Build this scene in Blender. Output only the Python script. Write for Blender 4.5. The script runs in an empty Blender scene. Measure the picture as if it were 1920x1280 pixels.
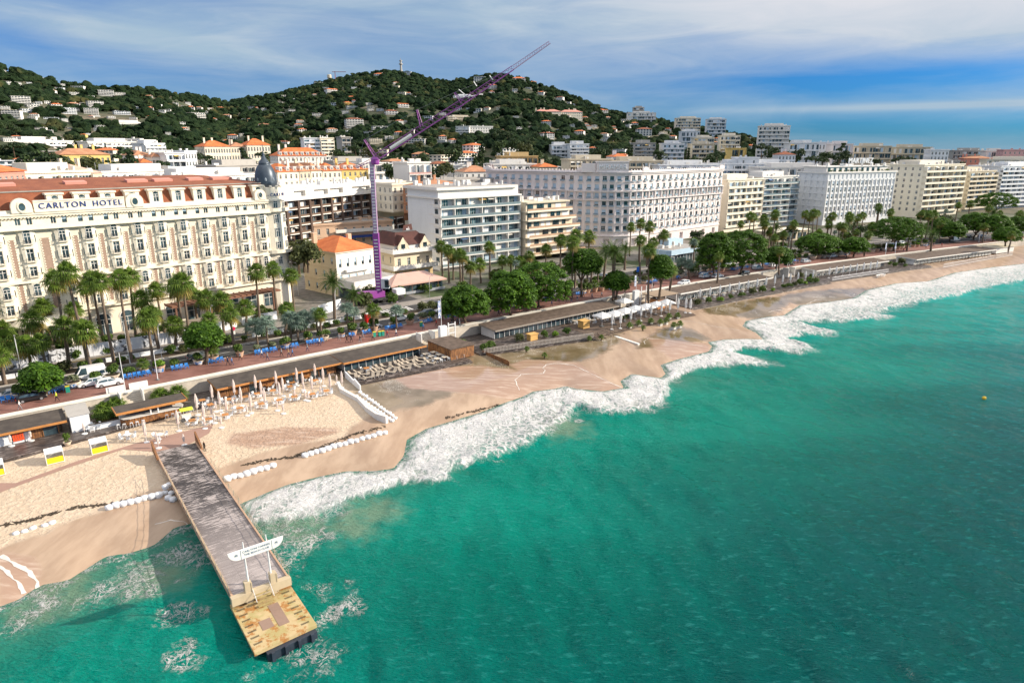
import bpy, math, random, bisect
import numpy as np
from mathutils import Vector, Matrix
R = math.radians
C = bpy.context.scene.collection
sc = bpy.context.scene
# ---------------------------------------------------------------- camera
F = 1240.0; PT = R(16.1); H = 45.0
cam = bpy.data.objects.new("camera", bpy.data.cameras.new("camera")); C.objects.link(cam)
cam.location = (0, 0, H); cam.rotation_euler = (R(90) - PT, 0, 0)
cam.data.lens = 36 * F / 1920; cam.data.clip_end = 20000; cam.data.clip_start = 0.5
sc.camera = cam
# ---------------------------------------------------------------- sun and sky
SUN_EL = R(23); SUN_ROT = R(86)
sun = bpy.data.objects.new("sun", bpy.data.lights.new("sun", 'SUN')); C.objects.link(sun)
sun.data.energy = 5.0; sun.data.angle = R(0.5); sun.data.color = (1.0, 0.88, 0.72)
sd = Vector((math.sin(SUN_ROT) * math.cos(SUN_EL), math.cos(SUN_ROT) * math.cos(SUN_EL), math.sin(SUN_EL)))
sun.rotation_euler = sd.to_track_quat('Z', 'Y').to_euler()
sc.view_settings.view_transform = 'Standard'; sc.view_settings.look = 'None'
sc.view_settings.exposure = 0.5; sc.view_settings.gamma = 1
w = bpy.data.worlds.new("World"); sc.world = w; w.use_nodes = True
nt = w.node_tree; N = nt.nodes; Lk = nt.links
for n in list(N): N.remove(n)
def wn(t, **k):
    n = N.new(t)
    for a, b in k.items(): setattr(n, a, b)
    return n
def wmath(op, a, b=None, c=None):
    n = wn('ShaderNodeMath', operation=op)
    for i, v in enumerate((a, b, c)):
        if v is None: continue
        if isinstance(v, (int, float)): n.inputs[i].default_value = v
        else: Lk.new(v, n.inputs[i])
    return n.outputs[0]
out = wn('ShaderNodeOutputWorld'); bg = wn('ShaderNodeBackground'); bg.inputs['Strength'].default_value = 0.1
sky = wn('ShaderNodeTexSky', sky_type='NISHITA', sun_disc=False, sun_elevation=SUN_EL, sun_rotation=SUN_ROT, altitude=50, air_density=1.0, dust_density=0.6, ozone_density=2.0)
tc = wn('ShaderNodeTexCoord'); sp = wn('ShaderNodeSeparateXYZ'); Lk.new(tc.outputs['Generated'], sp.inputs[0])
az = wmath('ARCTAN2', sp.outputs[0], sp.outputs[1]); el = wmath('ARCSINE', sp.outputs[2])
def noise2(sx, sy, scale, detail, rough, off=0.0, dist=0.0):
    cb = wn('ShaderNodeCombineXYZ'); Lk.new(wmath('MULTIPLY', az, sx), cb.inputs[0]); Lk.new(wmath('MULTIPLY', el, sy), cb.inputs[1]); cb.inputs[2].default_value = off
    t = wn('ShaderNodeTexNoise'); t.inputs['Scale'].default_value = scale; t.inputs['Detail'].default_value = detail; t.inputs['Roughness'].default_value = rough
    t.inputs['Distortion'].default_value = dist
    Lk.new(cb.outputs[0], t.inputs['Vector']); return t.outputs['Fac']
def gauss(a0, e0, sa, se, k=0.0):
    # soft elongated cloud bank round the direction (a0, e0) in degrees, k tilts it
    da = wmath('DIVIDE', wmath('SUBTRACT', az, R(a0)), R(sa))
    de = wmath('DIVIDE', wmath('SUBTRACT', wmath('SUBTRACT', el, R(e0)), wmath('MULTIPLY', wmath('SUBTRACT', az, R(a0)), k)), R(se))
    q = wmath('ADD', wmath('MULTIPLY', da, da), wmath('MULTIPLY', de, de))
    return wmath('EXPONENT', wmath('MULTIPLY', q, -1.0))
n1 = noise2(1.2, 6.0, 2.2, 7, 0.55, 3.1, 0.6); n2 = noise2(2.0, 12.0, 2.6, 8, 0.62, 7.7, 0.8)
m = wmath('ADD', wmath('MULTIPLY', n1, .9), wmath('MULTIPLY', n2, 0.45))
m = wmath('SUBTRACT', m, 0.16)
def add(g, amt):
    global m
    m = wmath('ADD', m, wmath('MULTIPLY', g, amt))
add(gauss(0, 9.6, 32, 3.2, -0.02), 0.40)     # pale veil over the middle
add(gauss(27, 11.5, 16, 3.4), 0.62)          # bright bank, upper right
add(gauss(40, 9.0, 12, 2.0), 0.35)
add(gauss(-26, 7.4, 13, 1.1, -0.10), 0.42)   # veil on the left
add(gauss(-34, 11.4, 8, 1.0), 0.0)
add(gauss(-22, 10.4, 11, 0.8, -0.05), -0.2)
add(gauss(28, 4.9, 15, 1.2), -0.55)          # clear blue band
add(gauss(32, 3.0, 13, 0.28), 0.75)          # thin white streak
add(gauss(30, 1.6, 16, 0.9), -0.45)
add(gauss(-6, 7.4, 12, 1.6), -0.12)
hz = wn('ShaderNodeMapRange'); hz.inputs['From Min'].default_value = R(14); hz.inputs['From Max'].default_value = R(50); hz.inputs['To Min'].default_value = 0; hz.inputs['To Max'].default_value = 0.55
Lk.new(el, hz.inputs['Value']); m = wmath('ADD', m, hz.outputs[0])
rp = wn('ShaderNodeValToRGB'); rp.color_ramp.elements[0].position = 0.10; rp.color_ramp.elements[0].color = (0, 0, 0, 1)
rp.color_ramp.elements[1].position = 1.15; rp.color_ramp.elements[1].color = (1, 1, 1, 1)
Lk.new(m, rp.inputs[0])
# clear-sky colour: the Nishita sky, tinted to the saturated blue of the photograph
tint = wn('ShaderNodeMix', data_type='RGBA', blend_type='MULTIPLY'); tint.inputs[0].default_value = 1.0
Lk.new(sky.outputs[0], tint.inputs[6]); tint.inputs[7].default_value = (0.095, 0.37, 0.84, 1)
cl = wn('ShaderNodeMix', data_type='RGBA'); Lk.new(rp.outputs[0], cl.inputs[0]); Lk.new(tint.outputs[2], cl.inputs[6]); bc = wmath('ADD', wmath('MULTIPLY', gauss(28, 11.5, 20, 4.5), 1.0), wmath('MULTIPLY', hz.outputs[0], 1.6)); bc = wmath('ADD', bc, wmath('MULTIPLY', wmath('SUBTRACT', n2, .45), .9))
cc = wn('ShaderNodeMix', data_type='RGBA'); cc.clamp_factor = True; Lk.new(bc, cc.inputs[0]); cc.inputs[6].default_value = (2.75, 3.75, 4.7, 1); cc.inputs[7].default_value = (5.2, 5.3, 5.7, 1); hz2 = wn('ShaderNodeMapRange'); hz2.inputs['From Min'].default_value = R(14); hz2.inputs['From Max'].default_value = R(48); Lk.new(el, hz2.inputs['Value'])
c3 = wn('ShaderNodeMix', data_type='RGBA'); Lk.new(hz2.outputs[0], c3.inputs[0]); Lk.new(cc.outputs[2], c3.inputs[6]); c3.inputs[7].default_value = (9.0, 8.8, 8.8, 1); Lk.new(c3.outputs[2], cl.inputs[7])
Lk.new(cl.outputs[2], bg.inputs['Color']); Lk.new(bg.outputs[0], out.inputs[0])

# ---------------------------------------------------------------- where things stand
def P(x, y, z=0.0):
    """ground point at height z seen at photograph pixel x, y"""
    a = math.atan((y - 640) / F) + PT; dz = H - z; d = dz / math.tan(a)
    return ((x - 960) / F * (d * math.cos(PT) + dz * math.sin(PT)), d)
def ray(x, y):
    a = (x - 960) / F; t = (y - 640) / F
    return Vector((a, math.cos(PT) - t * math.sin(PT), -math.sin(PT) - t * math.cos(PT)))
def at_r(x, y, r):
    """point at horizontal distance r in the direction of pixel x, y"""
    d = ray(x, y); k = r / math.hypot(d.x, d.y); return (d.x * k, d.y * k, H + d.z * k)
def Q(X, Y, Z):
    dz = H - Z; fw = Y * math.cos(PT) + dz * math.sin(PT); dn = dz * math.cos(PT) - Y * math.sin(PT)
    return (960 + F * X / fw, 640 + F * dn / fw)
CP = [(-190,8),(-130,54),(-105,75.5),(-79.9,96),(-56.8,114.9),(-17.1,147.9),(30.5,185.3),(90.7,227.4),(148,261),(206,292.5),(250,316),(330,357),(450,415),(700,530),(1100,700),(1500,860)]
def _cr(p, t):
    return tuple(.5*((2*b)+(-a+c)*t+(2*a-5*b+4*c-d)*t*t+(-a+3*b-3*c+d)*t**3) for a,b,c,d in zip(*p))
PL = [_cr(CP[i-1:i+3], k/40) for i in range(1, len(CP)-2) for k in range(40)]
AL = [0.0]
for a, b in zip(PL, PL[1:]): AL.append(AL[-1] + math.dist(a, b))
_o = AL[min(range(len(PL)), key=lambda i: math.dist(PL[i], (-79.9, 96)))]; AL = [a - _o for a in AL]
def S(s, n=0.0):
    """point n metres inland of the sea wall, s metres along it, and the heading there"""
    i = max(0, min(len(AL)-2, bisect.bisect(AL, s)-1)); t = (s-AL[i])/(AL[i+1]-AL[i])
    a, b = PL[i], PL[i+1]; dx, dy = b[0]-a[0], b[1]-a[1]; l = math.hypot(dx, dy); dx /= l; dy /= l
    return (a[0]+dx*l*t-dy*n, a[1]+dy*l*t+dx*n, math.atan2(dy, dx))
def SI(x, y):
    i = min(range(len(PL)-1), key=lambda i: (PL[i][0]-x)**2+(PL[i][1]-y)**2); b = None
    for j in (i-1, i):
        if j < 0: continue
        a, c = PL[j], PL[j+1]; dx, dy = c[0]-a[0], c[1]-a[1]; l = math.hypot(dx, dy); dx /= l; dy /= l
        t = (x-a[0])*dx+(y-a[1])*dy; n = -(x-a[0])*dy+(y-a[1])*dx; tc = min(max(t, 0), l)
        e = math.dist((x, y), (a[0]+dx*tc, a[1]+dy*tc))
        if b is None or e < b[2]: b = (AL[j]+tc, n, e)
    return b[:2]
def seg_dist(X, Y, pl):
    d = np.full(X.shape, 1e9)
    for (ax, ay), (bx, by) in zip(pl, pl[1:]):
        vx, vy = bx-ax, by-ay; L2 = vx*vx+vy*vy+1e-9
        t = np.clip(((X-ax)*vx+(Y-ay)*vy)/L2, 0, 1)
        d = np.minimum(d, (X-ax-t*vx)**2+(Y-ay-t*vy)**2)
    return np.sqrt(d)
def in_poly(X, Y, pl):
    r = np.zeros(X.shape, bool); pl = list(pl)+[pl[0]]
    for (ax, ay), (bx, by) in zip(pl, pl[1:]):
        if ay == by: continue
        r ^= ((ay > Y) != (by > Y)) & (X < (bx-ax)*(Y-ay)/(by-ay)+ax)
    return r
def sdf(X, Y, poly):
    d = seg_dist(X, Y, list(poly)+[poly[0]]); return np.where(in_poly(X, Y, poly), d, -d)
def smooth(a, b, x):
    t = np.clip((x-a)/(b-a), 0, 1); return t*t*(3-2*t)

# ---------------------------------------------------------------- materials
MATS = {}
def srgb(r, g, b):
    return tuple((v/255/12.92 if v/255 <= .04045 else ((v/255+.055)/1.055)**2.4) for v in (r, g, b))
class NT:
    """small helper to write node trees"""
    def __init__(s, name):
        s.m = bpy.data.materials.new(name); s.m.use_nodes = True; s.t = s.m.node_tree; s.N = s.t.nodes
        for n in list(s.N): s.N.remove(n)
        s.out = s.N.new('ShaderNodeOutputMaterial'); s.p = s.N.new('ShaderNodeBsdfPrincipled'); s.t.links.new(s.p.outputs[0], s.out.inputs[0])
        s._pos = None
    def lk(s, a, b): s.t.links.new(a, b)
    def put(s, sock, v):
        if isinstance(v, (int, float)): sock.default_value = v
        elif isinstance(v, tuple): sock.default_value = (*v, 1)[:len(sock.default_value)] if len(v) == 3 and len(sock.default_value) == 4 else v
        else: s.lk(v, sock)
    def pos(s, obj=False):
        if obj: return s.N.new('ShaderNodeTexCoord').outputs['Object']
        if s._pos is None: s._pos = s.N.new('ShaderNodeNewGeometry').outputs['Position']
        return s._pos
    def mapv(s, v, scale=(1,1,1), rz=0.0):
        n = s.N.new('ShaderNodeMapping'); n.inputs['Scale'].default_value = scale; n.inputs['Rotation'].default_value = (0, 0, rz); s.lk(v, n.inputs[0]); return n.outputs[0]
    def noise(s, v, scale, detail=4, rough=.5, dist=0.0):
        n = s.N.new('ShaderNodeTexNoise'); n.inputs['Scale'].default_value = scale; n.inputs['Detail'].default_value = detail
        n.inputs['Roughness'].default_value = rough; n.inputs['Distortion'].default_value = dist; s.lk(v, n.inputs['Vector']); return n.outputs['Fac']
    def vor(s, v, scale, feature='F1', rnd=1.0):
        n = s.N.new('ShaderNodeTexVoronoi'); n.feature = feature; n.inputs['Scale'].default_value = scale; n.inputs['Randomness'].default_value = rnd; s.lk(v, n.inputs['Vector']); return n.outputs['Distance']
    def math(s, op, a, b=0.0, clamp=False):
        n = s.N.new('ShaderNodeMath'); n.operation = op; n.use_clamp = clamp; s.put(n.inputs[0], a); s.put(n.inputs[1], b); return n.outputs[0]
    def rng(s, v, a, b, c=0.0, d=1.0):
        n = s.N.new('ShaderNodeMapRange'); n.interpolation_type = 'SMOOTHSTEP' if c < d or True else 'LINEAR'
        s.lk(v, n.inputs['Value']); 
        for k, x in (('From Min', a), ('From Max', b), ('To Min', c), ('To Max', d)): n.inputs[k].default_value = x
        return n.outputs[0]
    def mix(s, f, a, b, mode='MIX'):
        n = s.N.new('ShaderNodeMix'); n.data_type = 'RGBA'; n.blend_type = mode; s.put(n.inputs[0], f); s.put(n.inputs[6], a); s.put(n.inputs[7], b); return n.outputs[2]
    def bump(s, h, strength=.5, dist=.1, normal=None):
        n = s.N.new('ShaderNodeBump'); n.inputs['Strength'].default_value = strength; n.inputs['Distance'].default_value = dist; s.lk(h, n.inputs['Height'])
        if normal is not None: s.lk(normal, n.inputs['Normal'])
        return n.outputs[0]
    def attr(s, name):
        n = s.N.new('ShaderNodeAttribute'); n.attribute_name = name; return n.outputs['Fac']
    def set(s, col=None, rough=None, normal=None, **k):
        if col is not None: s.put(s.p.inputs['Base Color'], col)
        if rough is not None: s.put(s.p.inputs['Roughness'], rough)
        if normal is not None: s.lk(normal, s.p.inputs['Normal'])
        for a, v in k.items(): s.put(s.p.inputs[a.replace('_', ' ')], v)
        return s.m
def mat(name, col, rough=.7, var=.18, scale=.8, metal=0.0, bump=0.0, bscale=8.0, obj=False, spec=.4):
    """plain procedural material: base colour (linear) mottled by two scales of weathering noise"""
    if name in MATS: return MATS[name]
    n = NT(name); v = n.pos(obj); a = n.noise(v, scale, 6, .62); b = n.noise(v, scale*9, 4, .6)
    f = n.math('ADD', n.math('MULTIPLY', a, .65), n.math('MULTIPLY', b, .35))
    dark = tuple(c*(1-var) for c in col); lite = tuple(min(1, c*(1+var)) for c in col)
    c = n.mix(n.rng(f, .3, .7), dark, lite)
    k = {}
    if bump: k['normal'] = n.bump(n.noise(v, bscale, 5, .6), bump, .05)
    MATS[name] = n.set(c, rough, Metallic=metal, Specular_IOR_Level=spec, **k); return MATS[name]

# ---------------------------------------------------------------- mesh helper
class MB:
    def __init__(s): s.v = []; s.f = []; s.mi = []; s.M = Matrix.Identity(4)
    def add(s, vs, fs, mi=0):
        o = len(s.v); M = s.M
        s.v += [tuple(M @ Vector(v)) for v in vs]; s.f += [tuple(i+o for i in f) for f in fs]; s.mi += [mi]*len(fs); return s
    def box(s, x0, x1, y0, y1, z0, z1, mi=0):
        return s.add([(x0,y0,z0),(x1,y0,z0),(x1,y1,z0),(x0,y1,z0),(x0,y0,z1),(x1,y0,z1),(x1,y1,z1),(x0,y1,z1)],
                     [(3,2,1,0),(4,5,6,7),(0,1,5,4),(1,2,6,5),(2,3,7,6),(3,0,4,7)], mi)
    def prism(s, poly, z0, z1, mi=0, mt=None):
        n = len(poly); vs = [(x,y,z0) for x,y in poly]+[(x,y,z1) for x,y in poly]
        s.add(vs, [(i,(i+1)%n,(i+1)%n+n,i+n) for i in range(n)]+[tuple(range(n-1,-1,-1))], mi)
        return s.add([(x,y,z1) for x,y in poly], [tuple(range(n))], mi if mt is None else mt)
    def lathe(s, prof, n=12, cx=0, cy=0, mi=0, a0=0, a1=None):
        vs = []; full = a1 is None; m_ = n if full else n+1; a1 = a0+2*math.pi if full else a1
        for r, z in prof:
            for i in range(m_):
                a = a0+(a1-a0)*i/n; vs.append((cx+r*math.cos(a), cy+r*math.sin(a), z))
        fs = []
        for j in range(len(prof)-1):
            for i in range(n):
                k = (i+1) % m_ if full else i+1
                fs.append((j*m_+i, j*m_+k, (j+1)*m_+k, (j+1)*m_+i))
        if full:
            if prof[0][0] > 1e-4: fs.append(tuple(range(n-1,-1,-1)))
            if prof[-1][0] > 1e-4: fs.append(tuple((len(prof)-1)*m_+i for i in range(n)))
        return s.add(vs, fs, mi)
    def tube(s, pts, r, n=6, mi=0, cap=True):
        pts = [Vector(p) for p in pts]; rs = r if isinstance(r, (list, tuple)) else [r]*len(pts); vs = []
        for i, p in enumerate(pts):
            d = (pts[min(i+1,len(pts)-1)]-pts[max(i-1,0)]).normalized()
            u = d.cross(Vector((0,0,1))); u = Vector((1,0,0)) if u.length < 1e-3 else u.normalized(); w_ = d.cross(u)
            for k in range(n):
                a = 2*math.pi*k/n; vs.append(tuple(p+(u*math.cos(a)+w_*math.sin(a))*rs[i]))
        fs = [(j*n+k, j*n+(k+1)%n, (j+1)*n+(k+1)%n, (j+1)*n+k) for j in range(len(pts)-1) for k in range(n)]
        if cap: fs += [tuple(range(n-1,-1,-1)), tuple((len(pts)-1)*n+k for k in range(n))]
        return s.add(vs, fs, mi)
    def quad(s, a, b, c, d, mi=0): return s.add([a,b,c,d], [(0,1,2,3)], mi)
    def mesh(s, name, mats, smooth_=False):
        me = bpy.data.meshes.new(name); me.from_pydata(s.v, [], s.f)
        for m_ in (mats if isinstance(mats, (list, tuple)) else [mats]): me.materials.append(m_)
        me.polygons.foreach_set('material_index', s.mi)
        if smooth_: me.polygons.foreach_set('use_smooth', [True]*len(s.f))
        me.update(); return me
    def obj(s, name, mats, parent=None, loc=(0,0,0), rz=0.0, smooth_=False):
        return link(name, s.mesh(name, mats, smooth_), parent, loc, rz)
THINGS = []; KIDS = {}
def link(name, me, parent=None, loc=(0,0,0), rz=0.0, scale=None):
    o = bpy.data.objects.new(name, me); C.objects.link(o); o.parent = parent; o.location = loc; o.rotation_euler = (0,0,rz)
    if scale is not None: o.scale = scale if isinstance(scale, tuple) else (scale,)*3
    if parent is not None: KIDS.setdefault(parent.name, []).append(o)
    return o
def struct(o): o['kind'] = 'structure'; return o
def tag(o, label, cat, group=None, zone=None, kind=None):
    o['label'] = label; o['category'] = cat
    if group: o['group'] = group
    if kind: o['kind'] = kind
    if zone: THINGS.append((o, label, zone))
    return o
def thing(name, label, cat, loc=(0,0,0), rz=0.0, group=None, zone=None, scale=None):
    return tag(link(name, None, None, loc, rz, scale), label, cat, group, zone)
def dup(o, loc, rz=0.0, scale=None, label=None, group=None, zone=None):
    """copy a thing with its parts and sub-parts (mesh data shared)"""
    def cp(a, par):
        b = a.copy(); C.objects.link(b)
        if par is not None: b.parent = par; KIDS.setdefault(par.name, []).append(b)
        for ch in KIDS.get(a.name, [])[:]: cp(ch, b)
        return b
    r = cp(o, None); r.location = loc; r.rotation_euler = (0, 0, rz)
    if scale is not None: r.scale = scale if isinstance(scale, tuple) else (scale,)*3
    if label: r['label'] = label
    if group: r['group'] = group
    if zone: THINGS.append((r, r['label'], zone))
    return r
USED = set()
def place(proto, loc, rz=0.0, scale=None, label=None, group=None, zone=None, cat=None):
    """the first time moves the prototype itself, afterwards a copy of it"""
    if proto.name not in USED:
        USED.add(proto.name); proto.location = loc; proto.rotation_euler = (0, 0, rz)
        if scale is not None: proto.scale = scale if isinstance(scale, tuple) else (scale,)*3
        if label: proto['label'] = label
        if group: proto['group'] = group
        THINGS[:] = [t for t in THINGS if t[0] is not proto]
        if zone: THINGS.append((proto, proto['label'], zone))
        return proto
    return dup(proto, loc, rz, scale, label, group, zone)
def npmesh(name, verts, faces, mats, attrs=None, smooth_=True, mi=None):
    me = bpy.data.meshes.new(name); verts = np.asarray(verts, np.float32); faces = np.asarray(faces, np.int32); k = faces.shape[1]
    me.vertices.add(len(verts)); me.vertices.foreach_set('co', verts.ravel())
    me.loops.add(faces.size); me.loops.foreach_set('vertex_index', faces.ravel())
    me.polygons.add(len(faces)); me.polygons.foreach_set('loop_start', np.arange(0, faces.size, k, dtype=np.int32))
    try: me.polygons.foreach_set('loop_total', np.full(len(faces), k, np.int32))
    except Exception: pass
    for m_ in (mats if isinstance(mats, (list, tuple)) else [mats]): me.materials.append(m_)
    if mi is not None: me.polygons.foreach_set('material_index', np.asarray(mi, np.int32))
    me.polygons.foreach_set('use_smooth', np.full(len(faces), smooth_))
    for a, v in (attrs or {}).items():
        at = me.attributes.new(a, 'FLOAT', 'POINT'); at.data.foreach_set('value', np.asarray(v, np.float32))
    me.update(calc_edges=True); me.validate(); return me
def text_mesh(txt, size, depth, material, name='lettering', spacing=1.0):
    cu = bpy.data.curves.new(name, 'FONT'); cu.body = txt; cu.size = size; cu.extrude = depth; cu.align_x = 'CENTER'; cu.align_y = 'CENTER'; cu.space_character = spacing
    o = bpy.data.objects.new(name, cu); C.objects.link(o)
    me = bpy.data.meshes.new_from_object(o.evaluated_get(bpy.context.evaluated_depsgraph_get())); bpy.data.objects.remove(o)
    me.materials.clear(); me.materials.append(material); me.name = name; return me
def facing(o, rz, tilt=90):
    """text on an upright face whose outward normal is the face's local -Y"""
    o.rotation_euler = (R(tilt), 0, rz); return o
rnd = random.Random(7)
# ---------------------------------------------------------------- shoreline traced on the photograph, as points on the sea surface
UP = [(-500,1330),(-200,1215),(0,1140),(40,1125),(75,1100),(130,1090),(200,1045),(240,1040),(290,1025),(330,990),(352,985),(400,975),(455,945),(490,930),(540,910),(600,895),(650,885),(700,885),(740,880),(760,855),(765,825),(800,805),(850,790),(900,775),(945,757),(980,745),(1000,735),(1040,730),(1060,725),(1080,730),(1130,735),(1172,728),(1165,715),(1185,702),(1240,710),(1250,702),(1240,685),(1270,675),(1330,660),(1337,650),(1328,642),(1360,637),(1400,636),(1432,637),(1420,625),(1393,612),(1400,602),(1440,595),(1470,592),(1500,573),(1560,566),(1600,560),(1625,545),(1680,532),(1740,528),(1790,512),(1860,502),(1920,495),(2100,468),(2400,440)]
LO = [(2400,450),(2100,490),(1920,528),(1850,540),(1800,556),(1740,565),(1700,573),(1640,590),(1690,596),(1640,600),(1560,606),(1500,605),(1540,617),(1575,623),(1570,630),(1500,632),(1480,636),(1515,645),(1535,660),(1500,665),(1450,662),(1400,656),(1380,662),(1420,672),(1448,684),(1410,690),(1370,687),(1320,694),(1280,705),(1262,720),(1256,745),(1240,762),(1190,776),(1150,781),(1110,775),(1085,768),(1068,790),(1040,812),(1010,826),(980,842),(940,858),(890,872),(850,884),(858,905),(800,912),(760,908),(720,925),(660,942),(630,962),(590,975),(540,985),(500,985),(455,985)]
W2 = [P(x, y, 0) for x, y in UP]
LAND = [(-400, W2[0][1]-40), *W2, (1500, 500), (1500, 2500), (-1500, 2500), (-1500, -400)]
FOAM = [P(x, y, 0) for x, y in UP if x >= 452 and x <= 2400] + [P(x, y, 0) for x, y in LO]
# pools left standing on the beach
def poly(pts, z): return [P(x, y, z) for x, y in pts]
POOL1 = poly([(600,705),(672,712),(760,702),(860,684),(905,665),(950,658),(1010,640),(1070,625),(1120,618),(1165,625),(1160,645),(1130,662),(1090,678),(1035,682),(1000,690),(960,705),(915,712),(860,730),(810,755),(760,765),(715,772),(700,760),(660,735)], 1.3)
POOL2 = poly([(1195,655),(1235,648),(1290,640),(1330,630),(1270,612),(1200,640)], 1.2)
POOL3 = poly([(1310,580),(1400,568),(1500,551),(1600,540),(1680,528),(1640,550),(1560,560),(1480,566),(1440,590),(1330,592)], 1.2)
POOL4 = poly([(430,810),(540,795),(640,795),(640,806),(560,830),(470,838),(415,830)], 1.9)
SWASH = poly([(770,737),(735,718),(742,706),(790,702),(900,694),(970,700),(955,692),(985,682),(1035,682),(1080,686),(1180,730),(1130,737),(1080,733),(1040,732),(980,745)], .7)
SWASH2 = poly([(1270,675),(1225,655),(1215,640),(1300,645),(1332,640),(1330,660)], .6)
SWASH3 = poly([(0,1135),(0,1040),(60,1050),(75,1075),(70,1100),(40,1125)], .6)
def beach_z(X, Y, n_=None):
    if n_ is None: n_ = np.array([SI(a, b)[1] for a, b in zip(np.atleast_1d(X), np.atleast_1d(Y))])
    X = np.asarray(X, float); Y = np.asarray(Y, float)
    d = sdf(X, Y, LAND)
    z = np.where(d > 0, 0.03 + np.clip(2.1-(-n_-13)*.036, .8, 2.1)*(1-np.exp(-np.maximum(d, 0)/4.2)), 0.12*d)
    z = z - 0.1*smooth(-6, 6, sdf(X, Y, POOL1)) - 0.08*smooth(-6, 4, sdf(X, Y, POOL3))
    return np.clip(z, -3, 2.25)
def bz(x, y): return float(beach_z(np.array([x]), np.array([y]))[0])
def PB(px, py):
    z = 1.5
    for _ in range(6): X, Y = P(px, py, z); z = bz(X, Y)
    return (X, Y, z)

# beach sheet
ss = np.concatenate([np.arange(-60, 180, .8), np.arange(180, 330, 1.4), np.arange(330, 620, 4)])
nn = np.concatenate([np.array([0.3, 0, -1, -3]), -np.arange(4, 62, .7), -np.arange(62, 90, 4)])
CT = np.array([S(s)[:3] for s in ss])
bx = CT[:,0][:,None]-np.sin(CT[:,2])[:,None]*nn[None,:]; by = CT[:,1][:,None]+np.cos(CT[:,2])[:,None]*nn[None,:]
bxf, byf = bx.ravel(), by.ravel(); bzv = beach_z(bxf, byf, np.tile(nn, len(ss)))
def gridfaces(a, b, flip=False):
    i = np.arange(a-1)[:,None]*b+np.arange(b-1)[None,:]; q = np.stack([i, i+1, i+b+1, i+b], -1).reshape(-1, 4)
    return q[:, ::-1] if flip else q
n = NT('beach_sand'); v = n.pos()
wet, pool, swash = n.attr('wet'), n.attr('pool'), n.attr('swash')
big = n.noise(v, .12, 5, .6); fine = n.noise(v, 2.2, 5, .65); grit = n.noise(v, 14, 3, .6)
dry = n.mix(n.rng(fine, .35, .7), (.50,.395,.285), (.62,.505,.375)); dry = n.mix(n.rng(big, .35, .7), dry, (.58,.47,.355))
foot = n.math('MULTIPLY', n.rng(n.vor(v, 2.4), .0, .5), n.rng(n.noise(v, 1.4, 3), .40, .6))
dry = n.mix(n.math('MULTIPLY', n.math('SUBTRACT', 1.0, foot), .22), dry, (.36,.25,.16))
wetc = n.mix(n.rng(n.noise(n.mapv(v, (.35,.08,1), R(-50)), 1, 5, .6), .35, .7), (.33,.225,.15), (.46,.335,.235))
wn1 = n.math('ADD', wet, n.math('MULTIPLY', n.math('SUBTRACT', n.noise(v, .25, 5, .6), .5), .5)); wf = n.rng(wn1, .3, .6)
c = n.mix(wf, dry, wetc)
pf = n.rng(n.math('ADD', pool, n.math('MULTIPLY', n.math('SUBTRACT', n.noise(v, .3, 5, .65), .5), 5.0)), -1.3, 1.0)
poolc = n.mix(n.rng(n.noise(v, .18, 4), .35, .65), (.15,.112,.060), (.26,.20,.13))
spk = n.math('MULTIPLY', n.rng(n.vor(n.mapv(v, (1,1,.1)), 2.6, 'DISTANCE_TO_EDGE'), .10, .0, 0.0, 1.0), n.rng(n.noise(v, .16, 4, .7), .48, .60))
poolc = n.mix(n.math('MULTIPLY', spk, n.rng(pool, 1.0, 4.0)), poolc, (.55,.50,.42))  # pale web of sun sparkle painted into the pool colour
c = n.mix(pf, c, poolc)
sf = n.rng(n.math('ADD', swash, n.math('MULTIPLY', n.math('SUBTRACT', n.noise(v, .4, 5, .65), .5), 1.2)), -.7, .6)
swc = n.mix(n.rng(n.noise(n.mapv(v, (.15,1.1,1), R(-55)), 1.2, 5, .7), .45, .75), (.36,.235,.165), (.56,.44,.35)); c = n.mix(sf, c, swc)
ro = n.math('SUBTRACT', .85, n.math('MULTIPLY', wf, .50)); ro = n.math('SUBTRACT', ro, n.math('MULTIPLY', n.math('MAXIMUM', pf, n.math('MULTIPLY', sf, .6)), .40), True)
dryf = n.math('SUBTRACT', 1.0, n.math('MAXIMUM', wf, pf))
hgt = n.math('ADD', n.math('MULTIPLY', n.math('ADD', n.math('MULTIPLY', fine, .6), n.math('MULTIPLY', foot, .45)), dryf), n.math('MULTIPLY', n.noise(n.mapv(v, (1,2.4,1), R(30)), 1.3, 4, .6), n.math('MULTIPLY', pf, .04)))
n.set(c, ro, n.bump(n.math('ADD', hgt, n.math('MULTIPLY', grit, n.math('SUBTRACT', .10, n.math('MULTIPLY', pf, .095)))), .7, .18), Specular_IOR_Level=n.math('ADD', .4, n.math('MULTIPLY', pf, .5)))
MATS['sand'] = n.m
dl = sdf(bxf, byf, LAND)
wetv = 1-smooth(6.5, 12.5, dl)
wetv = np.maximum(wetv, smooth(52, 62, SIs := np.repeat(ss, len(nn))) * 1.0)   # past the groyne the whole beach is wet
poolv = np.maximum.reduce([sdf(bxf, byf, POOL1), sdf(bxf, byf, POOL2), sdf(bxf, byf, POOL3)])
swv = np.maximum.reduce([sdf(bxf, byf, SWASH), sdf(bxf, byf, SWASH2), sdf(bxf, byf, SWASH3), sdf(bxf, byf, POOL4)-.6])
beach = link('beach', npmesh('beach', np.stack([bxf, byf, bzv], 1), gridfaces(len(ss), len(nn), True), n.m, {'wet': wetv, 'pool': poolv, 'swash': swv})); struct(beach)

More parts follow.
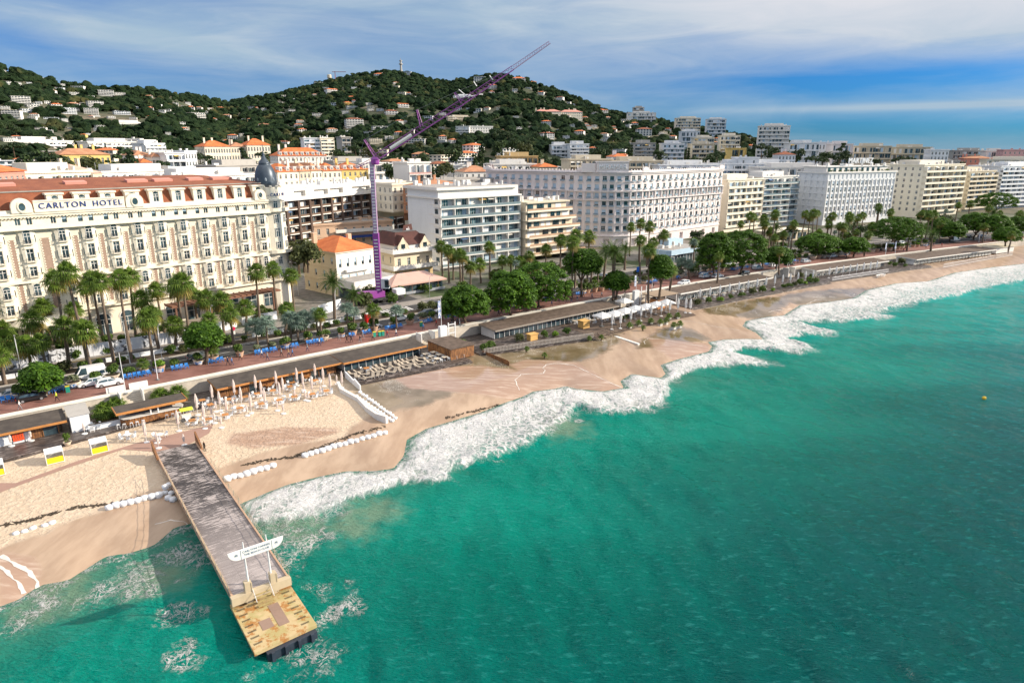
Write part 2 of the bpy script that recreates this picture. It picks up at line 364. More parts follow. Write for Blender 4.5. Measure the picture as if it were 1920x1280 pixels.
# sea sheet
def axis(a, b, step, lo, hi, g=1.09):
    xs = list(np.arange(a, b, step)); d = step
    while xs[-1] < hi: d *= g; xs.append(xs[-1]+d)
    d = step
    while xs[0] > lo: d *= g; xs.insert(0, xs[0]-d)
    return np.array(xs)
xs = axis(-62, 150, .55, -3000, 9000, 1.022); ys = axis(38, 190, .55, -1500, 9000, 1.03)
gx, gy = np.meshgrid(xs, ys, indexing='ij'); X = gx.ravel(); Y = gy.ravel(); dist = sdf(X, Y, LAND); fo = sdf(X, Y, FOAM)
rr = np.hypot(X, Y); Z = np.zeros_like(X)
rs_ = np.random.RandomState(3)
for i in range(34):
    th = R(-152) + rs_.normal(0, .45); lam = 1.8*1.14**i if i < 20 else rs_.uniform(2.5, 24); k = 2*math.pi/lam; A = .019*lam**.7*(.06 if lam > 9 else .55 if lam > 4 else 1)
    Z += A*np.sin(k*(X*math.cos(th)+Y*math.sin(th))+rs_.uniform(0, 6.28)+.6*np.sin(X*.05*rs_.uniform(.5, 2)+Y*.07))*np.exp(-rr*.0030*(8/lam)**.8)
Z *= smooth(0, 9, -dist)
def vn(X, Y, s, seed):
    """smooth value noise"""
    g = np.random.RandomState(seed).rand(257, 257); u = X/s; v_ = Y/s; i = np.floor(u).astype(int); j = np.floor(v_).astype(int); a = u-i; b = v_-j; a = a*a*(3-2*a); b = b*b*(3-2*b)
    f = lambda p, q: g[p % 257, q % 257]
    return (f(i,j)*(1-a)+f(i+1,j)*a)*(1-b)+(f(i,j+1)*(1-a)+f(i+1,j+1)*a)*b
bub = vn(X,Y,1.6,1)*.5+vn(X,Y,.8,2)*.3+vn(X+Y,Y-X,3.4,5)*.5
Z += smooth(-.3, 2.4, fo)*(.16+.55*bub)*smooth(-.5, .8, -dist) + .02 + .38*np.exp(-((fo-1.3)/1.1)**2)*smooth(3, 8, -dist)*(.4+bub)
Z += .10*np.exp(-((dist+.4)/.8)**2)
ge = gridfaces(len(xs), len(ys)); ok = ~(dist[ge] > 12).all(1); ge = ge[ok]
n = NT('sea_water'); v = n.pos(); fa, sh, tb = n.attr('foam'), n.attr('offshore'), n.attr('turbid')
wv = n.mapv(v, (1,1,1), R(28))
big = n.noise(n.mapv(v, (.6,1.6,1), R(-35)), .045, 4, .6)
deep = n.mix(n.rng(big, .15, .85), (.000,.084,.082), (.001,.108,.104))
mid = n.mix(n.rng(big, .3, .7), (.000,.20,.150), (.002,.28,.21))
c = n.mix(n.rng(sh, 12, 62), mid, deep)
farc = n.mix(n.rng(big, .35, .65), (.008,.31,.295), (.030,.48,.44)); c = n.mix(n.math('MULTIPLY', n.attr('far'), .95), c, farc)  # paler base colour with distance stands in for sky reflection at grazing view
c = n.mix(n.math('MULTIPLY', n.rng(n.math('ADD', sh, n.math('MULTIPLY', big, 14)), 20, 6), .85), c, (.06,.24,.165))
c = n.mix(n.math('MULTIPLY', n.rng(n.math('ADD', tb, n.math('MULTIPLY', n.math('SUBTRACT', n.noise(v, .35, 4, .6), .5), 1.5)), .2, 1.1), .6), c, (.28,.33,.22))
# foam: dense band plus lace behind it
lace = n.vor(n.mapv(v, (1,.75,.2), R(40)), .55, 'DISTANCE_TO_EDGE'); wob = n.noise(v, .9, 6, .72)
vw = n.N.new('ShaderNodeVectorMath'); vw.operation = 'ADD'; sc3 = n.N.new('ShaderNodeVectorMath'); sc3.operation = 'SCALE'; sc3.inputs[3].default_value = 2.6
nn3 = n.N.new('ShaderNodeTexNoise'); nn3.inputs['Scale'].default_value = .35; nn3.inputs['Detail'].default_value = 6; nn3.inputs['Roughness'].default_value = .68; n.lk(v, nn3.inputs['Vector']); n.lk(nn3.outputs['Color'], sc3.inputs[0]); n.lk(sc3.outputs[0], vw.inputs[0]); n.lk(v, vw.inputs[1])
web = n.vor(n.mapv(vw.outputs[0], (1,1,.05)), .62, 'DISTANCE_TO_EDGE'); web2 = n.vor(n.mapv(vw.outputs[0], (1,1,.05)), .85, 'DISTANCE_TO_EDGE')
solid = n.rng(n.math('ADD', fa, n.math('MULTIPLY', n.math('SUBTRACT', n.noise(n.mapv(v, (1.6,.5,1), R(40)), .45, 5, .6, .6), .5), 4.0)), .0, 1.3)
holes = n.math('MULTIPLY', n.rng(web2, .05, .22), n.math('MAXIMUM', n.rng(n.noise(n.mapv(v, (1.3,.45,1), R(40)), .35, 4, .6), .50, .66), n.rng(n.math('ADD', sh, n.math('MULTIPLY', n.math('SUBTRACT', n.noise(v, .12, 3), .5), 16.0)), 5.0, 13.0)))
solid = n.math('MULTIPLY', solid, n.math('SUBTRACT', 1.0, n.math('MULTIPLY', holes, .72)))
rdg = lambda t, w_: n.rng(n.math('ABSOLUTE', n.math('SUBTRACT', t, .5)), w_, w_*.15, 0.0, 1.0)
web = rdg(n.noise(n.mapv(v, (1,.8,.2), R(40)), .42, 5, .62, 1.6), .035); webb = rdg(n.noise(v, 1.1, 4, .6, 1.2), .05); web = n.math('MAXIMUM', web, n.math('MULTIPLY', webb, .75))
trail = n.math('MULTIPLY', web, n.rng(n.math('ADD', fa, n.math('MULTIPLY', n.math('SUBTRACT', n.noise(v, .09, 4, .65), .5), 14.0)), -1.2, 2.4))
solid = n.math('MULTIPLY', solid, n.math('SUBTRACT', 1.0, n.math('MULTIPLY', n.rng(n.noise(n.mapv(v, (2.4,.35,1), R(40)), .9, 4, .6, .5), .55, .72), .45)))
lz = n.attr('lace'); tr2 = n.math('MULTIPLY', web, n.rng(n.math('ADD', lz, n.math('MULTIPLY', n.math('SUBTRACT', n.noise(v, .22, 5, .7), .5), 2.2)), .70, 1.05))
caps = n.math('MULTIPLY', n.rng(n.noise(n.mapv(v, (.5,1.7,1), R(-62)), 1.1, 6, .75), .70, .76), n.rng(n.noise(v, .05, 3, .6), .55, .68))
ff = n.math('MAXIMUM', n.math('MAXIMUM', solid, trail), n.math('MAXIMUM', tr2, n.math('MULTIPLY', caps, .5)))
ws = n.noise(n.mapv(v, (.8,2.3,1), R(-62)), .75, 5, .62); c = n.mix(n.math('MULTIPLY', n.rng(ws, .54, .70), .30), c, (.05,.40,.37))
c2 = n.mix(ff, c, n.mix(n.rng(n.noise(v, 1.6, 5, .7), .35, .6), (.70,.70,.69), (.84,.84,.84)))
ws = n.noise(n.mapv(v, (.8,2.3,1), R(-62)), .75, 5, .62); w2 = n.noise(n.mapv(v, (.7,2.0,1), R(-48)), 2.6, 4, .6); w3 = n.noise(n.mapv(v, (.7,1.6,1), R(-70)), .22, 3, .5)
hh = n.math('ADD', n.math('ADD', n.math('MULTIPLY', ws, 1.0), n.math('MULTIPLY', w2, .75)), n.math('MULTIPLY', w3, .2))
hh = n.math('ADD', hh, n.math('MULTIPLY', ff, n.math('ADD', .25, n.math('MULTIPLY', n.noise(v, 1.6, 5, .65), .6))))
n.set(c2, n.math('ADD', .10, n.math('MULTIPLY', ff, .7)), n.bump(hh, 1.0, .80), IOR=1.33, Specular_IOR_Level=.13)
pier_mid = [P(365, 1000, 0), P(330, 960, 0)]
lace_c = [(P(x, y, 0), r) for x, y, r in [(270,1090,7),(190,1120,5),(350,1040,6),(60,1150,5),(560,1010,7),(520,1060,5),(600,1110,4),(640,1150,4),(30,1128,4),(560,1240,6),(330,1150,4),(340,1230,4),(930,868,3),(1085,788,2)]]
lzv = np.max([np.exp(-((X-c_[0])**2+(Y-c_[1])**2)/(r*r)) for c_, r in lace_c], 0)
lzv = np.maximum(lzv, smooth(3.0, .3, -dist)*1.0)
tb_c = [(P(x, y, 0), r) for x, y, r in [(285,1085,5),(560,985,6),(660,985,5),(100,1120,5),(1050,800,6),(700,960,5),(1180,755,4)]]
tbv = np.max([np.exp(-((X-c_[0])**2+(Y-c_[1])**2)/(r*r)) for c_, r in tb_c], 0)
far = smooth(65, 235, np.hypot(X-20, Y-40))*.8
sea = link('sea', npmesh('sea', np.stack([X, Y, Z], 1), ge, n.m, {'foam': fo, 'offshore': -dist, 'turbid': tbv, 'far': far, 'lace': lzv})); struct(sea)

# thin foam lines left on the wet sand
foam_m = mat('foam_line', (.66,.61,.55), .6, .2, 2)
def foamline(px, wd):
    pts = [PB(x, y) for x, y in px]; res = []
    for a, b in zip(pts, pts[1:]):
        m_ = max(2, int(math.dist(a, b)/.5)); res += [tuple(a[i]+(b[i]-a[i])*k/m_ for i in range(3)) for k in range(m_)]
    mb = MB(); r_ = random.Random(len(px)); L = []; Rr = []
    for i, p in enumerate(res):
        q = res[min(i+1, len(res)-1)]; o_ = res[max(i-1, 0)]; d = Vector((q[0]-o_[0], q[1]-o_[1], 0)); d = d.normalized() if d.length else Vector((1,0,0))
        wv_ = wd*.55*(.25+.65*abs(math.sin(i*.37+len(px))))*r_.uniform(.6, 1.2)*.5; j = r_.uniform(-.09, .09)
        x0, y0 = p[0]-d.y*(wv_+j), p[1]+d.x*(wv_+j); x1, y1 = p[0]+d.y*(wv_-j), p[1]-d.x*(wv_-j)
        L.append((x0, y0, bz(x0, y0)+.03)); Rr.append((x1, y1, bz(x1, y1)+.03))
    k = len(L); mb.add(L+Rr, [(i, i+1, k+i+1, k+i) for i in range(k-1)])
    o = mb.obj('foam_line', foam_m); struct(o)
foamline([(973,731),(966,712),(977,702),(1000,701),(1019,700),(1022,694),(1017,690),(1024,684),(1035,682),(1055,682),(1077,685),(1095,694),(1122,707),(1150,720),(1172,730)], .45)
foamline([(1209,645),(1207,640),(1216,634),(1240,636),(1262,640),(1290,645),(1322,650)], .3)
foamline([(1230,604),(1260,601),(1300,603),(1340,612),(1390,620)], .35)
foamline([(1440,590),(1480,580),(1530,566),(1560,566)], .3)
foamline([(0,1042),(25,1055),(50,1068),(68,1085),(74,1108)], 1.3)
foamline([(0,1060),(22,1080),(40,1100),(46,1120)], .9)
foamline([(290,982),(320,975),(345,977),(356,990)], .35)

# ---------------------------------------------------------------- promenade, roads, inland ground (sheets, each 4 mm above the other)
LV = 5.0
SR = np.concatenate([np.arange(-60, 330, 2.0), np.arange(330, 1150, 12)])
def band(name, n0, n1, z, material, s0=-60, s1=1100, th=None, parent=None, kind=True):
    sv = [s for s in SR if s0 <= s <= s1]; mb = MB()
    a = [S(s, n0) for s in sv]; b = [S(s, n1) for s in sv]; k = len(sv)
    vs = [(p[0], p[1], z) for p in a]+[(p[0], p[1], z) for p in b]; fs = [(i, i+1, k+i+1, k+i) for i in range(k-1)]
    if th:
        o_ = len(vs); vs += [(p[0], p[1], z-th) for p in a]+[(p[0], p[1], z-th) for p in b]
        fs += [(i+1, i, o_+i, o_+i+1) for i in range(k-1)]+[(k+i, k+i+1, o_+k+i+1, o_+k+i) for i in range(k-1)]+[(0, k, o_+k, o_), (k-1, o_+k-1, o_+2*k-1, 2*k-1)]
    mb.add(vs, fs); o = mb.obj(name, material, parent)
    if kind: struct(o)
    return o
n = NT('inland_ground'); v = n.pos(); g = n.noise(v, .05, 5, .6)
n.set(n.mix(n.rng(g, .45, .6), n.mix(n.rng(n.noise(v, .6, 5, .6), .3, .7), (.13,.12,.105), (.24,.22,.195)), n.mix(n.noise(v, 1.2, 5), (.035,.055,.018), (.07,.10,.03))), .9)
MATS['ground'] = n.m
n = NT('red_paving'); v = n.pos(); a = n.noise(v, .22, 5, .6); b = n.vor(v, 1.8, 'DISTANCE_TO_EDGE')
c = n.mix(n.rng(a, .3, .7), (.20,.085,.065), (.30,.145,.115)); c = n.mix(n.math('MULTIPLY', n.rng(n.noise(n.mapv(v, (.4,2,1), R(-40)), .6, 5, .7), .45, .7), .35), c, (.15,.075,.06))
br = n.N.new('ShaderNodeTexBrick'); br.inputs['Scale'].default_value = 1.0; br.inputs['Mortar Size'].default_value = .012; br.inputs['Brick Width'].default_value = .6; br.inputs['Row Height'].default_value = .3
br.inputs['Color1'].default_value = (1,1,1,1); br.inputs['Color2'].default_value = (.84,.84,.84,1); br.inputs['Mortar'].default_value = (.7,.7,.7,1); n.lk(n.mapv(v, (1,1,1), R(-39)), br.inputs[0])
n.set(n.mix(1.0, c, br.outputs[0], 'MULTIPLY'), .75); MATS['paving'] = n.m
def asphalt(name, c0, c1):
    n = NT(name); v = n.pos(); n.set(n.mix(n.rng(n.noise(v, .15, 6, .65), .35, .65), n.mix(n.noise(v, 6, 3), c0, c1), tuple(x*.62 for x in c0)), .82, n.bump(n.noise(v, 30, 2), .2, .01)); return n.m
ASPH = asphalt('asphalt', (.050,.050,.052), (.080,.078,.076)); SIDEW = mat('sidewalk', (.27,.245,.22), .85, .2, .5)
KERB = mat('kerb_stone', (.42,.39,.35), .8, .15, 1.0); WHITE = mat('white_paint', (.74,.73,.70), .6, .10, 1.2); SOIL = mat('soil_bed', (.075,.055,.035), .95, .4, .8)
struct(band('ground', 0.0, 420, LV-.05, MATS['ground']))
mb = MB(); a = [S(s, 418) for s in SR]; mb.add([(p[0], p[1], LV-.056) for p in a]+[(-4000,-200,LV-.056),(-4000,5000,LV-.056),(5000,5000,LV-.056),(5000,2400,LV-.056)], [tuple(range(len(a)))[::-1]+(len(a), len(a)+1, len(a)+2, len(a)+3)]); struct(mb.obj('far_ground', MATS['ground']))
band('promenade', .8, 9.3, LV, MATS['paving'])
band('kerb', 9.3, 9.55, LV+.12, KERB, th=.17)
band('road', 9.55, 17.2, LV-.046, ASPH)
band('kerb', 17.2, 17.45, LV+.12, KERB, th=.17)
band('median_bed', 17.45, 20.8, LV+.06, SOIL, th=.1)
band('kerb', 20.8, 21.05, LV+.12, KERB, th=.17)
band('road', 21.05, 27.0, LV-.046, ASPH)
band('pavement', 27.0, 31.0, LV+.1, SIDEW, th=.15)
for n0, s0, s1 in ((13.4, -60, 330),):
    mb = MB()
    s = s0
    while s < s1:
        a, b, c_, d = S(s, n0), S(s+3, n0), S(s+3, n0+.14), S(s, n0+.14); mb.quad((a[0],a[1],LV-.042), (b[0],b[1],LV-.042), (c_[0],c_[1],LV-.042), (d[0],d[1],LV-.042)); s += 8
    struct(mb.obj('lane_marking', WHITE))
YEL = mat('yellow_paint', (.62,.42,.05), .6, .2, 1)
for n0, s0, s1 in ((21.7, -30, 12), (22.0, 46, 74), (26.0, 4, 20), (24.0, 40, 66)): band('yellow_line', n0, n0+.16, LV-.041, YEL, s0, s1)
for n0 in (9.9, 16.8, 26.7): band('edge_line', n0, n0+.13, LV-.041, WHITE, -60, 330)
# sea wall with its white coping and hand rail
WALLM = mat('sea_wall_plaster', (.50,.45,.38), .85, .22, .5)
band('sea_wall', -.35, .1, LV-.06, WALLM, th=5.4, kind=False).name = 'sea_wall'
swl = bpy.data.objects['sea_wall']; tag(swl, 'long cream plastered sea wall between the red promenade and the beach', 'wall')
band('coping', -.5, .8, LV+.16, mat('white_coping', (.72,.68,.60), .7, .12, .6), th=.2, parent=swl, kind=False)

# ---------------------------------------------------------------- hills
SKYL = [(-400,105),(-150,118),(0,129),(60,144),(120,160),(200,168),(280,170),(330,177),(400,190),(430,196),(470,186),(520,179),(560,167),(600,157),(640,148),(680,139),(720,133),(770,138),(800,148),(840,156),(880,150),(910,143),(950,143),(990,153),(1030,167),(1060,178),(1100,196),(1140,210),(1180,219),(1220,226),(1260,234),(1300,243),(1350,252),(1400,262),(1450,269),(1500,275),(1560,283),(1600,290),(1700,299),(1920,300),(2400,302)]
RIDGE = [(-400,1000),(0,1100),(300,1150),(430,1450),(700,1600),(900,1450),(1060,1300),(1200,1150),(1400,980),(1600,900),(2400,900)]
def lerp(tab, x):
    for (a, b), (c_, d) in zip(tab, tab[1:]):
        if x <= c_: t = (x-a)/(c_-a); return b+(d-b)*max(0, min(1, t))
    return tab[-1][1]
AZ = np.arange(-52, 50, .30); 
def az_px(azd):    # photograph column where the direction meets the skyline (good enough: rows 120-300)
    return 960+F*math.tan(R(azd))*1.045*math.cos(PT)
RAD = np.concatenate([np.arange(255, 700, 13), np.arange(700, 1900, 22), np.arange(1900, 3600, 170)])
HT = np.zeros((len(AZ), len(RAD)))
for i, azd in enumerate(AZ):
    px = az_px(azd)
    for _ in range(4):
        y_ = lerp(SKYL, px); d = ray(px, y_); px += (azd-math.degrees(math.atan2(d.x, d.y)))*20
    rr_ = lerp(RIDGE, px); d = ray(px, lerp(SKYL, px)); hr = H+rr_*d.z/math.hypot(d.x, d.y)
    u = (RAD-255)/(rr_-255); g_ = np.where(u < 1, np.clip(u, 0, 1)**1.18, 1-np.clip(u-1, 0, 1)*.8)
    HT[i] = LV+(hr-LV)*g_
    am = np.clip(u, 0, 1)*np.clip(1.02-u, 0, 1)*4
    xx = RAD*math.sin(R(azd)); yy = RAD*math.cos(R(azd))
    HT[i] += am*((vn(xx, yy, 190, 11)-.5)*26*min(1, hr/150)+(vn(xx, yy, 70, 12)-.5)*9*min(1, hr/150))
def hill(x, y):
    r = math.hypot(x, y); a = (math.degrees(math.atan2(x, y))-AZ[0])/.30
    if r <= RAD[0]: return LV
    i = int(max(0, min(len(AZ)-2, a))); fa_ = min(1, max(0, a-i)); j = min(len(RAD)-2, bisect.bisect(RAD, r)-1); fr = (r-RAD[j])/(RAD[j+1]-RAD[j])
    return (HT[i,j]*(1-fa_)+HT[i+1,j]*fa_)*(1-fr)+(HT[i,j+1]*(1-fa_)+HT[i+1,j+1]*fa_)*fr
def hp(px, py, r0=300):
    """where the line of sight through a pixel first meets the hill"""
    d = ray(px, py); k = math.hypot(d.x, d.y); r = r0
    while r < 1750:
        x, y, z = d.x/k*r, d.y/k*r, H+d.z/k*r
        if z < hill(x, y): return (x, y, hill(x, y), r)
        r += 6
    return None
_hx = RAD[None,:]*np.sin(np.radians(AZ))[:,None]; _hy = RAD[None,:]*np.cos(np.radians(AZ))[:,None]
_pl = PL[::20]; _land = list(_pl)+[(1500,4000),(-3000,4000),(-3000,-400),(-190,-400)]
_n = sdf(_hx.ravel(), _hy.ravel(), _land).reshape(HT.shape); HT = LV+(HT-LV)*smooth(110, 300, _n); HT = np.where(_n < 70, LV-.5-6*smooth(40, 0, _n), HT)
hx = (RAD[None,:]*np.sin(np.radians(AZ))[:,None]).ravel(); hy = (RAD[None,:]*np.cos(np.radians(AZ))[:,None]).ravel()
n = NT('hillside'); v = n.pos()
n.set(n.mix(n.rng(n.noise(v, .02, 6, .7), .45, .65), n.mix(n.noise(v, .15, 5), (.018,.032,.012), (.05,.065,.025)), (.14,.115,.075)), .95)
struct(link('hills', npmesh('hills', np.stack([hx, hy, HT.ravel()-.03], 1), gridfaces(len(AZ), len(RAD), False), n.m)))
# ---------------------------------------------------------------- foliage materials and plant builders
def leafmat(name, dark, lite, scale=.7, trans=.22):
    n = NT(name); v = n.pos(); g = n.N.new('ShaderNodeNewGeometry'); oi = n.N.new('ShaderNodeObjectInfo')
    a = n.math('ADD', n.math('MULTIPLY', n.noise(v, scale, 4, .6), .7), n.math('MULTIPLY', g.outputs['Random Per Island'], .35))
    c = n.mix(n.rng(a, .3, .75), dark, lite); c = n.mix(n.math('MULTIPLY', oi.outputs['Random'], .35), c, tuple(x*.62 for x in dark))
    n.set(c, .6, Specular_IOR_Level=.25)
    tr = n.N.new('ShaderNodeBsdfTranslucent'); n.lk(n.mix(.5, c, tuple(x*1.3 for x in lite)), tr.inputs[0]); ms = n.N.new('ShaderNodeMixShader'); ms.inputs[0].default_value = trans
    n.lk(n.p.outputs[0], ms.inputs[1]); n.lk(tr.outputs[0], ms.inputs[2]); n.lk(ms.outputs[0], n.out.inputs[0]); return n.m
L_PINE = leafmat('pine_needles', (.026,.075,.006), (.110,.225,.014)); L_PALM = leafmat('palm_leaf', (.045,.095,.010), (.15,.23,.03), 1.2)
L_DRY = leafmat('dry_palm_leaf', (.16,.13,.03), (.34,.27,.06), 1.2); L_BLUE = leafmat('blue_palm_leaf', (.10,.16,.12), (.22,.30,.24), 1.2)
L_DATE = leafmat('date_palm_leaf', (.030,.070,.012), (.10,.165,.03), 1.0); L_SHRUB = leafmat('shrub_leaf', (.030,.070,.010), (.12,.19,.03), 1.5)
L_GREY = leafmat('grey_shrub_leaf', (.10,.13,.07), (.24,.26,.15), 1.5); L_HILL = leafmat('hill_leaf', (.016,.036,.012), (.055,.090,.024), .12, .1)
L_OLIVE = leafmat('olive_leaf', (.035,.050,.014), (.12,.135,.045), .3); L_DARK = leafmat('dark_leaf', (.010,.028,.008), (.040,.070,.018), .3, .1)
L_LIME = leafmat('lime_leaf', (.07,.15,.01), (.20,.33,.03), 1.0)
BARK = mat('bark', (.115,.082,.055), .95, .35, 3.0, obj=True); PBARK = mat('palm_bark', (.155,.115,.085), .95, .3, 4.0)
def rvec(r):
    while True:
        v = Vector((r.uniform(-1,1), r.uniform(-1,1), r.uniform(-1,1)))
        if .05 < v.length < 1: return v.normalized()
def leaves(r, centers, n, size, mb=None, flat=1.0, upbias=.25):
    """many small leaf-tuft faces over the shells of overlapping clumps"""
    mb = mb or MB(); V, Fc = mb.v, mb.f
    for (c, rad) in centers:
        for _ in range(n):
            d = rvec(r); d.z = d.z if d.z > -.35 else -d.z*.6; q = rad*(r.uniform(.72, 1.05)); p = (c[0]+d.x*q, c[1]+d.y*q, c[2]+d.z*q*flat)
            nn_ = (d+rvec(r)*.75+Vector((0,0,upbias))).normalized(); t = nn_.cross(rvec(r)).normalized(); b = nn_.cross(t); s1 = size*r.uniform(.6, 1.3); s2 = s1*r.uniform(.5, .95)
            o = len(V)
            V.extend([(p[0]+t.x*s1, p[1]+t.y*s1, p[2]+t.z*s1), (p[0]+b.x*s2, p[1]+b.y*s2, p[2]+b.z*s2), (p[0]-t.x*s1, p[1]-t.y*s1, p[2]-t.z*s1), (p[0]-b.x*s2, p[1]-b.y*s2, p[2]-b.z*s2)])
            Fc.append((o, o+1, o+2, o+3)); mb.mi.append(0)
    return mb
def umbrella_pine_mesh(seed, rx, hz, h):
    """crown of radius rx whose underside is at hz and whose top is at h"""
    r = random.Random(seed); cen = []; lobes = [(0, 0, 1.0)]+[(rx*.45*math.cos(a+seed), rx*.45*math.sin(a+seed), r.uniform(.55, .8)) for a in (0, 1.6, 3.3, 4.7)]
    for i in range(190):
        a = r.uniform(0, 6.283); q = math.sqrt(r.random())*rx*.93; dome = max(0, 1-(q/rx)**2.6)**.7
        wob = .92+.08*math.sin(a*3+seed)*math.cos(q*1.2); x, y = q*math.cos(a), q*math.sin(a)*.88; z = hz+.6+(h-hz-.9)*dome*wob
        cen.append(((x, y, z-r.uniform(0, .2)), r.uniform(.75, 1.25)))
        if i % 3: cen.append(((x*.97, y*.97, hz+.1+(z-hz)*r.uniform(.0, .6)), r.uniform(.8, 1.1)))
    crown = leaves(r, cen, 56, .25, flat=.72, upbias=.8)
    t = MB(); zc = hz*.62; lean = r.uniform(-.6, .6)
    t.tube([(0,0,-.3), (lean*.3, .1, zc*.5), (lean, 0, zc)], [.42, .33, .28], 8)
    for k in range(7):
        a = k*.9+seed; e = (rx*.55*math.cos(a), rx*.5*math.sin(a), hz+(h-hz)*.35); t.tube([(lean, 0, zc), (lean+e[0]*.4, e[1]*.4, zc+(e[2]-zc)*.45), e], [.22, .15, .06], 6)
    return t, crown
def make_pine(seed, rx, hz, h, label):
    t, c_ = umbrella_pine_mesh(seed, rx, hz, h); o = thing('umbrella_pine', label, 'tree'); t.obj('trunk', BARK, o); c_.obj('crown', L_PINE, o); return o
def fan_crown(seed, n_leaf=44, rad=1.0, blade=1.05, skirt=8, mats=None):
    r = random.Random(seed); mb = MB()
    for i in range(n_leaf+skirt):
        dry = i >= n_leaf; a = i*2.399+r.uniform(-.25, .25); u = i/n_leaf
        e = R(r.uniform(-62, -38)) if dry else R(82-115*u**.8+r.uniform(-8, 8)); d = Vector((math.cos(a)*math.cos(e), math.sin(a)*math.cos(e), math.sin(e)))
        pet = rad*r.uniform(.75, 1.1)*(.7 if dry else 1); p = d*pet; mi = 1 if (dry or (u > .86 and r.random() < .4)) else 0
        side = d.cross(Vector((0,0,1))).normalized(); up = side.cross(d).normalized()
        mb.tube([(0,0,0), tuple(p)], [.035, .02], 3, mi, False)
        nb = 13
        for k in range(nb):
            t = (k/(nb-1)-.5)*R(205); bd = (d*math.cos(t)+side*math.sin(t)).normalized(); L = blade*(1-.28*abs(t)/1.8)*r.uniform(.9, 1.08)
            wv_ = (side*math.cos(t)-d*math.sin(t))*L*.060; m1 = p+bd*L*.55+up*.06; tip = p+bd*L-Vector((0,0,1))*L*(.38+.18*abs(t))
            o = len(mb.v); mb.v += [tuple(p-wv_*.3), tuple(p+wv_*.3), tuple(m1+wv_), tuple(m1-wv_), tuple(tip)]; mb.f += [(o, o+1, o+2, o+3), (o+3, o+2, o+4)]; mb.mi += [mi, mi]
    return mb.mesh('crown', mats or [L_PALM, L_DRY])
def date_crown(seed, n=52, L=3.0, mats=None):
    r = random.Random(seed); mb = MB()
    for i in range(n):
        a = i*2.399; e = R(80-95*(i/n)**.75+r.uniform(-6, 6)); p = Vector((0,0,0)); d = Vector((math.cos(a)*math.cos(e), math.sin(a)*math.cos(e), math.sin(e))); pts = []
        for k in range(9):
            pts.append(p.copy()); p = p+d*(L/8); d = (d+Vector((0,0,-.17))).normalized()
        mb.tube(pts, [.04*(1-k/9.5) for k in range(9)], 3, 0, False)
        side = Vector((-math.sin(a), math.cos(a), 0))
        for k in range(1, 9):
            for q in (0, .5):
                if k == 8 and q: continue
                b = pts[k]+(pts[min(k+1, 8)]-pts[k])*q; f_ = (pts[k]-pts[k-1]).normalized(); ll = .62*math.sin(min(1, (k+q)/8.5+.12)*2.7)+.12
                for sg in (-1, 1):
                    t = (side*sg+f_*.55+Vector((0,0,-.25))).normalized()*ll; ww = f_*.055; o = len(mb.v)
                    mb.v += [tuple(b-ww), tuple(b+ww), tuple(b+t)]; mb.f.append((o, o+1, o+2)); mb.mi.append(0)
    return mb.mesh('crown', mats or [L_DATE])
def trunk_mesh(r0, r1, bulge=0, lean=.03, seed=1, n=9):
    mb = MB(); r = random.Random(seed); pts = [(lean*math.sin(t*2.2)*8, lean*.6*math.sin(t*3)*6, t) for t in [i/8 for i in range(9)]]
    mb.tube(pts, [(r0+(r1-r0)*(i/8)**.6)*(1+.04*r.uniform(-1, 1)) for i in range(9)], n); return mb.mesh('trunk', PBARK, True)
FANS = [fan_crown(i, 26, 1.15, 1.7, 9) for i in (1, 2, 3, 4)]; DATES = [date_crown(i) for i in (5, 6)]; BLUES = [fan_crown(i, 26, .85, 1.1, 0, [L_BLUE, L_BLUE]) for i in (7, 8)]
TR_T = [trunk_mesh(.36, .19, seed=i, lean=l) for i, l in ((1, .02), (2, -.03), (3, .045))]; TR_D = trunk_mesh(.46, .34, lean=0.005, seed=4); TR_S = trunk_mesh(.24, .17, seed=5, lean=.03)
PALMK = {'fan': ('fan_palm', 'tall fan palm', TR_T, FANS), 'date': ('date_palm', 'feathery date palm', [TR_D], DATES), 'blue': ('blue_palm', 'short blue-grey fan palm', [TR_S], BLUES)}
GRP_PALM = {'fan': 'tall fan palms along the seafront road', 'date': 'date palms along the seafront', 'blue': 'blue-grey palms along the seafront'}
def palm(kind, x, y, z, h, cs=1.0, base=None, zone='street'):
    nm, lb, trs, crs = PALMK[kind]; o = thing(nm, base or lb, 'palm tree', (x, y, z), rnd.uniform(0, 6.28), GRP_PALM[kind], zone)
    t = rnd.choice(trs); link('trunk', t, o, (0,0,-.1), 0, (1, 1, h+.1))
    tip = t.vertices[len(t.vertices)-1].co; o.rotation_euler.x, o.rotation_euler.y = rnd.gauss(0, .035), rnd.gauss(0, .035)
    link('crown', rnd.choice(crs), o, (tip.x, tip.y, h), rnd.uniform(0, 6.28), cs*rnd.uniform(.92, 1.1)); return o
def palm_px(kind, x, yb, yt, cs=1.0, base=None, z=LV+.05):
    """palm whose foot is seen at (x, yb) and whose crown centre is at row yt"""
    X, Y = P(x, yb, z); a = math.atan((yt-640)/F)+PT; h = H-Y*math.tan(a)-z; return palm(kind, X, Y, z, h, cs, base)
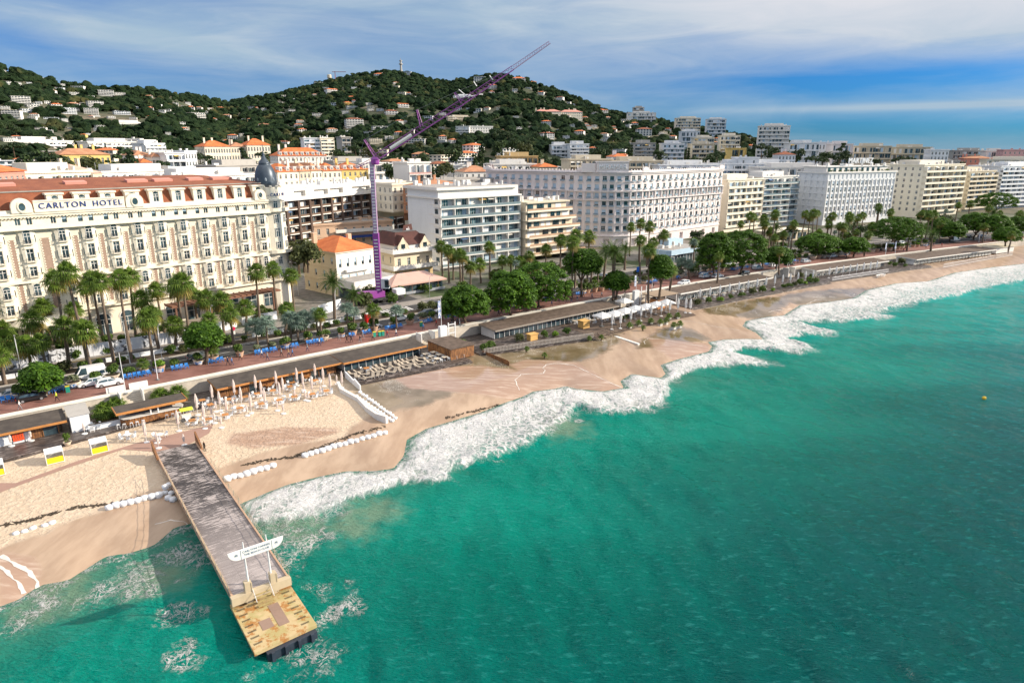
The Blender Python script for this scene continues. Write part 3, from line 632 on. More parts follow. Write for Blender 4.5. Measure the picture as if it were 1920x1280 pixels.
for x, yb, yt, cs in [(216,690,528,1.15),(194,640,525,1.05),(168,692,512,1.15),(176,645,540,1),(130,682,528,1.15),(78,680,602,1.15),(46,640,590,1.1),(130,690,615,1.2),(172,698,622,1.2),(22,690,640,1.2),
        (256,640,520,1.15),(248,680,525,1.1),(240,610,530,1.0),(262,600,535,1),(358,652,530,1.15),(345,640,540,1.15),(390,630,560,1.15),(422,642,565,1.1),(330,655,610,1.05),(290,690,598,1.1),(462,625,577,1.1),(488,610,510,1.1),(520,590,503,1.1),(552,585,515,1.1),(15,600,575,1.3),(370,600,555,1.1),
        (830,522,462,1.0),(842,530,470,1.0),(850,524,478,1),(864,528,476,1),(868,540,482,1.0),(882,538,500,1.0),(902,530,495,1.0),(940,520,488,1.0),(958,512,487,.95),(975,512,490,.95),(1050,520,450,1.05),(1078,540,442,1.05),(1100,530,445,1.05),(1072,560,455,1),
        (1180,480,425,1),(1198,490,418,1),(1212,500,425,1.05),(1200,520,450,1),(1220,515,455,1),(1241,490,440,1),(1215,560,470,1),
        (1402,462,405,1),(1412,460,408,.95),(1385,450,420,.9),(1425,470,410,1),(1445,475,402,1),(1482,470,420,1),(1500,455,402,1),(1512,455,408,1),(1524,462,400,1),(1548,450,412,.95),(1556,450,405,.95),(1530,440,400,.9),(1585,460,410,.95),(1592,455,405,1),(1600,458,408,.95),(1612,450,404,.9),(1640,440,388,1),(1660,440,398,.95),(1575,470,425,.9),(1788,430,385,1),(1812,428,382,1),(1850,430,390,1),(1905,440,402,1),(1760,455,420,.9),(1890,470,440,.9),(1842,455,425,.9),(1870,425,400,.9)]:
    palm_px('fan', x, yb, yt, cs)
for x, yb, yt, cs in [(300,660,585,1),(440,655,590,1),(405,668,600,.9),(100,650,575,1.1),(60,700,650,1.1),(5,670,620,1.2),(30,620,560,1.2),(150,650,580,1),(275,640,560,1),(310,628,545,1),(10,720,668,1),(90,700,640,1),(605,640,590,.8),(535,628,580,.9),(700,622,580,.8),(1000,545,500,.9),(1030,560,500,.9),(1120,545,490,.9),(1150,520,470,.9),(1255,545,505,.8),(1300,500,455,.9),(1345,530,480,.8),(1430,500,455,.9),(1460,510,470,.8),(1620,480,440,.85),(1700,470,430,.85),(1720,440,400,.8),(1830,440,405,.8)]:
    palm_px('fan', x, yb, yt, cs)
for i in range(46):
    s = rnd.uniform(120, 395); n_ = rnd.choice([19.2, rnd.uniform(29, 34), rnd.uniform(29, 50)]); x, y, a = S(s, n_)
    if not (40 < x < 60 and y > 225) or n_ < 35: palm(rnd.choice(['fan', 'fan', 'date', 'blue']), x, y, LV, rnd.uniform(5, 12.5), rnd.uniform(.8, 1.05))
for x, yb, yt, cs in [(628,600,530,1.25),(662,590,555,1.05),(1150,560,475,1.35),(1130,540,470,1.1),(-2,680,575,1.3),(848,600,570,.9),(1568,480,455,1.1),(1725,460,432,1.3),(1745,470,440,1)]:
    palm_px('date', x, yb, yt, cs)
for x, yb, yt, cs in [(484,650,612,1.5),(505,655,608,1.4),(545,640,598,1.5),(560,640,602,1.5),(540,615,600,1.1),(575,638,596,1.3),(596,622,590,1.3),(655,625,580,1.3),(663,612,584,1.0),(744,618,582,1.15),(1275,520,492,1.3),(1292,522,495,1.3),(1310,510,488,1.1),(1272,500,490,1.1),(1330,505,485,1.1),(1470,490,470,1.2)]:
    palm_px('blue', x, yb, yt, cs)
# big umbrella pines
def pine_px(i, x, yb, yt, rpx, base, z=LV+.05, und=.45):
    X, Y = P(x, yb, z); a = math.atan((yt-640)/F)+PT; h = H-Y*math.tan(a)-z; rx = rpx/F*(Y*math.cos(PT)+35*math.sin(PT))
    o = make_pine(i, rx, h*und, h, base); o.location = (X, Y, z); o['group'] = 'umbrella pines beside the promenade'; THINGS.append((o, base, 'street')); return o
for i, (x, yb, yt, rp, bs, un) in enumerate([(873,606,534,48,'round umbrella pine with a bright green crown',.25),(958,592,505,50,'broad umbrella pine crown in the joined pair',.2),(1010,575,490,64,'wide umbrella pine at the back of the joined pair',.22),(1090,556,465,38,'umbrella pine on a tall bare trunk',.52),
        (388,682,604,31,'small round pine on a slim pale trunk',.45),(84,742,682,30,'low flat-topped pine beside parked cars',.30),(1236,560,477,20,'lime green small umbrella pine',.5),(1338,520,434,38,'large dark umbrella pine, left of the double crown',.30),(1388,515,430,48,'large dark umbrella pine, right of the double crown',.28),
        (1533,483,438,44,'umbrella pine with a low wide crown',.35),(1675,470,406,50,'wide domed umbrella pine near the white hotel',.36),(1825,450,398,34,'umbrella pine in the far tree row',.35),(1862,452,402,30,'umbrella pine in the far tree row',.35),(1905,448,405,28,'umbrella pine in the far tree row',.35),(1862,410,360,38,'tall dark umbrella pine behind the far tree row',.45),(1738,420,394,20,'small dark pine in front of the cream balconies',.3),(1780,455,415,26,'umbrella pine in the far tree row',.3),(1455,505,462,28,'umbrella pine in the far tree row',.3),(1600,482,444,26,'umbrella pine in the far tree row',.3),(1760,448,408,26,'umbrella pine in the far tree row',.3),(1885,462,425,24,'umbrella pine in the far tree row',.3),(1155,560,508,22,'small umbrella pine between palms',.35)]):
    pine_px(i+1, x, yb, yt, rp, bs, und=un)

# ---------------------------------------------------------------- promenade furniture
TERRA = mat('pot_terracotta', (.50,.33,.23), .85, .2, 2); POTW = mat('pot_cream', (.62,.52,.40), .85, .15, 2); POSTER = NT('planter_poster'); n = POSTER
v = n.pos(True); n.set(n.mix(n.rng(n.noise(v, 2.2, 4), .45, .55), (.05,.22,.55), (.66,.70,.74)), .5); POSTER = n.m
def pot_mesh(m_, r=.8, h=.85):
    mb = MB(); mb.lathe([(r*.62, 0), (r*.80, h*.5), (r*.95, h*.88), (r, h*.9), (r, h), (r*.86, h), (r*.82, h*.85)], 16); mb.lathe([(r*.84, h*.86), (0.001, h*.9)], 16, mi=1); return mb.mesh('pot', [m_, SOIL])
POTS = [pot_mesh(TERRA), pot_mesh(POTW, .95, .8), pot_mesh(TERRA, .7, .9)]
def shrub_mesh(seed, rad, hgt, m_, n=70, size=.16):
    r = random.Random(seed); cen = [((r.uniform(-.45,.45)*rad, r.uniform(-.45,.45)*rad, hgt*r.uniform(.3,.75)), rad*r.uniform(.4,.62)) for _ in range(9)]
    return leaves(r, cen, n, size).mesh('foliage', [m_])
SHR = [shrub_mesh(1, 1.0, 1.3, L_SHRUB), shrub_mesh(2, 1.15, 1.1, L_SHRUB), shrub_mesh(3, .9, 1.5, L_SHRUB), shrub_mesh(4, .8, 1.0, L_GREY), shrub_mesh(5, 1.1, 1.6, L_OLIVE), shrub_mesh(6, .8, .8, L_LIME)]
SHN = ['rounded green shrub', 'wide green shrub', 'tall green shrub', 'silvery grey shrub', 'olive green bush', 'bright green low shrub']
SMALLP = fan_crown(21, 20, .55, .7, 0); 
def planter(x, y, k, pk, sc_=1.0, poster=False, zone='street'):
    base = 'pale pot with '+(SHN[k] if k >= 0 else 'small fan palm')
    if poster: base = 'blue poster pot with '+(SHN[k] if k >= 0 else 'small fan palm')
    o = thing('potted_shrub', base, 'planter', (x, y, LV), rnd.uniform(0, 6.28), 'potted shrubs along the promenade', zone, sc_)
    link('pot', POTS[pk], o)
    if k >= 0: link('foliage', SHR[k], o, (0, 0, .75))
    else: link('trunk', TR_S, o, (0,0,.6), 0, (.7,.7,1.1)); link('foliage', SMALLP, o, (.05, 0, 1.7), 0, 1.1)
    if poster:
        mb = MB(); mb.lathe([(.84, .18), (.99, .72)], 14, a0=3.6-o.rotation_euler.z, a1=5.7-o.rotation_euler.z); mb.obj('poster', POSTER, o)
s = -24; i = 0
while s < 330:
    x, y, a = S(s, 8.5+rnd.uniform(-.3, .4)); k = rnd.choice([0, 1, 2, 4, 0, 1, 3, 5, -1, 2]); planter(x, y, k, rnd.randint(0, 2), rnd.uniform(1.0, 1.5), rnd.random() < .28); s += rnd.choice([2.6, 3.4, 4.4, 5.2]); i += 1
# low shrubs growing in the median bed
for s in np.arange(-30, 300, 3.1):
    if rnd.random() < .85:
        x, y, a = S(s+rnd.uniform(-1, 1), rnd.uniform(18.3, 20)); k = rnd.choice([0, 1, 4, 2]); o = link('median_shrub', SHR[k], None, (x, y, LV+.05), rnd.uniform(0, 6), rnd.uniform(.8, 1.6))
        tag(o, ['leafy low shrub', 'spreading shrub', 'tall leafy shrub', 'grey shrub', 'olive bush'][k]+' in the planted median', 'shrub', 'shrubs in the road median', 'street')
# blue promenade chairs
CHB = mat('chair_blue', (.03,.20,.55), .45, .12, 2)
def make_chair(nm, label, m_, cat='chair', grp=None):
    o = thing(nm, label, cat, group=grp)
    mb = MB(); mb.box(-.26,.26,-.24,.24,.42,.46); mb.obj('seat', m_, o)
    mb = MB(); mb.quad((-.26,.22,.5),(.26,.22,.5),(.26,.32,.92),(-.26,.32,.92)); mb.quad((-.26,.25,.5),(-.26,.35,.92),(.26,.35,.92),(.26,.25,.5)); mb.quad((-.26,.32,.92),(.26,.32,.92),(.26,.35,.92),(-.26,.35,.92)); mb.obj('backrest', m_, o)
    for sx in (-1, 1):
        for sy in (-1, 1):
            mb = MB(); mb.tube([(sx*.24, sy*.22, 0), (sx*.24, sy*.2, .64 if sy < 0 else .5)], .025, 4); mb.obj('leg', m_, o)
        mb = MB(); mb.box(sx*.24-.03, sx*.24+.03, -.24, .28, .62, .66); mb.obj('armrest', m_, o)
    return o
BCH = make_chair('blue_chair', 'blue metal promenade chair', CHB, grp='blue chairs on the promenade')
s = -22.0
while s < 250:
    run = rnd.randint(2, 6)
    for q in range(run):
        x, y, a = S(s, 7.35+rnd.uniform(-.12, .12)); place(BCH, (x, y, LV), a+rnd.uniform(-.2, .2), 1.12, zone='street'); s += .78
    s += rnd.choice([1.6, 3.4, 6.0, 9.0]) if s < 90 else rnd.choice([4, 9, 14])
# street lamps, banner poles, masts
METW = mat('white_metal', (.70,.70,.70), .4, .06, 2); METG = mat('grey_metal', (.22,.23,.24), .45, .1, 2, .6)
def lamp(x, y, a, zone='street', h=9.0):
    o = thing('street_lamp', 'slim white street lamp with a curved arm', 'street lamp', (x, y, LV), a, 'white street lamps', zone)
    mb = MB(); mb.tube([(0,0,0),(0,0,h*.8),(0,-.35,h*.93),(0,-1.2,h)], [.11,.08,.06,.04], 7); mb.obj('pole', METW, o); mb = MB(); mb.box(-.12,.12,-1.9,-1.15,h-.06,h+.05); mb.obj('lamp_head', METG, o)
LMP = [(300,693),(245,668),(40,735),(573,605),(690,600),(955,620),(1130,560),(1325,530)]
for x, y in [(307,692),(244,682),(45,716),(140,1)][:3]:
    X, Y = P(x, y, LV); lamp(X, Y, S(*[SI(X, Y)[0]])[2])
for s in (38, 66, 92, 120, 148, 180, 214, 250, 290, 330): X, Y, a = S(s, 20.2); lamp(X, Y, a)
BAN = NT('banner_cloth'); n = BAN; v = n.pos(True); n.set(n.mix(n.rng(n.noise(v, 3, 3), .45, .55), (.75,.76,.78), (.12,.2,.45)), .7); BAN = n.m; BANG = mat('banner_green', (.03,.25,.18), .7, .1)
def mast(x, y, z, h, a, ban=None, base='slim white flagpole'):
    o = thing('flagpole', base, 'flagpole', (x, y, z), a, 'flagpoles along the seafront', 'street')
    mb = MB(); mb.tube([(0,0,0),(0,0,h)], [.09,.05], 7); mb.obj('pole', METW, o)
    mb = MB(); mb.lathe([(.32,0),(.32,.12),(.14,.2)], 8); mb.obj('foot', METG, o)
    if ban: mb = MB(); mb.box(-.75, -.1, -.015, .015, h*.42, h*.93); mb.obj('banner', ban, o)
for x, y, yt, b in [(236,738,712-40,None),(296,712,668,None),(828,622,567,BAN),(862,608,565,BANG),(1192,553,520,BAN),(1222,546,508,None),(1456,507,477,BAN),(1476,503,474,BAN),(1660,478,458,BAN),(1678,476,456,BAN),(1835,455,440,BAN),(1847,452,436,BAN)]:
    X, Y = P(x, y, LV); a = math.atan((yt-640)/F)+PT; mast(X, Y, LV, H-Y*math.tan(a)-LV+1.0, S(SI(X, Y)[0])[2], b)
# ---------------------------------------------------------------- building kit
GLASS = NT('window_glass'); n = GLASS; v = n.pos(); n.set(n.mix(n.rng(n.noise(v, .45, 3), .35, .65), (.012,.022,.030), (.06,.10,.12)), .08, Specular_IOR_Level=.8); GLASS = n.m
GLBLUE = NT('blue_glass'); n = GLBLUE; v = n.pos(); n.set(n.mix(n.rng(n.noise(v, .35, 3), .40, .60), (.012,.03,.036), (.11,.21,.24)), .1, Specular_IOR_Level=.8); GLBLUE = n.m
SHUT = mat('pale_blue_shutter', (.42,.55,.66), .6, .12, .6); DARKM = mat('dark_metal', (.03,.032,.035), .5, .2, 2); FRM = mat('window_frame', (.72,.70,.66), .6, .05, 2)
STONE = {}
def facade_mat(name, col, stain=.3):
    if name in STONE: return STONE[name]
    n = NT(name); v = n.pos(); a = n.noise(n.mapv(v, (1,1,.25)), .45, 6, .65); b = n.noise(v, 2.5, 4, .6)
    c = n.mix(n.math('MULTIPLY', n.rng(a, .45, .75), stain), col, tuple(x*.55 for x in col)); c = n.mix(n.math('MULTIPLY', n.rng(b, .35, .7), .22), c, tuple(x*.72 for x in col))
    STONE[name] = n.set(c, .85, n.bump(b, .25, .03)); return STONE[name]
CREAM = facade_mat('cream_stone', (.74,.68,.55)); CREAM2 = facade_mat('cream_trim', (.80,.735,.60), .2); PINKW = facade_mat('rose_white_plaster', (.77,.70,.68), .14); WH = facade_mat('white_plaster', (.76,.74,.70), .22)
WH2 = facade_mat('cool_white_plaster', (.74,.76,.78), .15); OCH = facade_mat('ochre_plaster', (.62,.43,.20), .25); YELW = facade_mat('yellow_plaster', (.66,.50,.18), .2); PEACH = facade_mat('peach_plaster', (.62,.43,.30), .2)
GREYP = facade_mat('grey_plaster', (.42,.40,.37), .3); SALM = facade_mat('salmon_plaster', (.62,.28,.22), .2); BEIGE = facade_mat('beige_plaster', (.62,.55,.42), .25); BROWN = facade_mat('brown_concrete', (.10,.065,.05), .3)
BRICKP = mat('pink_brick', (.33,.23,.175), .9, .2, 2.5)
def rooft(name, c0, c1):
    n = NT(name); v = n.pos(); wv_ = n.N.new('ShaderNodeTexWave'); wv_.inputs['Scale'].default_value = 1.6; wv_.inputs['Distortion'].default_value = .6; n.lk(n.mapv(v, (1,1,1), R(-40)), wv_.inputs[0])
    n.set(n.mix(n.rng(n.noise(v, .35, 6, .7), .3, .7), c0, c1), .85, n.bump(wv_.outputs['Fac'], .35, .06)); return n.m
RED = rooft('red_roof', (.20,.060,.028), (.29,.095,.042)); ORANGE = rooft('orange_tile', (.50,.115,.03), (.66,.20,.06)); OLDT = rooft('old_tile', (.36,.16,.08), (.50,.25,.14)); SLATE = rooft('slate_roof', (.10,.13,.16), (.17,.20,.24)); MAROON = rooft('maroon_roof', (.060,.022,.018), (.10,.035,.028))
GRAVEL = mat('roof_gravel', (.34,.32,.30), .95, .25, .6); BITUM = mat('roof_dark', (.10,.10,.10), .9, .3, .4); BALC = mat('glass_rail', (.20,.26,.28), .2, .15, .8)
WINC = {}; AWN1 = mat('awning_white', (.72,.70,.64), .8, .08); AWN2 = mat('awning_ochre', (.60,.40,.12), .8, .1); AWN3 = mat('awning_blue', (.10,.18,.34), .8, .1)
def win_mesh(w_, h, kind='cross'):
    k = (round(w_, 2), round(h, 2), kind)
    if k in WINC: return WINC[k]
    mb = MB(); f = min(.09, w_*.1); g = 1
    if kind == 'shut': mb.box(-w_/2, w_/2, 0, .05, h*.0, h, 1)
    elif kind == 'half': mb.box(-w_/2, w_/2, 0, .05, 0, h*.45, 1); mb.box(-w_/2, w_/2, -.03, .05, h*.45, h, 2)
    else: mb.box(-w_/2, w_/2, 0, .05, 0, h, 1)
    mb.box(-w_/2, -w_/2+f, -.06, 0, 0, h, 0); mb.box(w_/2-f, w_/2, -.06, 0, 0, h, 0); mb.box(-w_/2+f, w_/2-f, -.06, 0, h-f, h, 0); mb.box(-w_/2+f, w_/2-f, -.06, 0, 0, f, 0)
    if kind in ('cross', 'arch'): mb.box(-f/2, f/2, -.05, 0, f, h-f, 0); mb.box(-w_/2+f, -f/2, -.045, 0, h*.66, h*.66+f, 0); mb.box(f/2, w_/2-f, -.045, 0, h*.66, h*.66+f, 0)
    if kind == 'arch':     # round head
        n_ = 8
        for a, b in zip(range(n_), range(1, n_+1)):
            p, q = math.pi*a/n_, math.pi*b/n_; r_ = w_/2; P1, P2 = (r_*math.cos(p), r_*.9*math.sin(p)+h), (r_*math.cos(q), r_*.9*math.sin(q)+h)
            mb.add([(0,-.01,h), (P1[0],-.01,P1[1]), (P2[0],-.01,P2[1])], [(0,1,2)], 1)
            s_ = 1.16; mb.add([(P1[0],-.08,P1[1]), (P1[0]*s_,-.08,h+(P1[1]-h)*s_), (P2[0]*s_,-.08,h+(P2[1]-h)*s_), (P2[0],-.08,P2[1])], [(0,1,2,3)], 0)
    me = mb.mesh('window', [FRM, SHUT if kind == 'shut' else GLASS, SHUT]); WINC[k] = me; return me
def wall_face(mb, W, z0, z1, xs, zs, depth=.28, mi=0):
    """wall on the plane y=0 with real openings (xs x zs) and their reveals"""
    X_ = [0]+[c for a in xs for c in a]+[W]; Z_ = [z0]+[c for a in zs for c in a]+[z1]
    for i in range(len(X_)-1):
        for j in range(len(Z_)-1):
            a, b, c_, d = X_[i], X_[i+1], Z_[j], Z_[j+1]
            if b-a < 1e-4 or d-c_ < 1e-4: continue
            if i % 2 and j % 2:
                for q in (((a,0,c_),(a,0,d),(a,depth,d),(a,depth,c_)), ((b,0,c_),(b,depth,c_),(b,depth,d),(b,0,d)), ((a,0,c_),(a,depth,c_),(b,depth,c_),(b,0,c_)), ((a,0,d),(b,0,d),(b,depth,d),(a,depth,d)), ((a,depth,c_),(b,depth,c_),(b,depth,d),(a,depth,d))): mb.quad(*q, mi)
            else: mb.quad((a,0,c_),(b,0,c_),(b,0,d),(a,0,d), mi)
FACES = {'front': lambda W, D: Matrix.Identity(4), 'left': lambda W, D: Matrix.Translation((0, D, 0)) @ Matrix.Rotation(-math.pi/2, 4, 'Z'), 'right': lambda W, D: Matrix.Translation((W, 0, 0)) @ Matrix.Rotation(math.pi/2, 4, 'Z'), 'back': lambda W, D: Matrix.Translation((W, D, 0)) @ Matrix.Rotation(math.pi, 4, 'Z')}
NWIN = {}
def put_window(root, me, M, x, z, y=.2, name='window'):
    """one window as a part of its building; past 100 the rest go into one part"""
    k = NWIN.get(root.name, [0, None]); k[0] += 1; NWIN[root.name] = k; p = M @ Vector((x, y, z)); rz = M.to_euler().z
    if k[0] <= 96: return link(name, me, root, tuple(p), rz)
    if k[1] is None: k[1] = MB()
    mb = k[1]; mb.M = Matrix.Translation(p) @ Matrix.Rotation(rz, 4, 'Z'); mb.add([tuple(v.co) for v in me.vertices], [tuple(f.vertices) for f in me.polygons]); mb.mi[-len(me.polygons):] = [f.material_index for f in me.polygons]
def flush_windows(root):
    k = NWIN.get(root.name)
    if k and k[1]: o = k[1].obj('window', [FRM, GLASS, SHUT], root); o['kind'] = 'stuff'; k[1] = None
def spread(W, n, w_, m0=None):
    m0 = W/n/2 if m0 is None else m0; st = (W-2*m0)/max(1, n-1) if n > 1 else 0
    return [((m0+i*st)-w_/2, (m0+i*st)+w_/2) for i in range(n)] if n > 1 else [(W/2-w_/2, W/2+w_/2)]
def facade(root, face, W, D, z0, fl, fh, nw, ww, wh, material, kind='cross', g=0, sill=True, rail=False, top=0.6, band_=True, m0=None, mix_=None, lift=.9):
    """one wall with fl storeys of nw windows"""
    M = FACES[face](W, D); Wf = W if face in ('front', 'back') else D; mb = MB(); mb.M = M; xs = spread(Wf, nw, ww, m0) if nw else []; zs = [(z0+g+i*fh+lift, z0+g+i*fh+lift+wh) for i in range(fl)] if nw else []
    H_ = z0+g+fl*fh+top; wall_face(mb, Wf, z0, H_, xs, zs)
    if band_:
        for i in range(fl+1):
            zz = z0+g+i*fh; mb.box(-.04, Wf+.04, -.12, .0, zz-.12, zz+.1, 0)
    mb.obj('wall', material, root)
    for i, (a, b) in enumerate(zs):
        for (c_, d) in xs:
            kk = kind if mix_ is None else rnd.choice(mix_); put_window(root, win_mesh(ww, wh, kk), M, (c_+d)/2, a)
            if rail: mbr = MB()
    if rail and nw:
        mbr = MB(); mbr.M = M
        for (a, b) in zs:
            for (c_, d) in xs:
                mbr.box(c_-.2, d+.2, -.45, -.02, a-.12, a-.0); 
                mbr.box(c_-.2, d+.2, -.45, -.41, a, a+.75)
        o = mbr.obj('balcony_rail', rail if not isinstance(rail, bool) else DARKM, root)
        if len(zs)*len(xs) > 100: o['kind'] = 'stuff'
    return H_
def pane_mesh(w_, h, mi, glass):
    k = (round(w_, 2), round(h, 2), mi, glass.name)
    if k not in WINC: mb = MB(); mb.box(-w_/2, w_/2, 0, .04, 0, h, {0: 1, 1: 0, 2: 2}[mi]); mb.box(-.04, .04, -.03, 0, 0, h, 0); WINC[k] = mb.mesh('window', [WH2, glass if glass is not GLBLUE else GLASS, SHUT] if glass is not GLBLUE else [WH2, GLBLUE, SHUT])
    return WINC[k]
def balconies(root, face, W, D, z0, fl, fh, material, glass, depth=1.5, rail_mat=None, piers=5, g=0, inset=.0, ph=1.0, top=.5, pier_w=.25, back=None, solid=0.0, step=0.0, awn=None):
    """one wall of stacked balconies: slabs, parapets, cross walls and the glazing behind"""
    M = FACES[face](W, D); Wf = W if face in ('front', 'back') else D
    near_ = math.hypot(root.location.x, root.location.y) < 450; gl = MB(); gl.M = M; bk = MB(); bk.M = M; r = random.Random(int(W*10)+fl); H_ = z0+g+fl*fh+top
    bk.quad((0,0,z0),(Wf,0,z0),(Wf,0,H_),(0,0,H_)); bk.obj('wall', back or material, root)
    for i in range(fl):
        zz = z0+g+i*fh; n_ = max(2, int(Wf/1.9)); st = Wf/n_
        for k in range(n_):
            if r.random() < .80:
                a = k*st+.12; mi_ = 0 if r.random() < .62 else (1 if r.random() < .6 else 2)
                if near_: put_window(root, pane_mesh(st-.2, fh-.62, mi_, glass), M, a+(st-.2)/2, zz+.12, -.06)
                else: gl.box(a, a+st-.2, -.06, -.02, zz+.12, zz+fh-.5, mi_)
    if gl.v: gl.obj('glazing', [glass, WH2, SHUT], root)
    aw_ = MB(); aw_.M = M
    for i in range(fl):
        for k in range(max(1, int(Wf/4))):
            if r.random() < .10: x = k*4+.4; zt_ = z0+g+i*fh+fh-.3; aw_.add([(x,-.1,zt_),(x+3,-.1,zt_),(x+3,-depth+.2,zt_-.7),(x,-depth+.2,zt_-.7)], [(0,1,2,3)], r.choice([0,0,1,2]))
    if aw_.v: aw_.obj('awning', [AWN1, AWN2, AWN3], root)
    sl = MB(); d_ = depth; sl.box(inset, Wf-inset, -d_, -.07, -.22, .0); sl.box(inset, Wf-inset, -d_, -d_+.12, 0, ph*.12)
    if rail_mat is None: sl.box(inset, Wf-inset, -d_, -d_+.12, ph*.12, ph)
    sl.box(inset, inset+.1, -d_+.12, -.07, 0, ph); sl.box(Wf-inset-.1, Wf-inset, -d_+.12, -.07, 0, ph); me = sl.mesh('balcony', material)
    if rail_mat is not None: rm = MB(); rm.box(inset+.1, Wf-inset-.1, -d_+.03, -d_+.06, ph*.12, ph*.92); rm.box(inset, Wf-inset, -d_+.01, -d_+.09, ph*.93, ph); rme = rm.mesh('railing', rail_mat)
    for i in range(fl):
        b = link('balcony', me, root, tuple(M @ Vector((0, 0, z0+g+i*fh))), M.to_euler().z)
        if rail_mat is not None: link('railing', rme, b)
    if piers:
        for k in range(piers+1):
            pm = MB(); pm.M = M; x = Wf*k/piers; x = min(max(x, pier_w/2+inset), Wf-pier_w/2-inset)
            for i in range(fl): zz = z0+g+i*fh; pm.box(x-pier_w/2, x+pier_w/2, -d_+.15, -.08, zz+.02, zz+fh-.24) if fl < 0 else None
            pm.box(x-pier_w/2, x+pier_w/2, -d_+.15, -.08, z0+g+.02, z0+g+fl*fh-.24); pm.obj('partition', material, root)
    return H_
def slab_roof(root, W, D, z, material, over=.4, th=.35, gravel=None, par=.5):
    mb = MB(); mb.box(-over, W+over, -over, D+over, z, z+th); mb.obj('roof', material, root)
    if par: 
        mb = MB(); o_ = over-.05
        for a in ((-o_, W+o_, -o_, -o_+.2), (-o_, W+o_, D+o_-.2, D+o_), (-o_, -o_+.2, -o_+.2, D+o_-.2), (W+o_-.2, W+o_, -o_+.2, D+o_-.2)): mb.box(*a, z+th, z+th+par)
        mb.obj('parapet', material, root)
    mb = MB(); mb.box(-over+.25, W+over-.25, -over+.25, D+over-.25, z+th, z+th+.05); mb.obj('roof_cover', gravel or GRAVEL, root)
def clutter(root, W, D, z, n=8, seed=0):
    r = random.Random(seed); mb = MB()
    for _ in range(n):
        x, y = r.uniform(1, W-2), r.uniform(1, D-1); k = r.random()
        if k < .4: mb.box(x, x+r.uniform(.6, 2.6), y, y+r.uniform(.6, 2), z, z+r.uniform(.6, 1.7))
        elif k < .7: mb.box(x, x+.5, y, y+.9, z, z+r.uniform(1.2, 2.2)); mb.box(x-.08, x+.58, y-.08, y+.98, z+1.2, z+1.3)
        elif k < .85: mb.tube([(x,y,z),(x,y,z+r.uniform(1.5, 3))], .05, 4)
        else: mb.lathe([(.02, z+.5), (.3, z+.55), (.5, z+.75)], 10, x, y)
    mb.obj('rooftop_equipment', WH, root)
def hip_roof(root, W, D, z, h, material, over=.5, ridge=None, name='roof'):
    mb = MB(); o_ = over; a, b = W+2*o_, D+2*o_; m_ = min(a, b)/2
    if a >= b: r0, r1 = (-o_+m_, D/2, z+h), (W+o_-m_, D/2, z+h)
    else: r0, r1 = (W/2, -o_+m_, z+h), (W/2, D+o_-m_, z+h)
    vs = [(-o_,-o_,z),(W+o_,-o_,z),(W+o_,D+o_,z),(-o_,D+o_,z), r0, r1]
    fs = [(0,1,5,4),(1,2,5),(2,3,4,5),(3,0,4)] if a >= b else [(0,1,4),(1,2,5,4),(2,3,5),(3,0,4,5)]
    mb.add(vs, fs+[(3,2,1,0)]); return mb.obj(name, material, root)
def building(name, label, A, B, cat='building', z0=None, D=15, group=None, zone=None):
    ang = math.atan2(B[1]-A[1], B[0]-A[0]); W = math.dist(A[:2], B[:2]); z0 = LV if z0 is None else z0
    return thing(name, label, cat, (A[0], A[1], z0), ang, group, zone), W
def body(root, W, D, z1, material, faces=('left', 'right', 'back')):
    for f in faces:
        mb = MB(); mb.M = FACES[f](W, D); Wf = W if f == 'back' else D; mb.quad((0,0,-3),(Wf,0,-3),(Wf,0,z1),(0,0,z1)); mb.obj('wall', material, root)

# ---------------------------------------------------------------- the long cream domed hotel
P0 = Vector((-94.9, 140.1)); DR = Vector((.6763, .7366)); ST = 4.94
A = P0+DR*(-29.0); B = P0+DR*(46.6)
hot, W = building('grand_hotel', 'ornate cream stone hotel with red mansard roof and a grey corner dome', (A.x, A.y), (B.x, B.y), 'hotel')
D = 42; g = 6.6; fz = [g+x for x in (0, 3.7, 7.4, 10.9, 14.4, 18.0)]   # storey levels above ground
cols = [29.0+ST*i for i in range(10)]+[22.8, 17.6, 12.6, 7.4, 2.6]; cols.sort()
xs = [(c-.62, c+.62) for c in cols]; hs = [(fz[0]+.8, 2.1), (fz[1]+.5, 2.2), (fz[2]+.9, 1.9), (fz[3]+.6, 2.3), (fz[4]+.8, 2.5), (fz[5]+.9, 2.0)]; ks = ['cross', 'arch', 'cross', 'cross', 'arch', 'cross']
hs = [(fz[0]+.9, 2.0, 'cross'), (fz[1]+.6, 2.0, 'arch'), (fz[2]+1.0, 1.9, 'cross'), (fz[3]+.6, 2.5, 'cross'), (fz[4]+.7, 2.2, 'arch')]
TOPB = 24.6; mb = MB(); zsl = [(a, a+h) for a, h, _ in hs]
wall_face(mb, W, g, TOPB, xs, zsl, .3)
mb.obj('wall', CREAM, hot)
bay = MB(); trim = MB(); bal = MB(); brick = MB(); slit = MB()
I4 = Matrix.Identity(4)
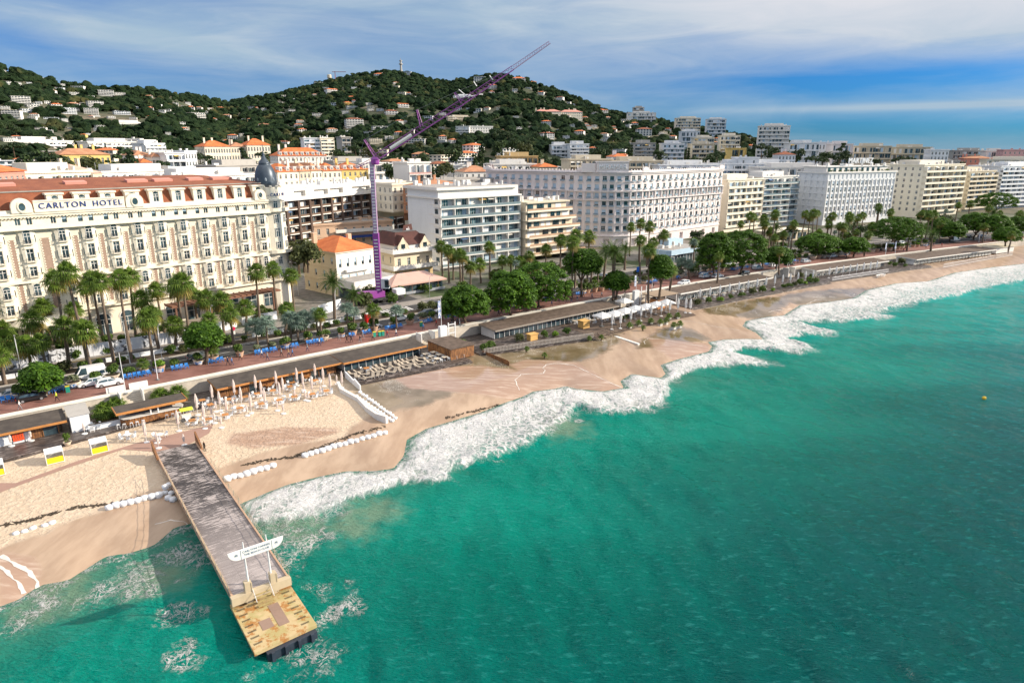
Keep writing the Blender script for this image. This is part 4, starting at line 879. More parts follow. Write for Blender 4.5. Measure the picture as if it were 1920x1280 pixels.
for c in cols:
    # shallow three-sided bay round every window column: two slanting cheeks proud of the wall
    for sx in (-1, 1):
        x0, x1, x2 = c+sx*.80, c+sx*1.35, c+sx*1.62
        q = [(x0,-.55,g),(x1,-.30,g),(x2,0,g)]; qt = [(x,y,TOPB) for x, y, _ in q]
        for i in range(2):
            a, b, d, e = q[i], q[i+1], qt[i+1], qt[i]
            bay.quad(*( (a,b,d,e) if sx > 0 else (b,a,e,d)))
        bay.quad(*(((c+sx*.64,-.55,g),(x0,-.55,g),(x0,-.55,TOPB),(c+sx*.64,-.55,TOPB)) if sx > 0 else ((x0,-.55,g),(c+sx*.64,-.55,g),(c+sx*.64,-.55,TOPB),(x0,-.55,TOPB))))
        bay.quad((c+sx*.64,-.55,g),(c+sx*.64,.0,g),(c+sx*.64,.0,TOPB),(c+sx*.64,-.55,TOPB))
        for a, h, _ in hs: slit.box(x1-.12 if sx < 0 else x1-.02, x1+.02 if sx < 0 else x1+.12, -.36, -.2, a+.2, a+1.7)
    zz = g
    for a, h, _ in hs+[(TOPB, 0, 0)]:
        bay.box(c-.64, c+.64, -.55, -.0, zz, a-.0); zz = a+h
    for (a, h, k) in hs:
        put_window(hot, win_mesh(1.24, h, k), I4, c, a, -.32 if k != 'arch' else -.6)
        trim.box(c-.85, c+.85, -.72, -.56, a+h+(.62 if k == 'arch' else .08), a+h+(.82 if k == 'arch' else .25))
        bal.box(c-.95, c+.95, -1.15, -.58, a-.16, a-.02, 1)
        for q in range(9): x = c-.9+q*.225; bal.box(x-.02, x+.02, -1.14, -1.10, a-.02, a+.72)
        bal.box(c-.95, c+.95, -1.15, -1.09, a+.72, a+.78)
for c0, c1 in zip(cols, cols[1:]):
    m_ = (c0+c1)/2; w_ = .42 if c1-c0 < 5.2 else .75
    for za, zb in ((g+1.2, fz[2]-.1), (fz[2]+.9, fz[4]+1.6)):
        bp = MB(); bp.box(m_-w_, m_+w_, -.06, .0, za, zb); bp.obj('brick_panel', BRICKP, hot); k = za
        while k < zb-.3:
            trim.box(m_-w_-.14, m_-w_+.12, -.12, -.06, k, k+.28); trim.box(m_+w_-.12, m_+w_+.14, -.12, -.06, k, k+.28); k += .56
bay.obj('bay', CREAM2, hot); slit.obj('slit_window', GLASS, hot)
for zz, d_ in ((g-.05, .9), (fz[2]-.25, .75), (TOPB-.1, 1.35), (26.95, .6)): trim.box(-.1, W+.1, -d_, -.0, zz, zz+.32)
trim.box(0, W, -1.3, -1.18, TOPB+.22, TOPB+.95, 0)
for i in range(int(W/.5)): trim.box(i*.5, i*.5+.2, -1.2, -1.02, TOPB+.22, TOPB+.9)
for i in range(int(W/.62)): trim.box(i*.62, i*.62+.3, -.5, -.0, 26.75, 27.05)
# top storey with paired windows
mb = MB(); px_ = []
for c in cols: px_ += [c-1.0, c+1.0]
xs2 = [(p-.5, p+.5) for p in px_]; wall_face(mb, W, TOPB, 27.5, xs2, [(TOPB+.75, TOPB+2.6)], .3); mb.obj('wall', CREAM2, hot)
for p in px_: put_window(hot, win_mesh(1.0, 1.85, 'cross' if rnd.random() < .7 else 'half'), I4, p, TOPB+.75, .2)
trim.box(-.2, W+.2, -.8, 0, 27.4, 27.85); trim.box(0, W, -.35, -.1, 27.85, 28.45)
trim.obj('stone_trim', CREAM2, hot); bal.obj('balcony_rail', [DARKM, CREAM2], hot)
# name panel between the two oval windows
pn = MB(); xa, xb = 24.9, 41.8
pn.box(xa, xb, -.85, -.36, 27.85, 29.95); pn.box(xa, xb, -1.0, -.3, 29.95, 30.25); pn.box(xa, xb, -1.0, -.3, 27.86, 28.15)
for cx in (22.8, 43.8, 73.4, -3.0):
    s_ = .7 if cx > 60 else .86; pts = [(cx+2.1*s_*math.cos(t*math.pi/12), 29.1+2.0*s_*math.sin(t*math.pi/12)) for t in range(13)]; pts = [(cx+2.1*s_, 27.85)]+pts+[(cx-2.1*s_, 27.85)]
    ga = MB(); k = len(pts); ga.add([(x,-1.05,z) for x, z in pts]+[(x,-.2,z) for x, z in pts], [tuple(range(k))[::-1], tuple(range(k, 2*k))]+[(i,(i+1)%k,(i+1)%k+k,i+k) for i in range(k)])
    ov = [(.62*s_*math.cos(t*.3927), .85*s_*math.sin(t*.3927)) for t in range(16)]
    mo = MB(); mo.add([(cx+x,-1.12,29.05+z) for x, z in ov], [tuple(range(16))[::-1]]); mo.obj('oval_window', GLASS, hot)
    ga.add([(cx+x*f_,y_,29.05+z*f_) for f_, y_ in ((1.0,-1.10),(1.25,-1.24),(1.7,-1.10)) for x, z in ov], [(j*16+i, j*16+(i+1)%16, (j+1)*16+(i+1)%16, (j+1)*16+i) for j in range(2) for i in range(16)]); ga.obj('round_gable', CREAM2, hot)
pn.obj('name_panel', CREAM2, hot)
LETB = mat('blue_letter', (.015,.045,.22), .4, .05); LETW = mat('white_letter', (.82,.84,.86), .4, .03)
for t, cx in (('CARLTON', 30.0), ('HOTEL', 38.4)):
    o = link('lettering', text_mesh(t, 1.62, .07, LETB, spacing=1.22), hot, (cx, -.93, 29.05)); facing(o, 0)
# mansard roof, dormers, red hipped upper roof
rf = MB(); Wm = W+1.6
rf.add([(-14,0,27.8),(Wm,0,27.8),(Wm,2.0,31.9),(-14,2.0,31.9)], [(0,1,2,3)]); rf.add([(-14,2.0,31.9),(Wm,2.0,31.9),(Wm-10,16,33.7),(-14,16,33.7),(Wm-10,24,33.7),(-14,24,33.7),(Wm,D,31.1),(-14,D,31.1)], [(0,1,2,3),(3,2,4,5),(5,4,6,7),(1,6,4,2)])
rf.add([(Wm,0,27.8),(Wm,D,27.8),(Wm,D,31.1),(Wm,2.0,31.9)], [(0,1,2,3)]); rf.obj('roof', RED, hot)
gut = MB(); gut.box(-14, Wm, 1.75, 2.1, 31.82, 32.05); gut.obj('gutter', mat('roof_edge', (.30,.28,.25), .7, .2), hot)
sk = MB()
for x, w_ in ((20, 4.5), (33.5, 4.2), (46, 4.5), (52, 4.2), (60, 3.6), (66, 5)): sk.M = Matrix.Translation((x, 8.5, 32.75)) @ Matrix.Rotation(R(7), 4, 'X'); sk.box(0, w_, 0, 2.2, 0, .55)
sk.obj('roof_light', SALM, hot)
for c in [x for x in cols if x > 26]:
    d = MB(); d.box(c-1.45, c-.62, -.05, 2.0, 27.8, 31.2); d.box(c+.62, c+1.45, -.05, 2.0, 27.8, 31.2); d.box(c-.62, c+.62, -.05, 2.0, 31., 31.2); d.box(c-.62, c+.62, -.05, 2.0, 27.8, 28.7); d.box(c-1.7, c+1.7, -.3, 2.2, 31.2, 31.55); o = d.obj('dormer', CREAM2, hot)
    link('window', win_mesh(1.2, 1.75, 'arch'), o, (c, .1, 28.7))
# ground storey: rusticated piers and tall arches
gr = MB(); xg = [(c-1.5, c+1.5) for c in cols]; wall_face(gr, W, -.5, g, xg, [(.0, 3.6)], .8); gr.obj('wall', CREAM, hot)
dk = MB()
for c in cols:
    put_window(hot, win_mesh(3.0, 3.6, 'arch'), I4, c, 0, -.05)
porch = MB(); porch.lathe([(6.0, 5.2), (6.2, 5.6), (5.0, 6.3), (3, 6.9), (.5, 7.1)], 20, 22.8, -1.0)
for k in range(6): a = math.pi+.3+k*.5; porch.lathe([(.35, 0), (.28, 5.2)], 8, 22.8+5*math.cos(a), -1+5*math.sin(a))
porch.obj('porch', CREAM2, hot)
# corner tower with the dome
TX, TY, TR = W+2.0, 3.4, 4.0
tw = MB(); tw.lathe([(TR, 0), (TR, 27.3), (TR+.4, 27.4), (TR+.4, 27.8), (TR+.05, 27.9), (TR-.1, 30.7), (TR-.2, 30.8)], 24, TX, TY); tw.obj('tower', CREAM2, hot)
tt = MB()
for zz in (g, fz[2]-.2, TOPB): tt.lathe([(TR+.1, zz), (TR+1.2, zz+.1), (TR+1.2, zz+1.0), (TR+1.0, zz+1.0), (TR+1.0, zz+.3), (TR+.1, zz+.3)], 24, TX, TY)
for k in range(14): a = k*2*math.pi/14; tt.lathe([(.38, 30.7), (.38, 31.1), (.2, 31.3)], 8, TX+(TR-.3)*math.cos(a), TY+(TR-.2)*math.sin(a))
tt.obj('tower_balcony', CREAM, hot)
dm = MB(); dm.lathe([(2.75, 30.6), (2.78, 32.0), (2.68, 33.4), (2.45, 34.6), (2.05, 35.6), (1.6, 36.3), (1.4, 36.5), (1.5, 36.6), (1.3, 37.0), (.95, 37.5), (.6, 38.0), (.42, 38.5), (.25, 38.7), (.42, 39.0), (.12, 39.4), (.05, 41.6)], 24, TX, TY); dm.obj('dome', mat('dome_slate', (.065,.085,.11), .4, .2, 1.5, .3), hot, smooth_=True)
db = MB()
for k in range(8):
    a = k*math.pi/4+.3; db.lathe([(.28, 32.4), (.30, 32.9), (.04, 33.3)], 8, TX+2.62*math.cos(a), TY+2.62*math.sin(a))
db.obj('dome_dormer', mat('dome_metal', (.22,.26,.30), .4, .2), hot)
for k, a in enumerate((-2.3, -1.6, -.9, -.2)):
    for zz, h in ((fz[0]+.9, 2), (fz[1]+.6, 2), (fz[2]+1, 1.9), (fz[3]+.6, 2.4), (fz[4]+.7, 2.2), (TOPB+.9, 2.1)):
        o = link('window', win_mesh(1.15, h, 'cross'), hot, (TX+(TR+.07)*math.cos(a), TY+(TR+.07)*math.sin(a), zz), a+math.pi/2)
for k, ch in enumerate('-CARLTON'):
    a = -2.0+k*.21; o = link('lettering', text_mesh(ch, 1.1, .06, LETB), hot, (TX+(TR+.06)*math.cos(a), TY+(TR+.06)*math.sin(a), 28.9)); facing(o, a+math.pi/2)
body(hot, W, D, 27.8, CREAM, ('right', 'back')); flush_windows(hot)

# ---------------------------------------------------------------- glass-fronted white block
A, B = (-24.9, 227.2), (2.2, 249.4)
b1, W = building('apartment_block', 'white apartment block with bands of blue glass balconies on the seafront', A, B)
D = 20; balconies(b1, 'front', W, D, 0, 7, 3.3, WH, GLBLUE, 1.7, BALC, 6, g=1.2, top=2.9, pier_w=.3)
body(b1, W, D, 27.3, WH2); 
lw = MB(); lw.M = FACES['left'](W, D)
for i in range(7): zz = 1.2+i*3.3; lw.box(D-2.6, D+1.7, -.25, 0, zz+.4, zz+1.5); lw.box(D-6, D-2.6, -.05, 0, zz+1.1, zz+1.4)
lw.obj('end_band', WH, b1); lg = MB(); lg.M = FACES['left'](W, D)
for i in range(7): lg.box(D-2.2, D-.2, -.04, 0, 1.2+i*3.3+1.5, 1.2+i*3.3+3.2)
lg.obj('end_window', GLASS, b1)
pt = MB(); pt.box(1.2, W-1.2, 1.6, D-1, 24.6, 27.0); pt.obj('penthouse', GLBLUE, b1)
mb = MB(); mb.box(-.6, W+.4, -1.8, D, 24.2, 24.7); mb.obj('terrace', WH, b1)
mb = MB(); mb.box(-1.2, W-1, -1.2, D+1, 27.1, 28.0); mb.obj('roof', WH, b1); flush_windows(b1); mb = MB(); mb.box(-1, W-1.2, -1.0, D+.8, 28.0, 28.05); mb.obj('roof_cover', GRAVEL, b1); clutter(b1, W, D, 28.05, 22, 5)
# ---------------------------------------------------------------- stepped terraces block
A = (5.0, 247.5); B = (A[0]+25*math.cos(R(39.4)), A[1]+25*math.sin(R(39.4)))
b2, W = building('apartment_block', 'stepped cream apartment block with wide open terraces', A, B)
for i in range(6):
    w_ = W+[5,5,4.2,2.6,.8,-1][i]-1; zz = 2.2+i*3.2; mb = MB(); mb.box(0, w_, -3.0+i*.35, 12, zz-.3, zz+.0); mb.box(0, w_, -3.0+i*.35, -2.85+i*.35, zz, zz+.35); o = mb.obj('terrace', BEIGE if i < 3 else CREAM2, b2)
    rl = MB(); rl.box(.05, w_-.05, -2.97+i*.35, -2.92+i*.35, zz+.35, zz+1.05); rl.obj('railing', mat('brass_rail', (.45,.30,.20), .4, .2), o)
    bk = MB(); bk.box(.3, w_-2.2, .2, 12, zz, zz+2.9); bk.obj('wall', facade_mat('cream_wall_back', (.72,.62,.48), .1), b2)
    gl = MB(); x = 1.0
    r_ = random.Random(i)
    while x < w_-5: ww_ = r_.uniform(1.6, 3.6); gl.box(x, x+ww_, .1, .2, zz+.05, zz+2.5, 0 if r_.random() < .75 else 1); x += ww_+r_.uniform(.6, 2.2)
    gl.obj('glazing', [GLASS, WH2], b2)
mb = MB(); mb.box(.2, W-3, -.8, 12.2, 21.1, 21.6); mb.obj('roof', BEIGE, b2); clutter(b2, W-4, 11, 21.6, 12, 8)
# ---------------------------------------------------------------- the curved rose-white hotel
PK = [(-12.0,316.0),(31.0,288.5),(37.5,286.0),(43.5,285.2),(50.0,286.5),(55.5,290.0),(103.0,333.0)]
pk = thing('curved_hotel', 'long rose-white hotel whose front curves round the street corner', 'hotel', (0,0,LV))
Z0, ZT = 0, 31.6; fzp = [6.2+i*3.45 for i in range(7)]
wa = MB(); tr = MB(); rl = MB(); rc = MB()
for si, (a, b) in enumerate(zip(PK, PK[1:])):
    L = math.dist(a, b); ang = math.atan2(b[1]-a[1], b[0]-a[0]); M = Matrix.Translation((a[0], a[1], 0)) @ Matrix.Rotation(ang, 4, 'Z')
    nw = {0: 13, 5: 15}.get(si, 2 if L > 6.5 else 2); nw = {0: 12, 1: 2, 2: 2, 3: 2, 4: 2, 5: 14}[si]
    w_ = 1.8; xs = spread(L, nw, w_); wa.M = tr.M = rl.M = M
    wall_face(wa, L, 4.6, 31.0, xs, [(z+.5, z+2.75) for z in fzp], .35)
    xg = spread(L, max(1, nw//2), 2.6); wall_face(wa, L, -.5, 4.6, xg, [(0, 3.4)], 1.0)
    for j, z in enumerate(fzp):
        for (c_, d) in xs:
            kd = rnd.choice(['shut', 'half', 'shut', 'shut', 'cross', 'half']) if si < 4 else rnd.choice(['cross', 'half', 'cross', 'shut'])
            put_window(pk, win_mesh(w_, 2.25, kd), M, (c_+d)/2, z+.5, .25)
            rl.box(c_-.15, d+.15, -.62, -.56, z+.45, z+1.15); rl.box(c_-.15, d+.15, -.62, -.0, z+.3, z+.42, 1)
    for zz, d_ in ((4.5, .5), (fzp[4]-.35, .95), (fzp[5]-.2, 1.0), (30.4, .5), (31.0, .9)): tr.box(-.1, L+.1, -d_, 0, zz, zz+.3)
    for k in range(nw+1):
        x = L*k/nw; tr.box(x-.16, x+.16, -.16, 0, fzp[0]-.6, fzp[4]-.4); tr.box(x-.14, x+.14, -.7, -.0, fzp[4], fzp[5]-.2)
    tr.box(0, L, -.3, -.1, 31.3, 31.9)
    for k in range(int(L/1.6)): tr.box(k*1.6, k*1.6+.3, -.35, -.05, 31.9, 32.4)
for sgn, (a, b, t) in enumerate([(0, 1, .02), (0, 1, .97), (5, 6, .03), (5, 6, .97)]):
    pa, pb = PK[a], PK[b]; x, y = pa[0]+(pb[0]-pa[0])*t, pa[1]+(pb[1]-pa[1])*t; ang = math.atan2(pb[1]-pa[1], pb[0]-pa[0]); tr.M = Matrix.Translation((x, y, 0)) @ Matrix.Rotation(ang, 4, 'Z')
    pts = [(2.0*math.cos(k*math.pi/8), 31.6+1.7*math.sin(k*math.pi/8)) for k in range(9)]; tr.add([(x_,-.6,z_) for x_, z_ in pts]+[(x_,.2,z_) for x_, z_ in pts], [tuple(range(9))[::-1], tuple(range(9, 18))]+[(i, i+1, i+10, i+9) for i in range(8)])
    for q in (-2.0, 2.0): tr.lathe([(.28, 31.5), (.28, 33), (.12, 33.4), (.2, 33.8), (.02, 34.2)], 8, q, -.3)
tr.M = Matrix.Identity(4)
wa.M = Matrix.Identity(4); wa.obj('wall', PINKW, pk); tr.obj('stone_trim', facade_mat('rose_white_trim', (.81,.75,.73), .1), pk); rl.obj('balcony_rail', [mat('blue_grey_rail', (.22,.30,.36), .5, .15), PINKW], pk)['kind'] = 'stuff'
rb = MB(); rb.prism([PK[0], *PK[1:], (92,346), (50,305), (38,303), (-4,328)], 30.9, 31.2); rb.obj('roof', GRAVEL, pk)
bb = MB(); bb.quad((103,333,-.5),(92,346,-.5),(92,346,31),(103,333,31)); bb.quad((-4,328,-.5),(-12,316,-.5),(-12,316,31),(-4,328,31)); bb.obj('end_wall', PINKW, pk)
sg = MB(); a, b = PK[2], PK[4]; ang = math.atan2(b[1]-a[1], b[0]-a[0]); sg.M = Matrix.Translation((PK[3][0]-8.2, PK[3][1]+.2, 0)); sg.box(0, 13.5, 0, 3, 31.2, 35.2); sg.box(-.2, 13.7, -.3, 3.1, 35.2, 35.6); sg.box(-6, -.2, .8, 3, 31.2, 34.8); sg.obj('sign_block', PINKW, pk)
o = link('lettering', text_mesh('MIRAMAR', 2.6, .3, LETW, spacing=1.05), pk, (PK[3][0]-1.4, PK[3][1]+.06, 33.3)); facing(o, 0); flush_windows(pk)
# ---------------------------------------------------------------- white hotel, right
A, B = (171.7, 370.0), (223.0, 396.0)
mz, W = building('white_hotel', 'bright white hotel with long rows of windows and rooftop gardens', A, B, 'hotel')
D = 20; facade(mz, 'front', W, D, 0, 7, 3.45, 17, 1.35, 2.3, WH2, 'cross', g=3.2, top=.6, mix_=['cross', 'cross', 'half'])
facade(mz, 'left', W, D, 0, 7, 3.45, 5, 1.35, 2.2, WH2, 'cross', g=3.2, top=.6); body(mz, W, D, 27.9, WH2, ('right', 'back'))
pm = MB()
for k in range(18): x = min(max(W*k/17, .2), W-.2); pm.box(x-.2, x+.2, -.3, -.0, 3, 24.5)
pm.obj('pilaster', WH, mz)
slab_roof(mz, W, D, 27.95, WH, .6, .3); ph = MB(); ph.box(2, W-4, 3, D-2, 28.35, 31.2); ph.box(1.4, W-3.4, 2.4, D-1.6, 31.2, 31.5); ph.obj('penthouse', WH, mz)
pg = MB()
for k in range(10): pg.box(3+k*4.6, 5+k*4.6, 2.9, 2.97, 28.7, 30.7)
pg.obj('penthouse_window', GLASS, mz); clutter(mz, W, D, 31.5, 20, 9)
r_ = random.Random(4); gd = leaves(r_, [((r_.uniform(1, W-1), r_.uniform(.8, 2.0), 28.9+r_.uniform(0, .3)), r_.uniform(.4, .9)) for _ in range(26)], 30, .22); gd.obj('rooftop_garden', L_SHRUB, mz)
sgp = MB()
for k in range(9): sgp.tube([(W*.5-10+k*2.5, 2.9, 31.4), (W*.5-10+k*2.5, 2.9, 35.4)], .07, 4)
sgp.obj('sign_frame', METW, mz); o = link('lettering', text_mesh('MARTINEZ', 4.0, .25, LETW, spacing=1.1), mz, (W*.5, 2.6, 34.4)); facing(o, -R(27)+0); o.rotation_euler = (R(90), 0, 0)
# ---------------------------------------------------------------- blocks between and beyond the hotels
def bal_block(label, A, B, D, ztop, fl, material, glass=GLASS, g=1.5, left=True, right=False, depth=1.5, rail=None, piers=5, cat='building', leftwin=False, seed=1, roofm=None, name='apartment_block', z0=None, group=None, zone=None, pent=True, ph=.95):
    o, W = building(name, label, A, B, cat, z0=z0, group=group, zone=zone); z0 = LV if z0 is None else z0; Ht = ztop-z0; fh = (Ht-g-.5)/fl
    balconies(o, 'front', W, D, 0, fl, fh, material, glass, depth, rail, piers, g=g, top=.5, ph=ph)
    if leftwin: facade(o, 'left', W, D, 0, fl, fh, max(2, int(D/4)), 1.3, min(2, fh*.55), material, 'cross', g=g, top=.5, band_=False)
    else: body(o, W, D, Ht, material, ('left',))
    if right: balconies(o, 'right', W, D, 0, fl, fh, material, glass, depth, rail, 3, g=g, top=.5, ph=ph); body(o, W, D, Ht, material, ('back',))
    else: body(o, W, D, Ht, material, ('right', 'back'))
    slab_roof(o, W, D, Ht, material, .5, .3, roofm, par=.35)
    if pent and W > 14: mb = MB(); mb.box(W*.2, W*.8, D*.3, D*.8, Ht+.3, Ht+2.8); mb.obj('penthouse', material, o)
    clutter(o, W, D, Ht+.4, int(W*D/40)+3, seed); flush_windows(o); return o
def win_block(label, A, B, D, ztop, fl, material, nw=6, roof='flat', g=.5, roofm=ORANGE, name='apartment_block', cat='building', z0=None, seed=1, kind='cross', rh=3.0, ww=1.1, dormers=0, rail=False, faces=('front', 'left'), group=None, zone=None):
    o, W = building(name, label, A, B, cat, z0=z0, group=group, zone=zone); z0 = LV if z0 is None else z0; Ht = ztop-z0; fh = (Ht-g-.5)/fl; wh = fh*.58
    for f in faces: Wf = W if f in ('front', 'back') else D; facade(o, f, W, D, 0, fl, fh, max(2, int(nw*Wf/W)), ww, wh, material, kind, g=g, top=.5, rail=rail, lift=fh*.22)
    body(o, W, D, Ht, material, [f for f in ('left', 'right', 'back') if f not in faces])
    if roof == 'hip': hip_roof(o, W, D, Ht, rh, roofm, .6)
    else: slab_roof(o, W, D, Ht, material, .4, .3)
    if dormers:
        st = W/dormers
        for k in range(dormers): mb = MB(); x = st*(k+.5); mb.box(x-.8, x+.8, .1, 2.4, Ht+.05, Ht+2.0); mb.box(x-1, x+1, -.1, 2.6, Ht+2.0, Ht+2.2); d = mb.obj('dormer', WH, o); link('window', win_mesh(1.0, 1.4), d, (x, .05, Ht+.3))
    mb = MB(); r = random.Random(seed)
    for _ in range(max(2, int(W/7))): x, y = r.uniform(1, W-2), r.uniform(D*.3, D*.7); mb.box(x, x+1.1, y, y+.7, Ht, Ht+(rh if roof == 'hip' else 0)+1.6); mb.box(x-.1, x+1.2, y-.1, y+.8, Ht+(rh if roof == 'hip' else 0)+1.6, Ht+(rh if roof == 'hip' else 0)+1.8)
    mb.obj('chimney', material, o); flush_windows(o); return o
bal_block('narrow cream block with deep loggias right of the curved hotel', (107,337), (131,356), 16, 30.5, 7, CREAM2, piers=6, depth=1.2, g=2.5, seed=3)
bal_block('cream block with white awnings beside the white hotel', (131.6,357.5), (157,374), 16, 31.3, 8, WH, piers=4, depth=1.8, g=2.5, seed=4, rail=BALC)
bal_block('tall pale cream block with rounded balcony fronts', (249.6,414), (291,440), 26, 36.2, 8, CREAM2, piers=6, depth=2.2, g=3, leftwin=True, seed=6)
bal_block('cream balcony block with a grey end wall', (303,453), (337,475), 20, 31.2, 8, BEIGE, piers=4, depth=2.0, g=2, seed=7)
bal_block('large white block with sawtooth balconies at the right edge', (342,478), (430,520), 22, 34.0, 9, WH2, piers=14, depth=2.0, g=2, seed=8)
# low pale-blue restaurant
lo = thing('restaurant', 'low round-fronted pale blue and white restaurant with a flat roof', 'restaurant', (57,241,LV), R(40)); mb = MB(); mb.box(0, 17, 0, 9, 0, 3.2); mb.obj('wall', GLASS, lo)
BLUEP = mat('pale_blue_panel', (.45,.60,.72), .4, .08); mb = MB(); pts = [(0,-1.5),(17,-1.5)]+[(17+2.5*math.sin(t), 1+2.5*-math.cos(t)) for t in (.4,.9,1.5)]+[(19.5,10),(-1,10),(-1.6,0)]; mb.prism(pts, 3.2, 5.0); mb.obj('fascia', BLUEP, lo); mb = MB(); mb.prism([(x*.93+.6, y*.9+.4) for x, y in pts], 5.0, 5.15); mb.obj('roof', GRAVEL, lo)
mb = MB(); mb.box(8, 17, 6, 10, 5.15, 7.4); mb.obj('roof_screen', BLUEP, lo); clutter(lo, 14, 5, 5.15, 7, 3)
mb = MB(); [mb.box(k*1.9, k*1.9+.12, -.04, 0, 0, 3.2) for k in range(9)]; mb.obj('mullion', METW, lo)
# shops pavilion to the right of it
lp = thing('pavilion', 'long low beige garden pavilion among the palms', 'pavilion', (118,300,LV), R(33)); mb = MB(); mb.box(0, 26, 0, 9, 0, 4.2); mb.obj('wall', BEIGE, lp); mb = MB(); mb.box(-.6, 26.6, -.6, 9.6, 4.2, 4.6); mb.obj('roof', CREAM2, lp); mb = MB(); [mb.box(2+k*4, 4.6+k*4, -.05, 0, .5, 3.4) for k in range(6)]; mb.obj('window', GLASS, lp)
# ---------------------------------------------------------------- orange-roofed villa
vl, W = building('villa', 'white and cream villa with a bright orange tiled roof', (-49.5,185), (-41,195), 'villa'); D = 16.6
facade(vl, 'front', W, D, 0, 2, 4.6, 5, .9, 2.4, facade_mat('villa_white', (.80,.77,.70), .15), 'half', g=2.4, top=.8, lift=1.0); facade(vl, 'left', W, D, 0, 3, 4.0, 4, .95, 1.9, facade_mat('villa_cream', (.74,.62,.43), .3), 'half', g=0, top=0.0)
body(vl, W, D, 12.4, CREAM, ('right', 'back')); mb = MB(); mb.box(-.45, W+.45, -.45, D+.45, 12.2, 12.6); mb.obj('cornice', CREAM2, vl); hip_roof(vl, W, D, 12.6, 3.4, ORANGE, .7)
mb = MB(); mb.box(1.2, 2.4, 12, 13.2, 13, 16.6); mb.box(1.05, 2.55, 11.85, 13.35, 16.6, 16.9); mb.box(W-2, W-.8, 9, 10.2, 13, 16); mb.obj('chimney', PEACH, vl)
mb = MB(); mb.box(2.5, W-2.0, -1.2, -.13, 6.6, 7.3); mb.obj('balcony', WH, vl)
an = thing('annex', 'flat-roofed white annex in front of the orange-roofed villa', 'building', (-43.5,179.5,LV), R(49.6)); mb = MB(); mb.box(0, 15, 0, 7, 0, 3.0, 1); mb.box(-.3, 15.3, -.5, 7, 3.0, 5.2); mb.obj('wall', [WH, GLASS], an); mb = MB(); mb.box(0, 15, -.2, 6.7, 5.2, 5.26); mb.obj('roof', GRAVEL, an); mb = MB(); [mb.box(k*2.1, k*2.1+.25, -.06, 0, 0, 3.0) for k in range(8)]; mb.obj('pillar', WH, an)
# ---------------------------------------------------------------- little castle-like house
cs = thing('castle_house', 'small yellow castle-like house with maroon steep roofs and white battlements', 'house', (-36.5,204,LV), R(40)); W, D = 14, 14
YC = facade_mat('castle_yellow', (.70,.52,.28), .2); YC2 = facade_mat('castle_cream', (.74,.65,.48), .2)
facade(cs, 'front', W, D, 0, 1, 4.3, 3, 1.5, 3.0, YC, 'shut', g=0, top=0, lift=.3, band_=False); 
mb = MB(); mb.M = Matrix.Translation((0,0,4.3)); wall_face(mb, W, 0, 5.0, spread(W, 4, 1.1), [(.9, 3.3)]); mb.M = FACES['left'](W, D); wall_face(mb, D, 0, 10, spread(D, 3, .8), [(1.5, 3.2), (6.0, 8.0)]); mb.obj('wall', YC2, cs)
for c_, d in spread(W, 4, 1.1): put_window(cs, win_mesh(1.1, 2.4, 'cross'), I4, (c_+d)/2, 5.2)
for c_, d in spread(D, 3, .8):
    for z, h in ((1.5, 1.7), (6.0, 2.0)): put_window(cs, win_mesh(.8, h, 'cross'), FACES['left'](W, D), (c_+d)/2, z)
body(cs, W, D, 10, YC2, ('right', 'back'))
mb = MB()
for z in (4.2, 9.3):
    mb.box(-1.3, W+1.3, -1.6, .0, z, z+.25); mb.box(-1.3, W+1.3, -1.6, -1.35, z+.25, z+1.2); mb.box(-1.3, -1.05, -1.35, 8, z+.25, z+1.2); mb.box(-1.3, 0, 0, 8, z, z+.25); mb.box(W+1.05, W+1.3, -1.35, 6, z+.25, z+1.2)
    for k in range(17): mb.box(-1.3+k, -.8+k, -1.63, -1.32, z+1.2, z+1.45)
mb.obj('battlement', WH, cs)
mb = MB(); mb.box(.6, W-.6, .6, D, 10, 11.6); mb.obj('wall', WH, cs); mb = MB(); mb.add([(.2,.2,11.6),(W-.2,.2,11.6),(W-.2,D,11.6),(.2,D,11.6),(3,4,15.2),(W-3,4,15.2),(W-3,D-2,15.2),(3,D-2,15.2)], [(0,1,5,4),(1,2,6,5),(2,3,7,6),(3,0,4,7),(4,5,6,7)])
for x in (3.2, 11.2):
    mb.add([(x-2.4,-.4,9.6),(x+2.4,-.4,9.6),(x,-.4,14.6),(x-2.4,5,9.6),(x+2.4,5,9.6),(x,5,14.6)], [(0,2,5,3),(1,4,5,2)])
mb.obj('roof', MAROON, cs)
mb = MB()
for x in (3.2, 11.2):
    mb.add([(x-2.0,-.35,9.6),(x+2.0,-.35,9.6),(x+2.0,-.35,11.4),(x,-.35,14.2),(x-2.0,-.35,11.4)], [(0,1,2,3,4)])
mb.obj('gable', YC2, cs)
mb = MB(); [mb.box(x-.7, x+.7, -.42, -.36, 10.0, 12.0) for x in (3.2, 11.2)]; mb.obj('gable_window', GLASS, cs)
mb = MB(); mb.box(3.2, W-3.2, 4.2, D-2.2, 15.2, 15.3); mb.obj('roof_deck', BITUM, cs)
mb = MB(); mb.quad((6,5.6,12.2),(13,9,12.2),(12.2,9,17),(7.4,6,17)); mb.obj('sign_roof', MAROON, cs); o = link('lettering', text_mesh('nü', 1.9, .05, LETW), cs, (9.4, 6.8, 15.6)); o.rotation_euler = (R(84), 0, R(26))
